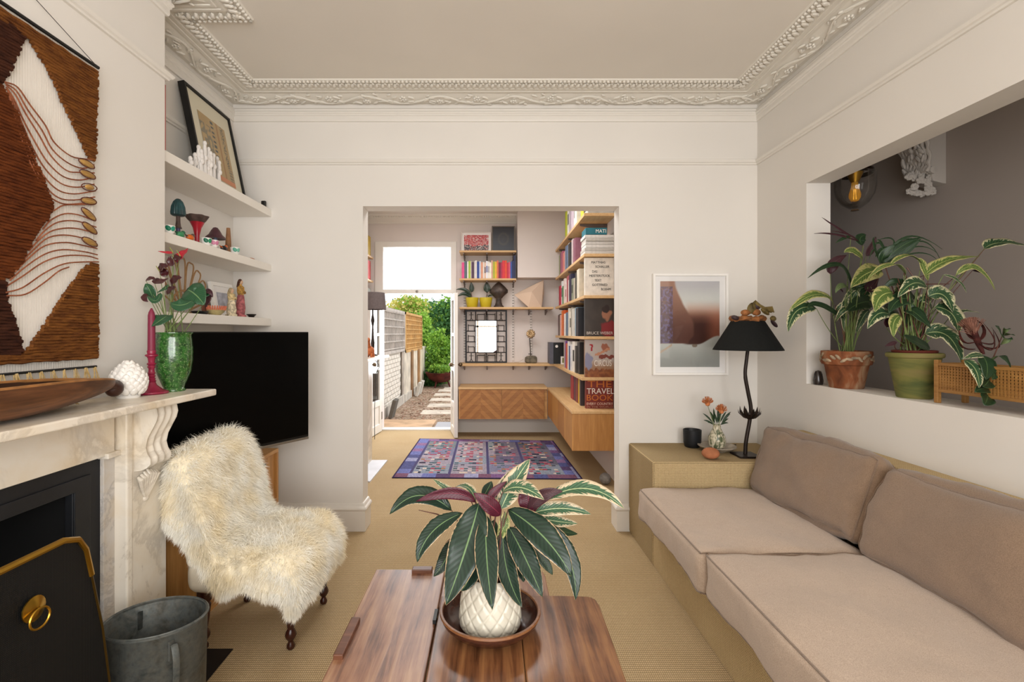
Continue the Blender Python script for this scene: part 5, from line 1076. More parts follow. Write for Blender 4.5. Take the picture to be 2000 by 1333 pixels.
g = MB(); g.lathe([(.02, zb + .17), (.032, zb + .20), (.045, zb + .23), (.03, zb + .265), (.012, zb + .28), (.001, zb + .285)], LC, 20); g.build('brass_socket', mBrass, hl, smooth=True)
g = MB(); g.lathe([(.001, zb + .055), (.020, zb + .060), (.030, zb + .080), (.031, zb + .10), (.020, zb + .14), (.016, zb + .175), (.001, zb + .176)], LC, 20, capb=False); g.build('bulb', NT('amber bulb').set(.05, 0, .5, Base_Color=(*lin('E0A93A'), 1), Transmission_Weight=.6, IOR=1.1, Emission_Color=(1, .6, .15, 1), Emission_Strength=.05).m, hl, smooth=True)
g = MB()
for k in range(4): g.tube([LC + Vector((.008 * math.cos(k * 1.57), .008 * math.sin(k * 1.57), zb + .07)), LC + Vector((.005 * math.cos(k * 1.57 + .5), .005 * math.sin(k * 1.57 + .5), zb + .13))], .0012, 4)
g.build('filament', NT('filament').set(.5, 0, .5, Emission_Color=(1, .6, .2, 1), Emission_Strength=1.5).m, hl)
g = MB(); g.tube([LC + Vector((0, 0, zb + .28)), LC + Vector((0, 0, ZC))], .005, 6); g.build('hanging_rod', mat('bronze ring', '2A1C10', .35, .8), hl)
# scroll bracket under the hall arch
co = struct(B(2.665, 2.8, 2.99, 3.10, 2.62, ZC).build('trim_9', mHall, bevel=.004))
mPl = mat('hall plaster', 'D3CCC4', .75, 0, .3)
cbk = thing('plaster_corbel', 'ornate white plaster scroll corbel on the hallway wall', 'corbel', (2.74, 3.05, 2.16))
g = MB(); g.prism([(2.80, 2.62), (2.665, 2.62), (2.668, 2.56), (2.68, 2.48), (2.70, 2.40), (2.705, 2.33), (2.72, 2.27), (2.80, 2.25)], 'y', 2.975, 3.10); g.build('bracket', mPl, cbk, bevel=.004)
g = MB(); r = random.Random(3)
for k in range(9):
    u = (k - 4) / 4; y = 3.02 + u * .095; sp = 1 + .0 * u
    pth = spline([(2.575 + abs(u) * .03, y + u * .01, 2.62), (2.585 + abs(u) * .03, y, 2.55), (2.625 + abs(u) * .02, y - u * .005, 2.46), (2.66, y - u * .012, 2.38), (2.655, y - u * .02, 2.32)], 5)
    g.tube([p + Vector((0, .006 * math.sin(i * 1.3 + k * 2), 0)) for i, p in enumerate(pth)], [.011 + .003 * math.sin(i * 1.7 + k) for i in range(len(pth))], 7)
for k in range(26):
    t = r.random(); x = 2.57 + .09 * t; z = 2.61 - .29 * t; g.ball((x - .006, 3.02 + r.uniform(-.075, .075), z), .010, r.uniform(.008, .014), r.uniform(.016, .032), 7, 5, T=Matrix.Rotation(r.uniform(-.7, .7), 3, 'X') @ Matrix.Rotation(-.3, 3, 'Y'))
stuff(g.build('acanthus_leaf', mPl, cbk, smooth=True))
g = MB()
for k in range(34):
    a = r.uniform(0, 2 * PI); q = r.random() ** .5; c = Vector((2.672 + .092 * q * math.cos(a), 3.015 - .03 * (1 - q) + .02 * math.cos(a * 3), 2.265 + .085 * q * math.sin(a)))
    for j in range(5):
        an = j * 2 * PI / 5 + k; s_ = r.uniform(.009, .013); g.ball(c + Vector((.013 * math.cos(an), -.004 * (j % 2), .013 * math.sin(an))), s_, s_ * .9, s_, 6, 4)
    g.ball(c + Vector((0, -.008, 0)), .007, n=6, m=4)
stuff(g.build('flower_cluster', mPl, cbk, smooth=True))
g = MB(); g.lathe([(.022, 0), (.022, .02), (.001, .022)], (2.70, 2.97, 2.33), 16, T=Matrix.Rotation(PI / 2, 3, 'X')); g.build('boss', mPl, cbk, smooth=True)
# ================================================================ ALCOVE SHELF OBJECTS
Z1, Z2, Z3 = 2.163, 1.792, 1.428
# framed print leaning on the top shelf, in the plane through (x=-1.60 at the foot, -1.70 at the head)
pf = thing('framed_print', 'black framed faded oriental print leaning on the topmost alcove shelf', 'picture', (-1.62, 3.22, Z1))
O = Vector((-1.585, 2.655, Z1 + .002)); Uy = Vector((-.01, .485, 0)); Vz = Vector((-.115, 0, .555)); Tp = basis(O, Uy, Vz)
Wp, Hp = Uy.length, Vz.length
g = MB()
for a, b, c, d in ((0, Wp, 0, .014), (0, Wp, Hp - .014, Hp), (0, .014, .014, Hp - .014), (Wp - .014, Wp, .014, Hp - .014)): g.box(a, b, c, d, -.026, .010, T=Tp)
g.build('frame', mBlack, pf)
g = MB(); g.box(.013, Wp - .013, .013, Hp - .013, -.010, -.002, T=Tp); g.build('mount', mat('cream mount', 'D9D2BC', .8), pf)
def oriental(u, v):
    c = mixc((.72, .62, .44), (.66, .55, .38), noise.noise(Vector((u * 3, v * 3, 0))) * .5 + .5)
    if v < .08: return (.80, .52, .36)
    n = noise.noise(Vector((u * 12, v * 12, 4)))
    if u < .38 and .25 < v < .85 and n > -.05: c = mixc(c, (.42, .42, .38), .7)
    if .42 < u < .52 and v > .25 and int(v * 26) % 2 == 0: c = (.28, .30, .30)
    if .80 < u < .92 and v > .3 and noise.noise(Vector((u * 50, v * 40, 9))) > 0: c = (.38, .36, .30)
    if u > .8 and v < .28 and int(u * 40) % 2 and int(v * 40) % 2: c = (.35, .37, .35)
    if abs(u - .66) < .02 or abs(u - .60) < .008: c = mixc(c, (.60, .42, .24), .8)
    return c
Tm = lambda a, b: Tp @ Vector((a, b, .0))
print_plane('print', pf, Tm(.10, .075), Tm(Wp - .095, .075) - Tm(.10, .075), Tm(.10, Hp - .115) - Tm(.10, .075), 60, 60, oriental)
mWp = mat('chalk white', 'E4DFDA', .7, 0, .3)
co_ = thing('figure_sculpture', 'white clustered finger-like plaster figures in front of the framed print', 'sculpture', (-1.52, 2.72, Z1))
r = random.Random(6)
for k, (px, py) in enumerate([(372, 310), (381, 303), (388, 288), (393, 296), (400, 280), (407, 292), (411, 300), (417, 304), (424, 310), (395, 305), (405, 315), (428, 318)]):
    q = PX(px, py, -1.525 + r.uniform(-.02, .02)); g = MB(); b = Vector((q.x, q.y, Z1)); h_ = max(.04, q.z - Z1)
    g.tube([b, b + Vector((0, r.uniform(-.006, .006), h_ * .4)), b + Vector((0, r.uniform(-.01, .01), h_ * .75)), b + Vector((0, 0, h_))], [.012, .009, .010, .007], 8); g.ball(b + Vector((0, 0, h_)), .011, .010, .014, 8, 6); g.ball(b + Vector((.005, 0, h_ * .55)), .011, .012, .016, 8, 6); g.build('figure', mWp, co_, smooth=True)
one('small_speaker', 'tiny black gadget at the far end of the topmost alcove shelf', 'gadget', B(-1.535, -1.505, 3.215, 3.235, Z1, Z1 + .05), mBlack, bevel=.006)
g = MB(); g.box(-1.50, -1.49, 2.17, 2.212, Z1, 2.465); one('red_print_edge', 'pinkish framed print edge behind the chimney breast on the topmost shelf', 'picture', g, mat('dusty red', 'B5706A', .6))
# mushrooms
mTeal = mat('teal glaze', '25464A', .3, 0, .5, .3, 30); mPurpG = mat('violet glaze', '4A3A62', .3, 0, .5, .2, 20); mRedG = mat('red glaze', 'A31428', .3, 0, .5, .1, 20); mBrG = mat('brown glaze', '4A3A34', .5, 0, .4, .3, 30); mMauve = mat('mauve brown glaze', '4B2C33', .35, 0, .5, .2, 25)
def base_at(px, X, Z): Y = K * X / (px - CX); return Vector((X, Y, Z))
b = base_at(348, -1.59, Z2); m_ = thing('teal_mushroom', 'ceramic mushroom with ribbed teal cap, tallest on the middle shelf', 'ornament', b)
g = MB(); g.lathe([(.001, .13), (0.0240, .132), (0.0320, .138), (0.0328, .15), (0.0296, .18), (0.0208, .205), (0.0096, .218), (.001, .221)], b, 40, fn=lambda r_, z, th: r_ * (1 + .04 * math.cos(th * 20)), capb=False); g.build('cap', mTeal, m_, smooth=True)
g = MB(); g.lathe([(0.0176, .07), (0.0128, .08), (0.0104, .10), (0.0096, .135), (.001, .135)], b, 16); g.build('upper_stem', mBrG, m_, smooth=True)
g = MB(); g.lathe([(.001, 0), (0.0144, 0), (0.0112, .02), (0.0096, .07), (.001, .075)], b, 16); g.build('stem', mPurpG, m_, smooth=True)
b = base_at(385, -1.60, Z2); m_ = thing('red_mushroom', 'ceramic chanterelle with red funnel stem and ruffled brown top', 'ornament', b)
g = MB(); g.lathe([(.001, 0), (0.0144, 0), (0.0112, .02), (0.0128, .07), (0.0208, .11), (0.0352, .140), (0.0320, .142), (.001, .13)], b, 28, capb=False); g.build('stem', mRedG, m_, smooth=True)
g = MB(); g.lathe([(0.0320, .138), (0.0440, .152), (0.0560, .172), (0.0544, .175), (0.0400, .165), (.001, .150)], b, 48, fn=lambda r_, z, th: r_ * (1 + .08 * math.sin(th * 7) * (z > .15)), capb=False); g.build('cap', mBrG, m_, smooth=True)
b = base_at(421, -1.61, Z2); m_ = thing('mauve_mushroom', 'ceramic mushroom with wide pointed mauve-brown cap and blue stem', 'ornament', b)
g = MB(); g.lathe([(.001, .098), (0.0400, .095), (0.0544, .088), (0.0528, .096), (0.0360, .112), (0.0240, .135), (0.0128, .152), (.001, .156)], b, 36, capb=False); g.build('cap', mMauve, m_, smooth=True)
g = MB(); g.lathe([(.001, 0), (0.0144, 0), (0.0104, .02), (0.0088, .095), (.001, .097)], b, 16); g.build('stem', mat('grey blue glaze', '5A6478', .35, 0, .5, .3, 40), m_, smooth=True)
b = base_at(446, -1.62, Z2); g = MB(); g.lathe([(.001, 0), (0.0176, 0), (0.0160, .10), (0.0104, .185), (.001, .187)], b, 14); one('wooden_spire', 'narrow tapering brown wooden cone at the far end of the mushrooms', 'ornament', g, mat('tapered wood', '8A6242', .6, 0, .3, .2, 20), smooth=True)
def cup(px, X, cols, label, name='painted_cup', sc_=1):
    b = base_at(px, X, Z2); t_ = thing(name, label, 'cup', b); g = MB(); g.lathe([(.001, 0), (.014 * sc_, 0), (.022 * sc_, .012), (.026 * sc_, .042 * sc_), (.024 * sc_, .042 * sc_), (.019 * sc_, .012), (.001, .008)], b, 20, capb=False); g.build('cup', mWC, t_, smooth=True)
    for k, c in enumerate(cols):
        a = -PI / 2 + .9 + (k - .5) * .9; g = MB(); g.ball(b + Vector((.0235 * sc_ * math.cos(a), .0235 * sc_ * math.sin(a), .028 * sc_)), .004, .011 * sc_, .014 * sc_, 8, 5, T=Matrix.Rotation(a, 3, 'Z') @ Matrix.Rotation(.5 - k, 3, 'X')); g.build('motif', mat('motif ' + c, c, .4), t_, smooth=True)
cup(330, -1.515, ['1E7A5E', '2A9A80'], 'white cup with teal leaf painting at the near end of the middle shelf')
cup(403, -1.515, ['1E6A50', '2A8A60'], 'white cup painted with green leaves before the red mushroom')
cup(417, -1.512, ['D48AA8', 'C87A9A'], 'white cup painted pink beside the green leaf cup')
cup(459, -1.515, ['5AA08A', '7ABAA4'], 'white cup with pale teal motif at the far end of the middle shelf')
def bird(px, X, body, head, label, s=1):
    b = base_at(px, X, Z2); t_ = thing('ceramic_bird', label, 'ornament', b); g = MB(); g.ball(b + Vector((0, 0, .016 * s)), .016 * s, .024 * s, .016 * s, 12, 8); g.build('body', mat('glaze ' + body, body, .35), t_, smooth=True)
    g = MB(); g.ball(b + Vector((.0, .022 * s, .030 * s)), .010 * s, .011 * s, .010 * s, 10, 6); g.tube([b + Vector((0, .030 * s, .031 * s)), b + Vector((0, .044 * s, .033 * s))], [.004 * s, .0008], 6); g.build('head', mat('glaze ' + head, head, .35), t_, smooth=True)
    g = MB(); g.tube([b + Vector((0, -.018 * s, .018 * s)), b + Vector((0, -.04 * s, .026 * s))], [.008 * s, .003], 6, squash=.4); g.build('tail', mat('glaze ' + head, head, .35), t_, smooth=True)
bird(371, -1.510, 'D0661E', '5A4A40', 'orange ceramic bird at the foot of the red mushroom'); bird(437, -1.512, '1C1A1C', 'C8602A', 'black and orange ceramic bird near the wooden cone'); bird(352, -1.512, '3A8A5A', '2A6A4A', 'green ceramic bird below the teal mushroom')
g = MB(); q = base_at(491, -1.525, Z2); g.ball(q + Vector((0, 0, .008)), .018, .028, .008, 14, 6); one('terracotta_pebble', 'flat terracotta pebble near the far end of the middle shelf', 'stone', g, mat('terracotta stone', 'B0714F', .8), smooth=True)
# lowest shelf
mRat = wood('rattan', '8A6540', 'B8946A', 'z', 40, .5)
fb = base_at(372, -1.66, Z3); f_ = thing('rattan_fan', 'fan-shaped bent rattan headdress frame standing on the lowest alcove shelf', 'ornament', fb)
fc = Vector((-1.655, 2.60, Z3 + .01))
for k in range(9):
    a = math.radians(-62 + k * 16.5); a2 = math.radians(-62 + (k + 1) * 16.5); L_ = .30 - .012 * abs(k - 3); pt_ = lambda an, rr: fc + Vector((.0, rr * math.sin(an), rr * math.cos(an) * .98))
    g = MB(); g.tube(spline([pt_(a + .03, .05), pt_(a + .03, L_ - .03), pt_((a + a2) / 2, L_), pt_(a2 - .03, L_ - .03), pt_(a2 - .03, .05)], 6), .0042, 6); g.build('loop', mRat, f_, smooth=True)
g = MB(); g.tube([fc + Vector((.004, .12 * math.sin(a), .12 * math.cos(a))) for a in [-1.1 + .22 * k for k in range(11)]], .006, 6); g.build('band', mRat, f_, smooth=True)
cl_ = base_at(402, -1.56, Z3); g = MB(); g.tube(spline([cl_ + Vector((0, 0, .002)), cl_ + Vector((.0, -.01, .05)), cl_ + Vector((0, .01, .09)), cl_ + Vector((0, .03, .115)), cl_ + Vector((0, .055, .105))], 5), [.010] + [.030] * 6 + [.035] * 8 + [.014] * 5 + [.004], 8, squash=.3); one('copper_leaf', 'brown copper curled leaf ornament between the fan and the shell bowl', 'ornament', g, mat('dull copper', '6E4538', .5, .4, .4, .2, 20), smooth=True)
bl = base_at(420, -1.53, Z3); t_ = thing('shell_bowl', 'small bowl with spiky coral pink rim on the lowest alcove shelf', 'bowl', bl)
g = MB(); g.lathe([(.001, 0), (.025, 0), (.045, .018), (.053, .034), (.050, .034), (.04, .018), (.001, .008)], bl, 28, capb=False); g.build('bowl', mat('green cream glaze', 'A89A6C', .4, 0, .5, .2, 30), t_, smooth=True)
g = MB()
for k in range(30):
    a = 2 * PI * k / 30; g.tube([bl + Vector((.048 * math.cos(a), .048 * math.sin(a), .030)), bl + Vector((.056 * math.cos(a), .056 * math.sin(a), .052))], [.006, .003], 5)
stuff(g.build('coral_rim', mat('coral pink', 'D4795C', .5), t_))
g = MB(); q = base_at(390, -1.515, Z3); g.lathe([(.001, 0), (.025, 0), (.042, .014), (.040, .016), (.022, .004), (.001, .004)], q, 24, capb=False); one('black_dish', 'small shallow black dish in front of the copper leaf', 'dish', g, mBlack, smooth=True)
g = MB(); q = base_at(491, -1.512, Z3); g.lathe([(.001, 0), (.014, 0), (.020, .010), (.030, .020), (.028, .021), (.016, .010), (.001, .005)], q, 24, capb=False); one('tiny_bowl', 'tiny dark metal bowl at the far end of the lowest alcove shelf', 'bowl', g, mat('dark metal', '2A2421', .35, .5), smooth=True)
fr_ = thing('small_white_frame', 'small white framed picture standing at the back of the lowest alcove shelf', 'picture', (-1.70, 3.15, Z3))
Of = Vector((-1.66, 2.90, Z3 + .001)); Tf = basis(Of, (0.0, 1, 0), (-.16, 0, 1)); g = MB(); Wf, Hf = .24, .215
for a, b_, c, d in ((0, Wf, 0, .022), (0, Wf, Hf - .022, Hf), (0, .022, .022, Hf - .022), (Wf - .022, Wf, .022, Hf - .022)): g.box(a, b_, c, d, -.012, .008, T=Tf)
g.build('frame', mFr, fr_); g = MB(); g.box(.02, Wf - .02, .02, Hf - .02, -.006, -.002, T=Tf); g.build('mount', mat('mount board', 'DAD8D8', .8), fr_)
g = MB(); g.box(.06, Wf - .06, .05, Hf - .06, -.002, -.0005, T=Tf); g.build('print', mat('grey print', 'A9AAB4', .6, 0, .3, .15, 30), fr_)
def figurine(name, label, px, X, h_, robe, skirt, hair, arms):
    b = base_at(px, X, Z3); t_ = thing(name, label, 'figurine', b)
    g = MB(); g.lathe([(.001, 0), (.032, 0), (.032, .012), (.024, .014), (.028, h_ * .25), (.020, h_ * .52), (.017, h_ * .58), (.001, h_ * .58)], b, 18, sy=.85, fn=lambda r_, z, th: r_ * (1 + .06 * math.sin(th * 9 + z * 40)), capb=True); g.build('skirt', skirt, t_, smooth=True)
    g = MB(); g.lathe([(.016, h_ * .54), (.022, h_ * .68), (.021, h_ * .78), (.008, h_ * .83), (.007, h_ * .86), (.001, h_ * .86)], b, 14, sy=.8); g.tube([b + Vector((.0, .018, h_ * .76)), b + Vector((.018, .018, h_ * .62)), b + Vector((.026, .004, h_ * .66))], [.007, .006, .004], 6); g.tube([b + Vector((.0, -.018, h_ * .76)), b + Vector((.018, -.018, h_ * .62)), b + Vector((.026, -.004, h_ * .66))], [.007, .006, .004], 6); g.build('torso', robe, t_, smooth=True)
    g = MB(); g.ball(b + Vector((.002, 0, h_ * .91)), .012, .011, .015, 10, 8); g.build('head', mat('doll skin', 'C9A486', .6), t_, smooth=True)
    g = MB(); g.ball(b + Vector((-.003, 0, h_ * .93)), .013, .014, .016, 10, 8); 
    if hair is not None: g.tube([b + Vector((-.010, 0, h_ * .93)), b + Vector((-.016, 0, h_ * .80)), b + Vector((-.014, 0, h_ * .70))], [.010, .010, .005], 6); g.build('hair', hair, t_, smooth=True)
figurine('carved_figurine', 'cream and gold painted figurine with a bird at its arm on the lowest shelf', 452, -1.53, .165, mat('gold cream', 'C9B384', .6, 0, .3, .25, 60), mat('striped cream', 'C4B79C', .7, 0, .3, .3, 70), mat('pale hair', 'A89470', .7), 0)
figurine('carved_lady', 'painted figurine of a long haired woman in pink skirt, rightmost of the pair', 470, -1.54, .235, mat('gold bodice', 'A9803E', .6, 0, .3, .3, 60), mat('faded pink skirt', '9E5A5C', .7, 0, .3, .3, 60), mat('brown hair', '4A2A1C', .7), 0)

# ================================================================ RUG
rug = thing('patterned_rug', 'purple and blue flatwoven rug with patchwork border in the rear room', 'rug', (-.05, 5.2, 0))
c4 = [PZ(766, 933, .008), PZ(1138, 936, .008), PZ(1080, 861, .008), PZ(820, 857, .008)]
def rugp(u, v): return (c4[0] * (1 - u) + c4[1] * u) * (1 - v) + (c4[3] * (1 - u) + c4[2] * u) * v
g = MB(); g.grid(132, 110, rugp)
# give it a real edge
o = g.build('woven_field', vcol('rug wool', .95, .1, .001, 300), rug)
rr_ = random.Random(21)
BORD = [(.46, .34, .50), (.42, .44, .64), (.52, .40, .54), (.34, .27, .40), (.58, .58, .70), (.46, .32, .40), (.32, .33, .50)]
FLD = [(.52, .55, .60), (.57, .60, .62), (.47, .47, .56), (.45, .48, .50), (.58, .55, .60)]
hcell = lambda a, b, s=0: random.Random(a * 7919 + b * 104729 + s).random()
def rugc(u, v):
    if u < .008 or u > .992 or v < .012 or v > .99: return (.20, .15, .30)
    bu, bv = .075, .085
    if u < bu or u > 1 - bu or v < bv or v > 1 - bv:
        k = int(hcell(int(u * 13.3), int(v * 11.7)) * 7); c = BORD[k % 7]; return tuple(x * (.9 + .2 * hcell(int(u * 130), int(v * 110), 5)) for x in c)
    x = (u - bu) / (1 - 2 * bu); y = (v - bv) / (1 - 2 * bv); cx_, cy_ = int(x * 4), int(y * 4); fx, fy = x * 4 - cx_, y * 4 - cy_
    c = FLD[int(hcell(cx_, cy_, 1) * 5)]
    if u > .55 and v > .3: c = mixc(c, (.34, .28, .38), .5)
    if fx < .06: return (.30, .28, .42)
    row = int(fy * 5)
    if .12 < fx < .9:
        h = hcell(int(x * 40), cy_ * 5 + row, 3); k = hcell(cx_, row, 9)
        if .2 < (fy * 5) % 1 < .75 and h > .45:
            c = [(.62, .22, .30), (.16, .14, .22), (.78, .72, .66), (.72, .40, .42), (.25, .35, .38), (.60, .42, .28)][int(hcell(int(x * 40), cy_ * 9 + row * 3 + cx_, 4) * 6)]
        elif k > .7: c = mixc(c, (.70, .62, .64), .6)
    return tuple(q * (.92 + .16 * hcell(int(u * 132), int(v * 110), 6)) for q in c)
paint(o, rugc)
sd_ = o.modifiers.new('S', 'SOLIDIFY'); sd_.thickness = .007; sd_.offset = -1
ft = MB(); ft.tube([c4[0] + Vector((0, 0, -.003)), c4[1] + Vector((0, 0, -.003))], .005, 6); ft.tube([c4[0] + Vector((0, 0, -.003)), c4[3] + Vector((0, 0, -.003))], .004, 6); ft.tube([c4[1] + Vector((0, 0, -.003)), c4[2] + Vector((0, 0, -.003))], .004, 6)
ft.build('bound_edge', mat('indigo binding', '2B2140', .9), rug)

# ================================================================ REAR ROOM SHELVES
mShO = wood('light oak shelf', 'C79C68', 'DDBB8A', 'x', 8, .5); mShOY = wood('light oak shelf y', 'C79C68', 'DDBB8A', 'y', 8, .5)
mBr = mat('bracket grey', '6E625C', .5, .4); mUp = mat('white upright', 'DCD3CC', .5, .1); mSlot = mat('upright slots', '6B625C', .8)
RY, RF = Y2, 6.22
def rshelf(x0, x1, z, lab, th=.024): 
    s_ = thing('wall_shelf', lab, 'shelf', ((x0 + x1) / 2, 6.36, z - th), 'rear wall shelves'); B(x0, x1, RF, RY - .001, z - th, z).build('board', mShO, s_, bevel=.002)
    for x in [x for x in (-.36, -.06, .29, .50, .72) if x0 < x < x1 - .02]:
        q = MB(); q.prism([(RF + .02, z - th - .002), (RY - .002, z - th - .002), (RY - .002, z - th - .07), (RY - .02, z - th - .07), (RF + .02, z - th - .02)], 'x', x - .006, x + .006); q.build('bracket', mBr, s_)
    return s_
SZ = [.935, 1.300, 1.665, 2.035, 2.395]
rshelf(-.415, .32, SZ[4], 'short oak shelf under the two pictures, topmost on the rear wall'); rshelf(-.415, .32, SZ[3], 'short oak shelf of colourful books on the rear wall'); rshelf(-.415, .80, SZ[2], 'oak shelf with yellow pots and bust on the rear wall'); rshelf(-.415, .80, SZ[0], 'long oak shelf with the black framed mirror, lowest on the rear wall', .03)
for x in (-.36, -.06, .29, .53):
    z1 = 2.42 if x < .3 else 1.98
    u_ = one('shelf_upright', {-.36: 'slotted white shelf upright beside the garden door', -.06: 'slotted white shelf upright behind the mirror', .29: 'slotted white shelf upright beside the bust', .53: 'slotted white shelf upright right of the flower ornament'}[x], 'shelf upright', B(x - .014, x + .014, RY - .014, RY - .001, .96, z1), mUp, 'shelf uprights')
    q = MB(); z = 1.0
    while z < z1 - .02: q.box(x - .010, x - .003, RY - .0155, RY - .0135, z, z + .018); q.box(x + .003, x + .010, RY - .0155, RY - .0135, z, z + .018); z += .036
    stuff(q.build('slot', mSlot, u_))
XS = .82
for k, z in enumerate(SZ):
    y0 = 4.28; y1 = 6.18
    lab = ['lowest oak shelf of the right-hand bookcase wall', 'second lowest oak shelf on the right, with the dark portrait book', 'middle oak shelf on the right, with the white lettered book', 'fourth oak shelf up on the right, with stacked magazines', 'topmost oak shelf on the right, under the ceiling'][k]
    s_ = thing('book_shelf', lab, 'shelf', (.96, 5.2, z - .026), 'right wall bookshelves'); B(XS if k else .80, X2R - .001, y0, RF if k in (0, 2) else 6.2, z - .026, z).build('board', mShOY, s_, bevel=.002)
    for y in (4.6, 5.3, 6.0):
        q = MB(); q.prism([(XS + .02, z - .028), (X2R - .002, z - .028), (X2R - .002, z - .09), (XS + .02, z - .045)], 'y', y - .006, y + .006); q.build('bracket', mBr, s_)
# low cabinets with chevron doors
cbn = thing('rear_cabinet', 'wall-hung oak cabinet with chevron veneer doors on the rear wall', 'cabinet', (.15, 6.28, .25))
mCh = [wood('chevron veneer %d' % i, a, b, 'x', 14, .45, 8) for i, (a, b) in enumerate([('A06A38', 'B9834A'), ('8E5A2E', 'AA7642')])]
B(-.415, .70, 6.05, RY - .002, .625, .65).build('top', mShO, cbn, bevel=.002)
B(-.41, .70, 6.075, RY - .002, .25, .623).build('carcass', mOak, cbn)
def strip_door(x0, x1, flip):
    d = B(x0, x1, 6.058, 6.074, .252, .620).build('door', mCh[0], cbn, bevel=.0015); n = 9; W_, H_ = x1 - x0, .368
    # diagonal veneer strips meeting at the door's middle
    for half in (0, 1):
        xa = x0 + half * W_ / 2; up = (half == 0) != flip
        for k in range(n):
            s = (k / n) * (H_ + W_ / 2); e = ((k + 1) / n) * (H_ + W_ / 2)
            def cut(c0, c1):
                poly = [(0, 0), (W_ / 2, 0), (W_ / 2, H_), (0, H_)]
                f = (lambda p: p[0] + p[1]) if not up else (lambda p: (W_ / 2 - p[0]) + p[1])
                for lim, sg in ((c0, 1), (c1, -1)):
                    out = []
                    for i in range(len(poly)):
                        a, b = poly[i], poly[(i + 1) % len(poly)]; fa, fb = (f(a) - lim) * sg, (f(b) - lim) * sg
                        if fa >= 0: out.append(a)
                        if (fa >= 0) != (fb >= 0): t = fa / (fa - fb); out.append((a[0] + (b[0] - a[0]) * t, a[1] + (b[1] - a[1]) * t))
                    poly = out
                    if len(poly) < 3: return None
                return poly
            pz = cut(s + .0015, e - .0015)
            if pz: q = MB(); q.prism([(xa + a, .252 + b) for a, b in pz], 'y', 6.0555, 6.0585); q.build('veneer_strip', mCh[(k + half) % 2], d)
strip_door(-.395, .125, False); strip_door(.131, .66, False)
cr = thing('side_cabinet', 'long wall-hung oak cabinet along the right wall of the rear room', 'cabinet', (.9, 5.1, .30))
B(.695, X2R - .002, 4.19, 6.048, .628, .652).build('top', mShOY, cr, bevel=.002); B(.725, X2R - .002, 4.225, 6.045, .31, .626).build('carcass', mOakY, cr); B(.70, X2R - .004, 4.20, 4.223, .305, .626).build('end_panel', mOakZ, cr, bevel=.002)
for k in range(4): B(.702, .722, 4.226 + k * .454, 4.226 + k * .454 + .450, .308, .624).build('door', [mOakZ, mCh[0], mOakZ, mCh[0]][k], cr, bevel=.002)

# ---------------------------------------------------------------- books
bookmats = {}
def bmat(c):
    if c not in bookmats: bookmats[c] = mat('book cloth ' + c, c, .5, 0, .4, .06, 20)
    return bookmats[c]
def cname(c):
    r_, g_, b_ = hexc(c); import colorsys; h, s, v = colorsys.rgb_to_hsv(r_, g_, b_)
    if v < .2: return 'black'
    if s < .13: return 'white' if v > .8 else 'pale grey' if v > .6 else 'grey' if v > .35 else 'charcoal'
    h *= 360
    n = 'red' if h < 14 or h > 345 else 'orange' if h < 38 else 'yellow' if h < 62 else 'green' if h < 165 else 'teal' if h < 200 else 'blue' if h < 255 else 'purple' if h < 300 else 'pink'
    if n == 'orange' and v < .55: n = 'brown'
    if n == 'orange' and s < .45: n = 'cream' if v > .75 else 'tan'
    if n == 'red' and s < .5 and v > .6: n = 'pink'
    return ('dark ' if v < .45 else '') + n
ORD = 'first second third fourth fifth sixth seventh eighth ninth tenth eleventh twelfth thirteenth fourteenth fifteenth sixteenth seventeenth eighteenth nineteenth twentieth twenty-first twenty-second twenty-third twenty-fourth twenty-fifth twenty-sixth twenty-seventh twenty-eighth twenty-ninth'.split()
def book(loc, th, h_, d, col, label, group, face, spine=None):
    """upright book; face: '-y' spine towards the camera, '-x' spine towards the room"""
    x, y, z = loc; t_ = thing('book', label, 'book', loc, group)
    def bb(a0, a1, b0, b1, c0, c1):   # a along the shelf (thickness), b depth from the spine, c height
        return (x + a0, x + a1, y + b0, y + b1, z + c0, z + c1) if face == '-y' else ((x + b0, x + b1, y + a0, y + a1, z + c0, z + c1) if face == '-x' else (x - b1, x - b0, y + a0, y + a1, z + c0, z + c1))
    g = MB(); g.box(*bb(0, th, 0, .003, 0, h_)); g.box(*bb(0, .0025, .003, d, 0, h_)); g.box(*bb(th - .0025, th, .003, d, 0, h_)); g.build('cover', bmat(col), t_)
    g = MB(); g.box(*bb(.0025, th - .0025, .0035, d - .005, .004, h_ - .005)); g.build('page_block', mPaper, t_)
    if spine:
        g = MB(); g.box(*bb(th * .2, th * .8, -.0008, 0, h_ * .35, h_ * .72)); g.build('spine_label', bmat(spine), t_)
    return t_
def row(pos, cols, spans, group, where, side, face, depth=(.16, .22), hr=(.20, .27), fixed='y'):
    a = pos[0]
    for k, c in enumerate(cols):
        th = spans[k % len(spans)] if isinstance(spans, (list, tuple)) else spans; sp = None
        if isinstance(c, tuple): c, sp = c
        h_ = R.uniform(*hr); d = R.uniform(*depth)
        loc = (a, pos[1] + R.uniform(0, .008), pos[2]) if face == '-y' else (pos[1] + R.uniform(-.004, .012) * (1 if face == '-x' else -1), a, pos[2])
        book(loc, th - .001, h_, d, c, f'{cname(c)} book, {ORD[k]} from the {side} on {where}', group, face, sp); a += th
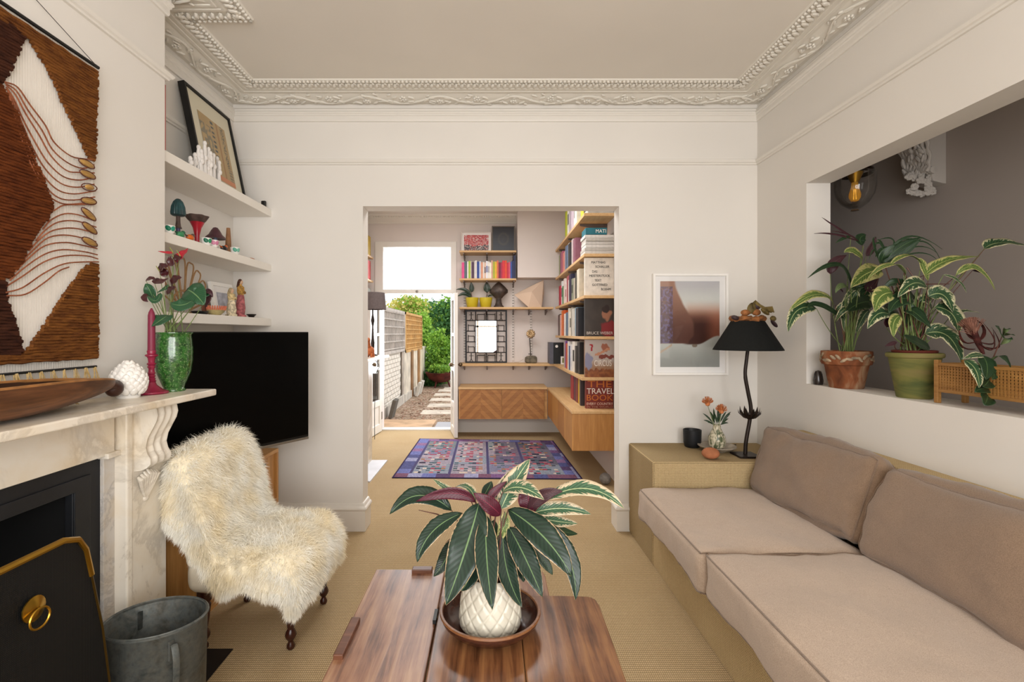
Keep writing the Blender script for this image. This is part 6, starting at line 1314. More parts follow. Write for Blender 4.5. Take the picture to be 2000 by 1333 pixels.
row((-.385, 6.235, SZ[3]), ['D84A86', '55616B', 'E4DED6', '9DBB3A', 'D9CDB8', '4A2A46', 'C9C3BE', 'E2DCD4', '24408C', 'C7D4E6', 'D79A7C', 'E6E0D6', ('D9B8A4', '2A2A4A'), ('E4E4EA', '3A4A8A'), ('E9E2D6', '8A8A9A'), 'EFE9DC', 'D8A88A', 'A9B23C', 'E0B429', 'D96A4A', '7A1838', 'B0244A', 'D42A34', 'DE4A2A', 'C41E3A', 'D0506A', '3A5AA8', '1E2A5A'],
    [.034, .036, .018, .026, .012, .034, .016, .02, .032, .018, .03, .016, .022, .024, .022, .022, .02, .026, .026, .022, .03, .018, .034, .026, .022, .022, .018, .026], 'books on the colourful rear shelf', 'the colourful rear wall shelf', 'left', '-y', (.14, .19), (.205, .235))
g = MB(); g.box(.285, .312, 6.24, 6.42, SZ[3] + .002, SZ[3] + .30); one('dark_binder', 'tall dark blue binder closing the colourful rear wall shelf', 'binder', g, bmat('20264A'), bevel=.002)
RB = 'books on the right wall shelves'
yb0 = 4.50
W_ = [.13, .09, .15, .10, .12, .08, .14, .11, .10, .13, .09, .12]
row((4.62, XS + .012, SZ[0]), ['26221F', '3A3530', ('E6E0D6', '2A2A2A'), 'D9D9DC', '3B5F8A', 'E3E0DC', 'C4542C', '7A4A9A', 'B9B2A6'], W_, RB, 'the lowest right wall shelf', 'near end', '-x', (.16, .2), (.25, .31))
row((4.62, XS + .012, SZ[1]), ['23252C', '6E8FA8', 'C9C6BC', '9A9488', ('E6DFD0', '6A6A60'), 'D8D2C6', '5A6E86', 'E8E2DA', 'C8551E', 'D87A3A', 'D9A8A0', '4A4A44', '6E3A44'], W_, RB, 'the second lowest right wall shelf', 'near end', '-x', (.16, .2), (.24, .30))
row((4.60, XS + .012, SZ[2]), ['D9D0BC', '3A3A36', 'B9B0A0', ('8A8F7C', '3A3A34'), '2A2A44', 'D9CFCB', 'A8525C', ('E3D2CC', 'B06A70'), 'E3D2CC', '2E8A4A', ('E4E4E4', '1E1E1E'), 'A8203A'], W_, RB, 'the middle right wall shelf', 'near end', '-x', (.16, .2), (.22, .30))
row((4.86, XS + .012, SZ[3]), ['8A5A6A', 'C9B8B8', '2A2A2A', 'DADADA', '5A6A84', 'C6D4DE', 'D9847A', 'A85A72', '7A3A5A', '8A9A6A'], W_, RB, 'the fourth right wall shelf', 'near end', '-x', (.16, .2), (.22, .29))
row((4.70, XS + .010, SZ[4]), ['DAD6D0', ('E0DCD8', '5A5A5A'), 'C9B8C4', 'A89AA4', ('D8D4CC', '4A4A4A'), 'B9C21E', 'AEB81C'], W_, RB, 'the topmost right wall shelf', 'near end', '-x', (.16, .2), (.26, .33))
row((4.50, .83, .653), ['3A2E30', 'D9D4CC', 'C9A21E', '7A3036', '5A3A44', 'A0303A', '8A8A8A'], [.05, .06, .07, .12, .10, .16, .05], 'books on the side cabinet', 'the side cabinet top', 'near end', '-x', (.17, .2), (.24, .27))
# big books standing cover-out at the near ends
def bigbook(z, h_, col, label, cover, lines=(), y=4.32, th=.04, x0=.835, x1=X2R - .006):
    t_ = thing('display_book', label, 'book', ((x0 + x1) / 2, y, z), 'large books standing face out')
    g = MB(); g.box(x0, x1, y, y + .003, z, z + h_); g.box(x0, x1, y + th - .003, y + th, z, z + h_); g.box(x0, x0 + .003, y + .003, y + th - .003, z, z + h_); cv = g.build('cover', bmat(col), t_)
    g = MB(); g.box(x0 + .003, x1 - .004, y + .0035, y + th - .0035, z + .003, z + h_ - .004); g.build('page_block', mPaper, t_)
    if cover: print_plane('cover_print', t_, (x0, y - .0008, z), (x1 - x0, 0, 0), (0, 0, h_), 50, 60, cover)
    W = x1 - x0
    for s, u, v, sz, c, wd_ in lines: text(s, sz, basis((x0 + u * W, y - .0014, z + v * h_), (1, 0, 0), (0, 0, 1)), mat('ink ' + c, c, .6), t_, width=wd_)
    return t_
bigbook(SZ[2] + .0, .338, 'E0D8CC', 'white book with widely spaced black capitals on the right shelves', None, [('MATTHIAS', .22, .85, .030, '1C1C1C', .125), ('SCHALLER', .36, .735, .030, '1C1C1C', .125), ('DAS', .25, .61, .030, '1C1C1C', .045), ('MEISTERSTÜCK', .15, .495, .030, '1C1C1C', .185), ('TEXT', .33, .375, .030, '1C1C1C', .062), ('GOTTFRIED', .25, .255, .030, '1C1C1C', .135), ('BOEHM', .56, .14, .030, '1C1C1C', .085)])
def dark(u, v):
    q_ = noise.noise(Vector((u * 7, v * 7, 2))) * .09; u, v = u + q_, v + noise.noise(Vector((u * 7, v * 7, 8))) * .09
    c = mixc((.20, .17, .15), (.28, .24, .21), noise.noise(Vector((u * 4, v * 4, 0))) * .5 + .3)
    d = ((u - .74) / .17) ** 2 + ((v - .58) / .17) ** 2; c = mixc(c, (.62, .42, .32), 1 - ss(.5, 1.1, d))
    d = ((u - .72) / .14) ** 2 + ((v - .74) / .10) ** 2; c = mixc(c, (.16, .10, .08), 1 - ss(.6, 1.1, d))
    d = ((u - .80) / .28) ** 2 + ((v - .20) / .22) ** 2; c = mixc(c, (.50, .12, .14), 1 - ss(.7, 1.1, d))
    return c
bigbook(SZ[1], .335, '2A2624', 'dark book with a portrait and red dress on its cover, right shelves', dark, [('BRUCE WEBER', .06, .055, .036, 'C9C2BA', .235)])
def circ(u, v):
    u, v = u + noise.noise(Vector((u * 9, v * 9, 2))) * .06, v + noise.noise(Vector((u * 9, v * 9, 8))) * .06
    c = mixc((.72, .68, .66), (.60, .45, .34), ss(.5, .2, v)) if v > .0 else (.6, .4, .3)
    if v < .22: c = mixc((.66, .42, .22), (.40, .20, .12), noise.noise(Vector((u * 9, v * 12, 0))) * .5 + .5)
    d = ((u - .12) / .16) ** 2 + ((v - .42) / .25) ** 2; c = mixc(c, (.52, .52, .62), 1 - ss(.6, 1, d))
    d = ((u - .70) / .14) ** 2 + ((v - .78) / .12) ** 2; c = mixc(c, (.62, .38, .30), 1 - ss(.6, 1, d))
    if abs(v - (.45 + u * .38)) < .035 and .35 < u < .85: c = (.76, .54, .42)
    if abs(u - .24) < .05 and .72 < v < .88: c = (.62, .12, .16)
    if v < .60 and v > .5 and u > .5: c = (.50, .24, .20)
    return c
bb_ = bigbook(SZ[0], .335, '8A6A52', 'circus book with acrobats on its cover, right shelves', circ, [('CIRCUS', .32, .30, .075, 'E8E2DA', .155)])
bigbook(.652, .265, '7A2A20', 'brick red travel book with large orange and white capitals', None, [('THE', .07, .72, .085, 'C8702A', .215), ('TRAVEL', .04, .50, .072, 'EDE6DE', .245), ('BOOK', .04, .27, .075, 'C8702A', .235), ('EVERY COUNTRY', .04, .12, .032, 'E4C8B8', .235), ('IN THE WORLD', .04, .025, .024, 'B98A74', .235)], y=4.34, x0=.845)
# magazine stack on the fourth shelf
for k in range(6):
    g = MB(); g.box(.83 + R.uniform(0, .012), X2R - .008, 4.30 + R.uniform(0, .01), 4.52, SZ[3] + k * .029, SZ[3] + k * .029 + .027)
    one('magazine', f'thick magazine lying flat, {ORD[k]} from the bottom of the right shelf stack', 'magazine', g, mat('magazine pages %d' % (k % 3), ['C9C6C0', 'B9B4AC', 'D2CEC8'][k % 3], .7, 0, .3, .05, 40), 'stacked magazines on the right shelf', bevel=.002)
t_ = thing('teal_book', 'teal and black book with white capitals lying on the magazine stack', 'book', (.95, 4.4, SZ[3] + .175)); B(.84, 1.03, 4.31, 4.5, SZ[3] + .175, SZ[3] + .235).build('cover', bmat('1E6A78'), t_, bevel=.002); text('MATI', .045, basis((.93, 4.3085, SZ[3] + .190), (1, 0, 0), (0, 0, 1)), mWhite, t_, width=.09)
for k, (c, nm) in enumerate((('B9B8B2', 'grey'), ('4A4642', 'charcoal'))): one('flat_book', f'{nm} book lying flat on the topmost right shelf', 'book', B(.86, X2R - .01, 4.31, 4.5, SZ[4] + k * .05, SZ[4] + k * .05 + .048), bmat(c), 'flat books on the top shelf', bevel=.002)
g = MB(); g.box(.86, .92, 4.52, 4.66, SZ[4], SZ[4] + .16); one('yellow_box', 'small yellow and white box at the near end of the topmost right shelf', 'box', g, bmat('D8C83A'), bevel=.003)
# left alcove shelves of the rear room, seen as a sliver
for k, z in enumerate((1.30, 1.66, 2.02, 2.33)):
    one('side_shelf', ['lowest', 'second', 'third', 'topmost'][k] + ' oak shelf of the sliver of shelves left of the garden door', 'shelf', B(XL, -1.565, 5.2, 6.40, z - .022, z), mShOY, 'left shelves of the rear room', bevel=.002)
cols_l = [['2A5AA0', '3A3A3A', 'D9D4CC', 'B02A2A', '2A3A5A'], ['2A8AB8', 'D9B43A', '3A4A6A', '8A9AA4', '8A8A80'], ['20408A', '2A6AA8', '4A4A4A', 'D0D0C8', 'C82A2A'], ['C8A81E', 'E0D8CC', '2A2A2A', '8A5A3A', 'C8A83A']]
for k, z in enumerate((1.30, 1.66, 2.02, 2.33)):
    a = 5.62
    for j, c in enumerate(cols_l[k]):
        book((-1.585, a, z), .135, R.uniform(.22, .30), .14, c, f'{cname(c)} book, {ORD[j]} from the near end, {["lowest", "second", "third", "topmost"][k]} shelf left of the garden door', 'books left of the garden door', '+x'); a += .145

# ---------------------------------------------------------------- objects on the rear shelves
mYP = mat('mustard yellow pot', 'C9B52C', .45, 0, .4); mRub = mat('rubber leaf', '27382A', .3, 0, .5)
for k, x in enumerate((-.255, -.075)):
    b = Vector((x, 6.36, SZ[2])); t_ = thing('yellow_pot_plant', ['leggy rubber plant in mustard yellow pot, next to the garden door', 'leggy rubber plant in mustard yellow pot, next to the bust'][k], 'plant', b, 'twin yellow pot plants')
    g = MB(); g.lathe([(.001, 0), (.062, 0), (.066, .003), (.086, .115), (.088, .13), (.083, .13), (.08, .115), (.001, .11)], b, 28, capb=False); g.build('pot', mYP, t_, smooth=True, angle=50)
    tp = b + Vector(((-.01, .02)[k], 0, .20)); stem(t_, b + Vector((0, 0, .11)), tp, mStemR, .006)
    lv = [((0, 0, 0), (.004, -.01, .06), (-.004, -.02, .135), .065), ((0, 0, -.05), (-.08, -.02, .03), (-.20, -.03, .035), .05), ((0, 0, -.08), (-.08, -.02, -.02), (-.18, -.03, -.055), .06)] if k == 0 else [((0, 0, 0), (-.005, -.01, .06), (-.01, -.02, .14), .09), ((0, 0, -.06), (.04, -.02, -.04), (.075, -.03, -.05), .022)]
    for j, (a, m1, c, wd_) in enumerate(lv): leaf(t_, tp + Vector(a), tp + Vector(m1), tp + Vector(c), wd_, mRub, mUnd, F, n=8, seed=j)
bt = Vector((.095, 6.36, SZ[2])); t_ = thing('bronze_bust', 'dark bronze abstract head on a waisted foot, on the rear shelf', 'sculpture', bt); mBu = mat('patinated bronze', '4A403A', .55, .4, .4, .3, 14, .004, 30)
g = MB(); g.lathe([(.001, 0), (.065, 0), (.066, .02), (.05, .03), (.038, .07), (.034, .11), (.045, .14), (.001, .15)], bt, 24, sy=.8, capb=False); g.build('foot', mBu, t_, smooth=True)
g = MB(); g.lathe([(.001, .12), (.045, .125), (.075, .16), (.112, .20), (.110, .235), (.082, .27), (.048, .305), (.022, .33), (.001, .34)], bt, 28, sy=.7, fn=lambda r_, z, th: r_ * (1 + .08 * math.sin(th * 5 + z * 30) + .05 * math.sin(th * 9)), capb=False); g.build('head', mBu, t_, smooth=True)
# faceted paper form
fb_ = Vector((.50, 6.36, SZ[2])); g = MB()
vs = [(-.20, .0, .17), (-.02, -.10, .0), (.15, -.08, .0), (.19, -.02, .19), (.18, -.04, .36), (.02, -.12, .20), (-.02, .06, .27), (.06, .10, .0), (-.10, -.02, .16)]
bmh = bmesh.new(); [bmh.verts.new(fb_ + Vector(v_)) for v_ in vs]; bmesh.ops.convex_hull(bmh, input=bmh.verts); bmh.verts.ensure_lookup_table(); bmh.verts.index_update()
g.add([v_.co for v_ in bmh.verts], [[v_.index for v_ in f.verts] for f in bmh.faces]); bmh.free(); one('faceted_form', 'pale faceted paper polyhedron leaning on the rear shelf', 'ornament', g, mat('blush paper', 'D9BFA8', .8))
# mirror
MX0, MX1, MZ0, MZ1 = -.347, .205, SZ[0] + .0, SZ[0] + .70; my = 6.40
t_ = thing('iron_mirror', 'small mirror in black openwork iron frame on the lowest rear shelf', 'mirror', ((MX0 + MX1) / 2, my, MZ0))
def bar(g, x0, z0, x1, z1, w_=.006): g.tube([(x0, my, z0), (x1, my, z1)], w_, 4)
g = MB(); q = .010
g.box(MX0, MX1, my - q, my + q, MZ0, MZ0 + .02); g.box(MX0, MX1, my - q, my + q, MZ1 - .02, MZ1); g.box(MX0, MX0 + .02, my - q, my + q, MZ0 + .02, MZ1 - .02); g.box(MX1 - .02, MX1, my - q, my + q, MZ0 + .02, MZ1 - .02); g.build('outer_frame', mIron, t_)
ix0, ix1, iz0, iz1 = MX0 + .138, MX1 - .138, MZ0 + .138, MZ1 - .138
g = MB()
for x in (ix0, ix1): bar(g, x, MZ0, x, MZ1)
for z in (iz0, iz1): bar(g, MX0, z, MX1, z)
for k in (1, 2): z = iz0 + (iz1 - iz0) * k / 3; bar(g, MX0, z, ix0, z); bar(g, ix1, z, MX1, z)
xm = (ix0 + ix1) / 2; bar(g, xm, iz1, xm, MZ1); bar(g, xm, MZ0, xm, iz0); g.build('lattice', mIron, t_)
for sx in (0, 1):
    xa = (MX0 + .02, ix1)[sx]; wdt = .118
    for zz0 in (MZ0 + .02, iz1):   # standing figures in the corners
        g = MB(); cx_ = xa + wdt / 2; bar(g, cx_, zz0 + .03, cx_, zz0 + .09, .005); bar(g, cx_, zz0 + .03, cx_ - .02, zz0, .004); bar(g, cx_, zz0 + .03, cx_ + .02, zz0, .004); bar(g, cx_ - .03, zz0 + .075, cx_ + .03, zz0 + .075, .0035); g.ball((cx_, my, zz0 + .10), .010, n=6, m=4); g.build('iron_figure', mIron, t_)
    for k in range(3):
        g = MB(); zz0 = iz0 + (iz1 - iz0) * k / 3; a, b_ = xa + .02, xa + wdt - .02; bar(g, a, zz0 + .075, b_, zz0 + .075, .0045); bar(g, a, zz0, a, zz0 + .09, .0045); bar(g, b_, zz0, b_, zz0 + .075, .0045); g.build('iron_animal', mIron, t_)
    for zz0 in (MZ0 + .02, iz1):
        g = MB(); a, b_ = (ix0 + .02, xm - .02) if sx == 0 else (xm + .02, ix1 - .02); bar(g, a, zz0 + .08, b_, zz0 + .08, .0045); bar(g, a, zz0, a, zz0 + .08, .0045); bar(g, b_, zz0, b_, zz0 + .095, .0045); g.build('iron_animal', mIron, t_)
B(ix0 + .006, ix1 - .006, my - .004, my + .004, iz0 + .006, iz1 - .006).build('mirror_glass', mat('mirror silver', 'F4F4F4', .01, 1, .5), t_)
# flower ornament on stone
fo_ = Vector((.515, 6.36, SZ[0])); t_ = thing('flower_ornament', 'gilt metal flower on a thin stem rising from a rough stone block', 'ornament', fo_)
g, _ = softbox(fo_ + Vector((0, 0, .045)), .078, .045, .045, I3, .02, .006, 8, .012, 2); g.build('stone_base', mat('rough stone', '6E6658', .9, 0, .2, .25, 20, .004, 30), t_, smooth=True, angle=180, weld=True)
g = MB(); g.tube([fo_ + Vector((.0, 0, .085)), fo_ + Vector((-.005, 0, .20)), fo_ + Vector((-.015, 0, .33))], .006, 6); g.box(fo_.x - .03, fo_.x + .02, fo_.y - .006, fo_.y + .006, fo_.z + .115, fo_.z + .125); g.build('stem', mat('dark bronze', '2A201B', .45, .5), t_)
g = MB(); fc_ = fo_ + Vector((0, 0, .385))
for k in range(11):
    a = k * 2 * PI / 11; d = Vector((math.cos(a), -.5, math.sin(a))).normalized(); g.ball(fc_ + d * .038, .016, .008, .028, 8, 5, T=Matrix.Rotation(-a + PI / 2, 3, 'Y'))
g.ball(fc_, .022); g.build('flower_head', mat('antique gilt', 'A98E68', .4, .5, .5, .25, 30), t_, smooth=True)
g = MB(); g.tube([(.30, 6.40, SZ[0] + .006), (.36, 6.38, SZ[0] + .012), (.42, 6.37, SZ[0] + .05)], .003, 5); one('incense_stick', 'thin pale stick leaning beside the stone block', 'stick', g, mat('pale stick', 'B9AC9A', .7))
# dark framed books at the desk's right end
t_ = thing('black_display_book', 'black book with a pale round dot standing at the shelf corner', 'book', (.80, 6.25, SZ[0])); B(.745, .795, 6.20, 6.42, SZ[0], SZ[0] + .275).build('spine', bmat('5A5A64'), t_); B(.797, .985, 6.195, 6.22, SZ[0], SZ[0] + .275).build('cover', bmat('1A1C1E'), t_)
g = MB(); g.lathe([(.018, 0), (.018, .0015), (.001, .0015)], (.835, 6.1945, SZ[0] + .225), 16, T=Matrix.Rotation(PI / 2, 3, 'X')); g.build('dot', mWhite, t_)
t_ = thing('white_small_frame', 'small white frame in front of the black display book', 'picture', (.90, 6.1, SZ[0])); frame('frame', t_, .875, .985, SZ[0], SZ[0] + .10, 6.10, 6.115, .018, mFr); B(.893, .967, 6.108, 6.112, SZ[0] + .018, SZ[0] + .082).build('print', mat('yellow print', '8A8A4A', .6), t_)
# two pictures on the top shelf
def scrib(u, v):
    c = (.70, .20, .22) if v > .36 + .1 * noise.noise(Vector((u * 4, 0, 0))) + .08 * abs(u - .5) else (.20, .17, .19); c = mixc(c, (.82, .38, .36), max(0, noise.noise(Vector((u * 5, v * 5, 3)))) * .8)
    for k in range(5):
        w__ = abs(noise.noise(Vector((u * (4 + k), v * (4 + k), k * 7.3))))
        if w__ < .022: c = [(.90, .80, .78), (.92, .45, .40), (.88, .86, .82), (.95, .60, .55), (.85, .80, .80)][k]
    return c
t_ = thing('red_scribble_picture', 'red and black scribbled painting in a pale frame, left on the topmost rear shelf', 'picture', (-.19, 6.4, SZ[4])); frame('frame', t_, -.40, -.005, SZ[4], SZ[4] + .275, 6.40, 6.42, .010, mat('silver frame', 'BDB0A8', .4, .4)); B(-.39, -.015, 6.412, 6.416, SZ[4] + .01, SZ[4] + .265).build('mount', mat('mount board', 'DAD8D8', .8), t_)
print_plane('painting', t_, (-.365, 6.4115, SZ[4] + .012), (.325, 0, 0), (0, 0, .225), 70, 50, scrib)
def sphere_(u, v): d = math.hypot(u - .5, v - .52); c = mixc((.13, .12, .14), (.14, .17, .22), 1 - v); return mixc(c, (.30, .26, .22), .6 * math.exp(-((d - .22) / .05) ** 2) + .35 * math.exp(-(d / .12) ** 2))
t_ = thing('dark_picture', 'dark blue-black framed picture of a faint sphere, right on the topmost rear shelf', 'picture', (.155, 6.4, SZ[4])); frame('frame', t_, .004, .31, SZ[4], SZ[4] + .35, 6.38, 6.40, .013, mat('grey wood frame', '6B6258', .5)); print_plane('painting', t_, (.016, 6.392, SZ[4] + .012), (.282, 0, 0), (0, 0, .326), 40, 46, sphere_)

# ---------------------------------------------------------------- left chimney of the rear room
mm = thing('rear_mantelpiece', 'white marble mantelpiece seen edge-on in the rear room', 'mantelpiece', (-1.25, 4.7, 0))
B(-1.34, -1.075, 3.95, 5.08, 1.075, 1.10).build('shelf', mMar, mm, bevel=.004); B(-1.34, -1.24, 4.86, 5.02, 0, 1.075).build('jamb', mMar, mm, bevel=.004); B(-1.34, -1.24, 4.0, 4.16, 0, 1.075).build('jamb', mMar, mm, bevel=.004); B(-1.34, -1.26, 4.16, 4.86, .86, 1.075).build('frieze', mMar, mm)
q = P(728, 697, 4.92); lb = Vector((q.x, 4.92, 1.10)); t_ = thing('grey_lamp', 'lamp with brown-grey drum shade on the rear mantelpiece', 'lamp', lb)
g = MB(); g.lathe([(.001, 0), (.05, 0), (.05, .012), (.02, .02), (.012, .06), (.020, .12), (.012, .18), (.007, .30), (.018, .36), (.007, .42), (.006, .50), (.001, .50)], lb, 16); g.build('stand', mBrz, t_, smooth=True)
g = MB(); g.lathe([(.135, .470), (.120, .640), (.117, .640), (.132, .470), (.135, .470)], lb, 32, capb=False); g.build('shade', mat('brown grey linen', '5E5453', .9, 0, .2, .05, 60), t_, smooth=True, angle=50)
q = P(722, 695, 4.70); t_ = thing('terracotta_figure', 'orange terracotta animal figure on the rear mantelpiece', 'figurine', (-1.165, 4.62, 1.10)); mTc = mat('orange terracotta', 'A9603A', .8, 0, .2, .15, 20)
g = MB(); g.ball((-1.165, 4.62, 1.16), .045, .07, .045, 12, 8); g.build('body', mTc, t_, smooth=True); g = MB(); g.tube([(-1.165, 4.60, 1.18), (-1.165, 4.56, 1.25)], [.022, .018], 8); g.ball((-1.165, 4.545, 1.265), .026, .036, .024, 10, 6); g.build('head', mTc, t_, smooth=True)
for k in range(4): g = MB(); g.tube([(-1.165 + (-.025, .025)[k % 2], 4.62 + (-.04, .04)[k // 2], 1.14), (-1.165 + (-.027, .027)[k % 2], 4.62 + (-.045, .045)[k // 2], 1.10)], .011, 6); g.build('leg', mTc, t_, smooth=True)
g = MB(); g.tube(spline([(-1.235, 5.03, 1.07), (-1.30, 5.6, .95), (-1.44, 6.02, .80), (-1.46, 6.04, .4), (-1.45, 6.0, .01)], 6), .004, 5); one('hanging_cable', 'dark electric cable hanging by the open left garden door', 'cable', g, mBlack)
g = MB(); g.ball((1.0, 4.25, .05), .05, .06, .05, 14, 8); one('grey_basket', 'grey rounded bundle on the floor under the side cabinet', 'bundle', g, mat('grey felt', '8A8784', .9, 0, .1, .15, 30), smooth=True)
# ================================================================ GARDEN
ZG = -.05
gr = NT('gravel').set(.95, 0, .15); vg = gr.coord(); vo = gr.t.nodes.new('ShaderNodeTexVoronoi'); vo.inputs['Scale'].default_value = 42; gr.l(vg, vo.inputs['Vector'])
gr.l(gr.mix(gr.ramp(gr.noise(vg, 5, 3), [(.35, 0.0), (.65, .5)]), gr.ramp(vo.outputs['Color'], [(.1, '6E5648'), (.5, 'A68A76'), (.9, 'CDB8A6')]), '7A6A4C'), gr.b.inputs['Base Color']); gr.bump(vo.outputs['Distance'], .8, .01)
ground = struct(B(-6, 5, Y2 + .25, 22, -.3, ZG).build('ground', gr.m))
# loose pebbles near the door
peb = MB(); r = random.Random(14)
for k in range(420):
    x, y = r.uniform(-1.6, -.3), r.uniform(7.3, 11.8); s = r.uniform(.012, .026); peb.ball((x, y, ZG + s * .3), s, s * r.uniform(.7, 1.2), s * .6, 5, 3, T=Matrix.Rotation(r.uniform(0, 3), 3, 'Z'))
stuff(one('pebbles', 'loose brown pebbles between the garden stepping slabs', 'gravel', peb, mat('pebble', '9A7E6C', .9, 0, .2, .3, 3)))
mSl = mat('pale paving stone', 'CDBFAF', .9, 0, .2, .12, 4, .004, 30); mSl2 = mat('terracotta paving', 'C9A888', .9, 0, .2, .12, 4)
for k, (y0, y1) in enumerate(((8.15, 8.55), (8.95, 9.35), (9.75, 10.15), (10.55, 10.95), (11.3, 11.7), (11.85, 12.2))):
    B(-1.22 + r.uniform(-.05, .05), .35, y0, y1, ZG - .02, ZG + .018).build('paving_slab', mSl, ground, bevel=.008)
B(-1.72, -.86, 6.77, 7.55, ZG - .01, ZG + .03).build('paving_slab', mSl2, ground, bevel=.006)
tm = NT('grey doormat').set(.95, 0, .1); tm.l(tm.ramp(tm.wave(tm.coord(), 20, 'Y'), [(.2, '9A9A9E'), (.7, 'C9C8CC')]), tm.b.inputs['Base Color']); one('doormat', 'grey ribbed doormat outside the garden door', 'doormat', B(-.82, -.1, 6.80, 7.35, ZG, ZG + .03), tm.m, bevel=.006)
# garden wall: painted bricks, boards, trellis
GX = -1.77
gw = struct(B(GX - .12, GX - .012, 6.75, 13.2, ZG, .97).build('wall_garden', mat('mortar', 'CFC5B8', .95)))
mBk = mat('whitewashed brick', 'D9D0C4', .9, 0, .2, .08, 5, .004, 30); me_b = None
for j in range(11):
    z = ZG + .17 + j * .078; 
    for i in range(11):
        y = 6.80 + i * .235 + (.117 if j % 2 else 0)
        if me_b is None:
            me_b = B(-.012, .006, -.108, .108, -.033, .033).build('brick', mBk, gw, bevel=.004); me_b.location = Vector((GX, y, z)) - wloc(gw); src = me_b
            # recentre mesh
            off = Vector(me_b.data.vertices[0].co); src.data.transform(Matrix.Translation(-sum((v_.co for v_ in src.data.vertices), Vector()) / 8))
        else:
            o = src.copy(); COL.objects.link(o); o.location = Vector((GX + r.uniform(-.003, .003), y, z)) - wloc(gw)
gb = thing('gravel_board', 'pale concrete boards edging the foot of the garden wall', 'edging', (GX + .05, 8.5, ZG))
for y0, y1, zt_, tilt in ((7.25, 9.55, .17, 0), (9.60, 11.2, .15, 0)): B(GX + .02, GX + .055, y0, y1, ZG, ZG + zt_).build('board', mat('concrete', 'BDB4A8', .9, 0, .2, .1, 5), gb, bevel=.004)
for k, (px, py, y) in enumerate(((766, 811, 7.9), (816, 767, 10.6), (824, 764, 11.0))):
    q = P(px, py, y); s = .10; T = Matrix.Rotation(.25, 4, 'Y'); g = MB(); g.box(-.03, .03, -.12, .12, -.15, .15, T=Matrix.Translation((GX + .17, y, ZG + .15)) @ T); one('edging_block', ['dark concrete block at the near end of the garden wall', 'pale block leaning at the middle of the garden wall', 'pale block leaning farther along the garden wall'][k], 'block', g, mat('concrete %d' % (k > 0), 'C9C2B6' if k else '6A645C', .9, 0, .2, .1, 5), bevel=.004)
pn = thing('boarded_fence', 'pale timber boards and brown posts continuing the garden wall', 'fence', (GX, 10.8, ZG))
for k, (y0, y1, c) in enumerate(((9.45, 9.62, 'A89C90'), (9.64, 10.4, 'C9BDAC'), (10.42, 10.62, '8A6A4C'), (10.66, 11.35, 'D2C4B0'), (11.38, 11.6, 'A07A54'), (11.62, 12.4, 'CDBfA6'))): B(GX + .006, GX + (.06 if k in (2, 4) else .03), y0, y1, ZG, .96).build('post' if k in (2, 4) else 'board', mat('board ' + c, c, .85, 0, .2, .12, 4), pn, bevel=.004)
def trellis(y0, y1, z0, z1, m, nm, lab, step):
    t_ = thing(nm, lab, 'fence panel', (GX, (y0 + y1) / 2, z0)); g = MB()
    for a, b, c, d in ((y0, y1, z1 - .05, z1), (y0, y1, z0, z0 + .05)): g.box(GX - .02, GX + .04, a, b, c, d)
    for y in (y0, y1 - .05): g.box(GX - .02, GX + .04, y, y + .05, z0, z1)
    g.build('frame', m, t_); y = y0 + .06; 
    while y < y1 - .06: B(GX + .012, GX + .022, y, y + .022, z0 + .05, z1 - .05).build('slat', m, t_); y += step
    z = z0 + .07
    while z < z1 - .06: B(GX + .023, GX + .033, y0 + .05, y1 - .05, z, z + .022).build('slat', m, t_); z += step
    B(GX - .008, GX + .004, y0 + .05, y1 - .05, z0 + .05, z1 - .05).build('back_panel', m, t_)
trellis(7.0, 9.7, .97, 1.76, mat('grey trellis', 'B9AFA6', .85, 0, .2, .08, 5), 'grey_trellis', 'weathered grey trellis panel on the garden wall by the door', .13)
trellis(9.75, 12.1, .93, 1.76, mat('tan trellis', 'C49A62', .85, 0, .2, .1, 5), 'tan_trellis', 'tan woven trellis panel farther down the garden wall', .10)
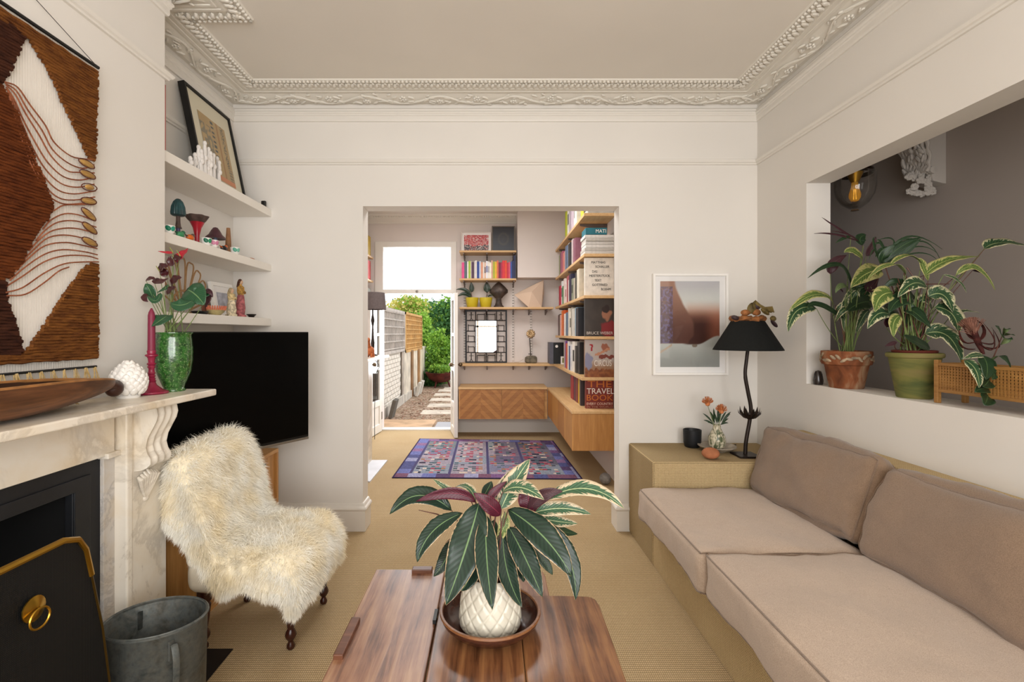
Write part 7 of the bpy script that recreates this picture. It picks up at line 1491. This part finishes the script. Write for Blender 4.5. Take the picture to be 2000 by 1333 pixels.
# planter bowl
q = P(852, 757, 12.3); b = Vector((-1.30, 12.35, ZG)); t_ = thing('rusty_planter', 'rust-red bowl planter on legs at the end of the garden path', 'planter', b); mRs = mat('rust', '5A2A24', .8, .2, .3, .25, 6)
g = MB(); g.lathe([(.001, .12), (.15, .13), (.30, .22), (.38, .36), (.40, .38), (.36, .38), (.28, .25), (.001, .2)], b, 32, capb=False); g.build('bowl', mRs, t_, smooth=True)
for k in range(3): a = k * 2.09; g = MB(); g.tube([b + Vector((.18 * math.cos(a), .18 * math.sin(a), .16)), b + Vector((.24 * math.cos(a), .24 * math.sin(a), 0))], .02, 6); g.build('leg', mRs, t_)
def foliage(name, lab, c, rad, n, cols, leafw, seed, trunk=None, cat='shrub', droop=.3):
    c = Vector(c); root = thing(name, lab, cat, (c.x, c.y, ZG), 'garden greenery'); rg = np.random.default_rng(seed)
    d = rg.normal(size=(n, 3)); d /= np.linalg.norm(d, axis=1, keepdims=True); rr = rg.random(n) ** .45
    cl_n = 40; cc = rg.normal(size=(cl_n, 3)); cc /= np.linalg.norm(cc, axis=1, keepdims=True); cc *= (rg.random(cl_n) ** .4)[:, None] * .8; pick = rg.integers(0, cl_n, n)
    p = (cc[pick] + d * rr[:, None] * .32) * np.array(rad) + np.array(c)
    a = rg.normal(size=(n, 3)); a[:, 2] -= droop; a /= np.linalg.norm(a, axis=1, keepdims=True); s = np.cross(a, rg.normal(size=(n, 3))); s /= np.linalg.norm(s, axis=1, keepdims=True)
    L_ = leafw * rg.uniform(.7, 1.5, n)[:, None]; V = np.stack([p, p + a * L_ * .5 + s * L_ * .32, p + a * L_, p + a * L_ * .5 - s * L_ * .32], 1).reshape(-1, 3)
    V -= np.array(wloc(root)); F_ = np.arange(n * 4).reshape(-1, 4); me = bpy.data.meshes.new('foliage'); me.from_pydata(V.tolist(), [], F_.tolist())
    for c_ in cols: me.materials.append(c_)
    me.polygons.foreach_set('material_index', (pick + rg.integers(0, 2, n)) % len(cols)); o = bpy.data.objects.new('foliage', me); COL.objects.link(o); o.parent = root; stuff(o)
    if trunk:
        g = MB()
        for tp in trunk: g.tube([Vector(q_) for q_ in tp], [.07 - .02 * i for i in range(len(tp))], 7)
        g.build('trunk', mat('bark', '8A6E58', .9, 0, .2, .2, 5), root, smooth=True)
def lm(c):
    t = NT('foliage ' + c).set(.6, 0, .3); t.b.inputs['Base Color'].default_value = (*lin(c), 1); tr_ = t.t.nodes.new('ShaderNodeBsdfTranslucent'); tr_.inputs[0].default_value = (*lin(c), 1); mx = t.t.nodes.new('ShaderNodeMixShader'); mx.inputs[0].default_value = .35
    out = t.t.nodes['Material Output']; t.l(t.b.outputs[0], mx.inputs[1]); t.l(tr_.outputs[0], mx.inputs[2]); t.l(mx.outputs[0], out.inputs[0]); return t.m
lg = [lm(c) for c in ('86B03E', '74A048', 'A4C858')]; dg = [lm(c) for c in ('527E48', '62904E', '3E6A3C')]; yg = [lm(c) for c in ('BCC45C', 'B4B04A', 'D4C474')]
foliage('bright_shrub', 'bright green leafy shrub behind the rusty planter', (-1.45, 13.2, .65), (.55, .45, .85), 6000, lg, .07, 1)
foliage('fern_clump', 'low dark green ferns around the rusty planter legs', (-1.55, 12.6, .15), (.45, .25, .3), 1800, dg, .08, 2)
foliage('planted_flowers', 'small pale-leaved plants growing in the rusty planter', (-1.30, 12.35, .42), (.34, .3, .12), 900, lg, .05, 3)
foliage('garden_tree', 'dense green tree with pale trunks at the end of the garden', (-.7, 15.5, 1.7), (1.5, .9, 1.05), 9000, dg + lg[:1], .10, 4, [[(-1.15, 14.8, ZG), (-1.2, 14.8, 1.0), (-1.1, 15.0, 2.2)], [(-.95, 15.0, ZG), (-1.0, 15.0, 1.2), (-.8, 15.2, 2.4)]], 'tree')
foliage('yellow_green_tree', 'light yellow-green tree above the trellis at the left', (-2.7, 15.2, 1.65), (1.0, .8, .95), 6000, yg + lg[:1], .09, 5, [[(-2.7, 15.2, ZG), (-2.7, 15.2, 1.6)]], 'tree')
foliage('climbing_shrub', 'light green climber spilling over the far end of the fence', (-2.0, 13.6, 1.5), (.45, .5, .6), 3500, lg, .07, 6)
foliage('right_hedge', 'dark green hedge along the right side of the garden', (-.2, 13.6, .8), (.5, .8, 1.0), 5000, dg, .09, 7)
foliage('distant_tree', 'tall distant tree filling the gap behind the garden', (-2.0, 18.5, 1.7), (2.6, .9, 1.25), 9000, dg + yg[:1], .12, 8, [[(-2.0, 18.5, ZG), (-2.0, 18.5, 1.4)]], 'tree')
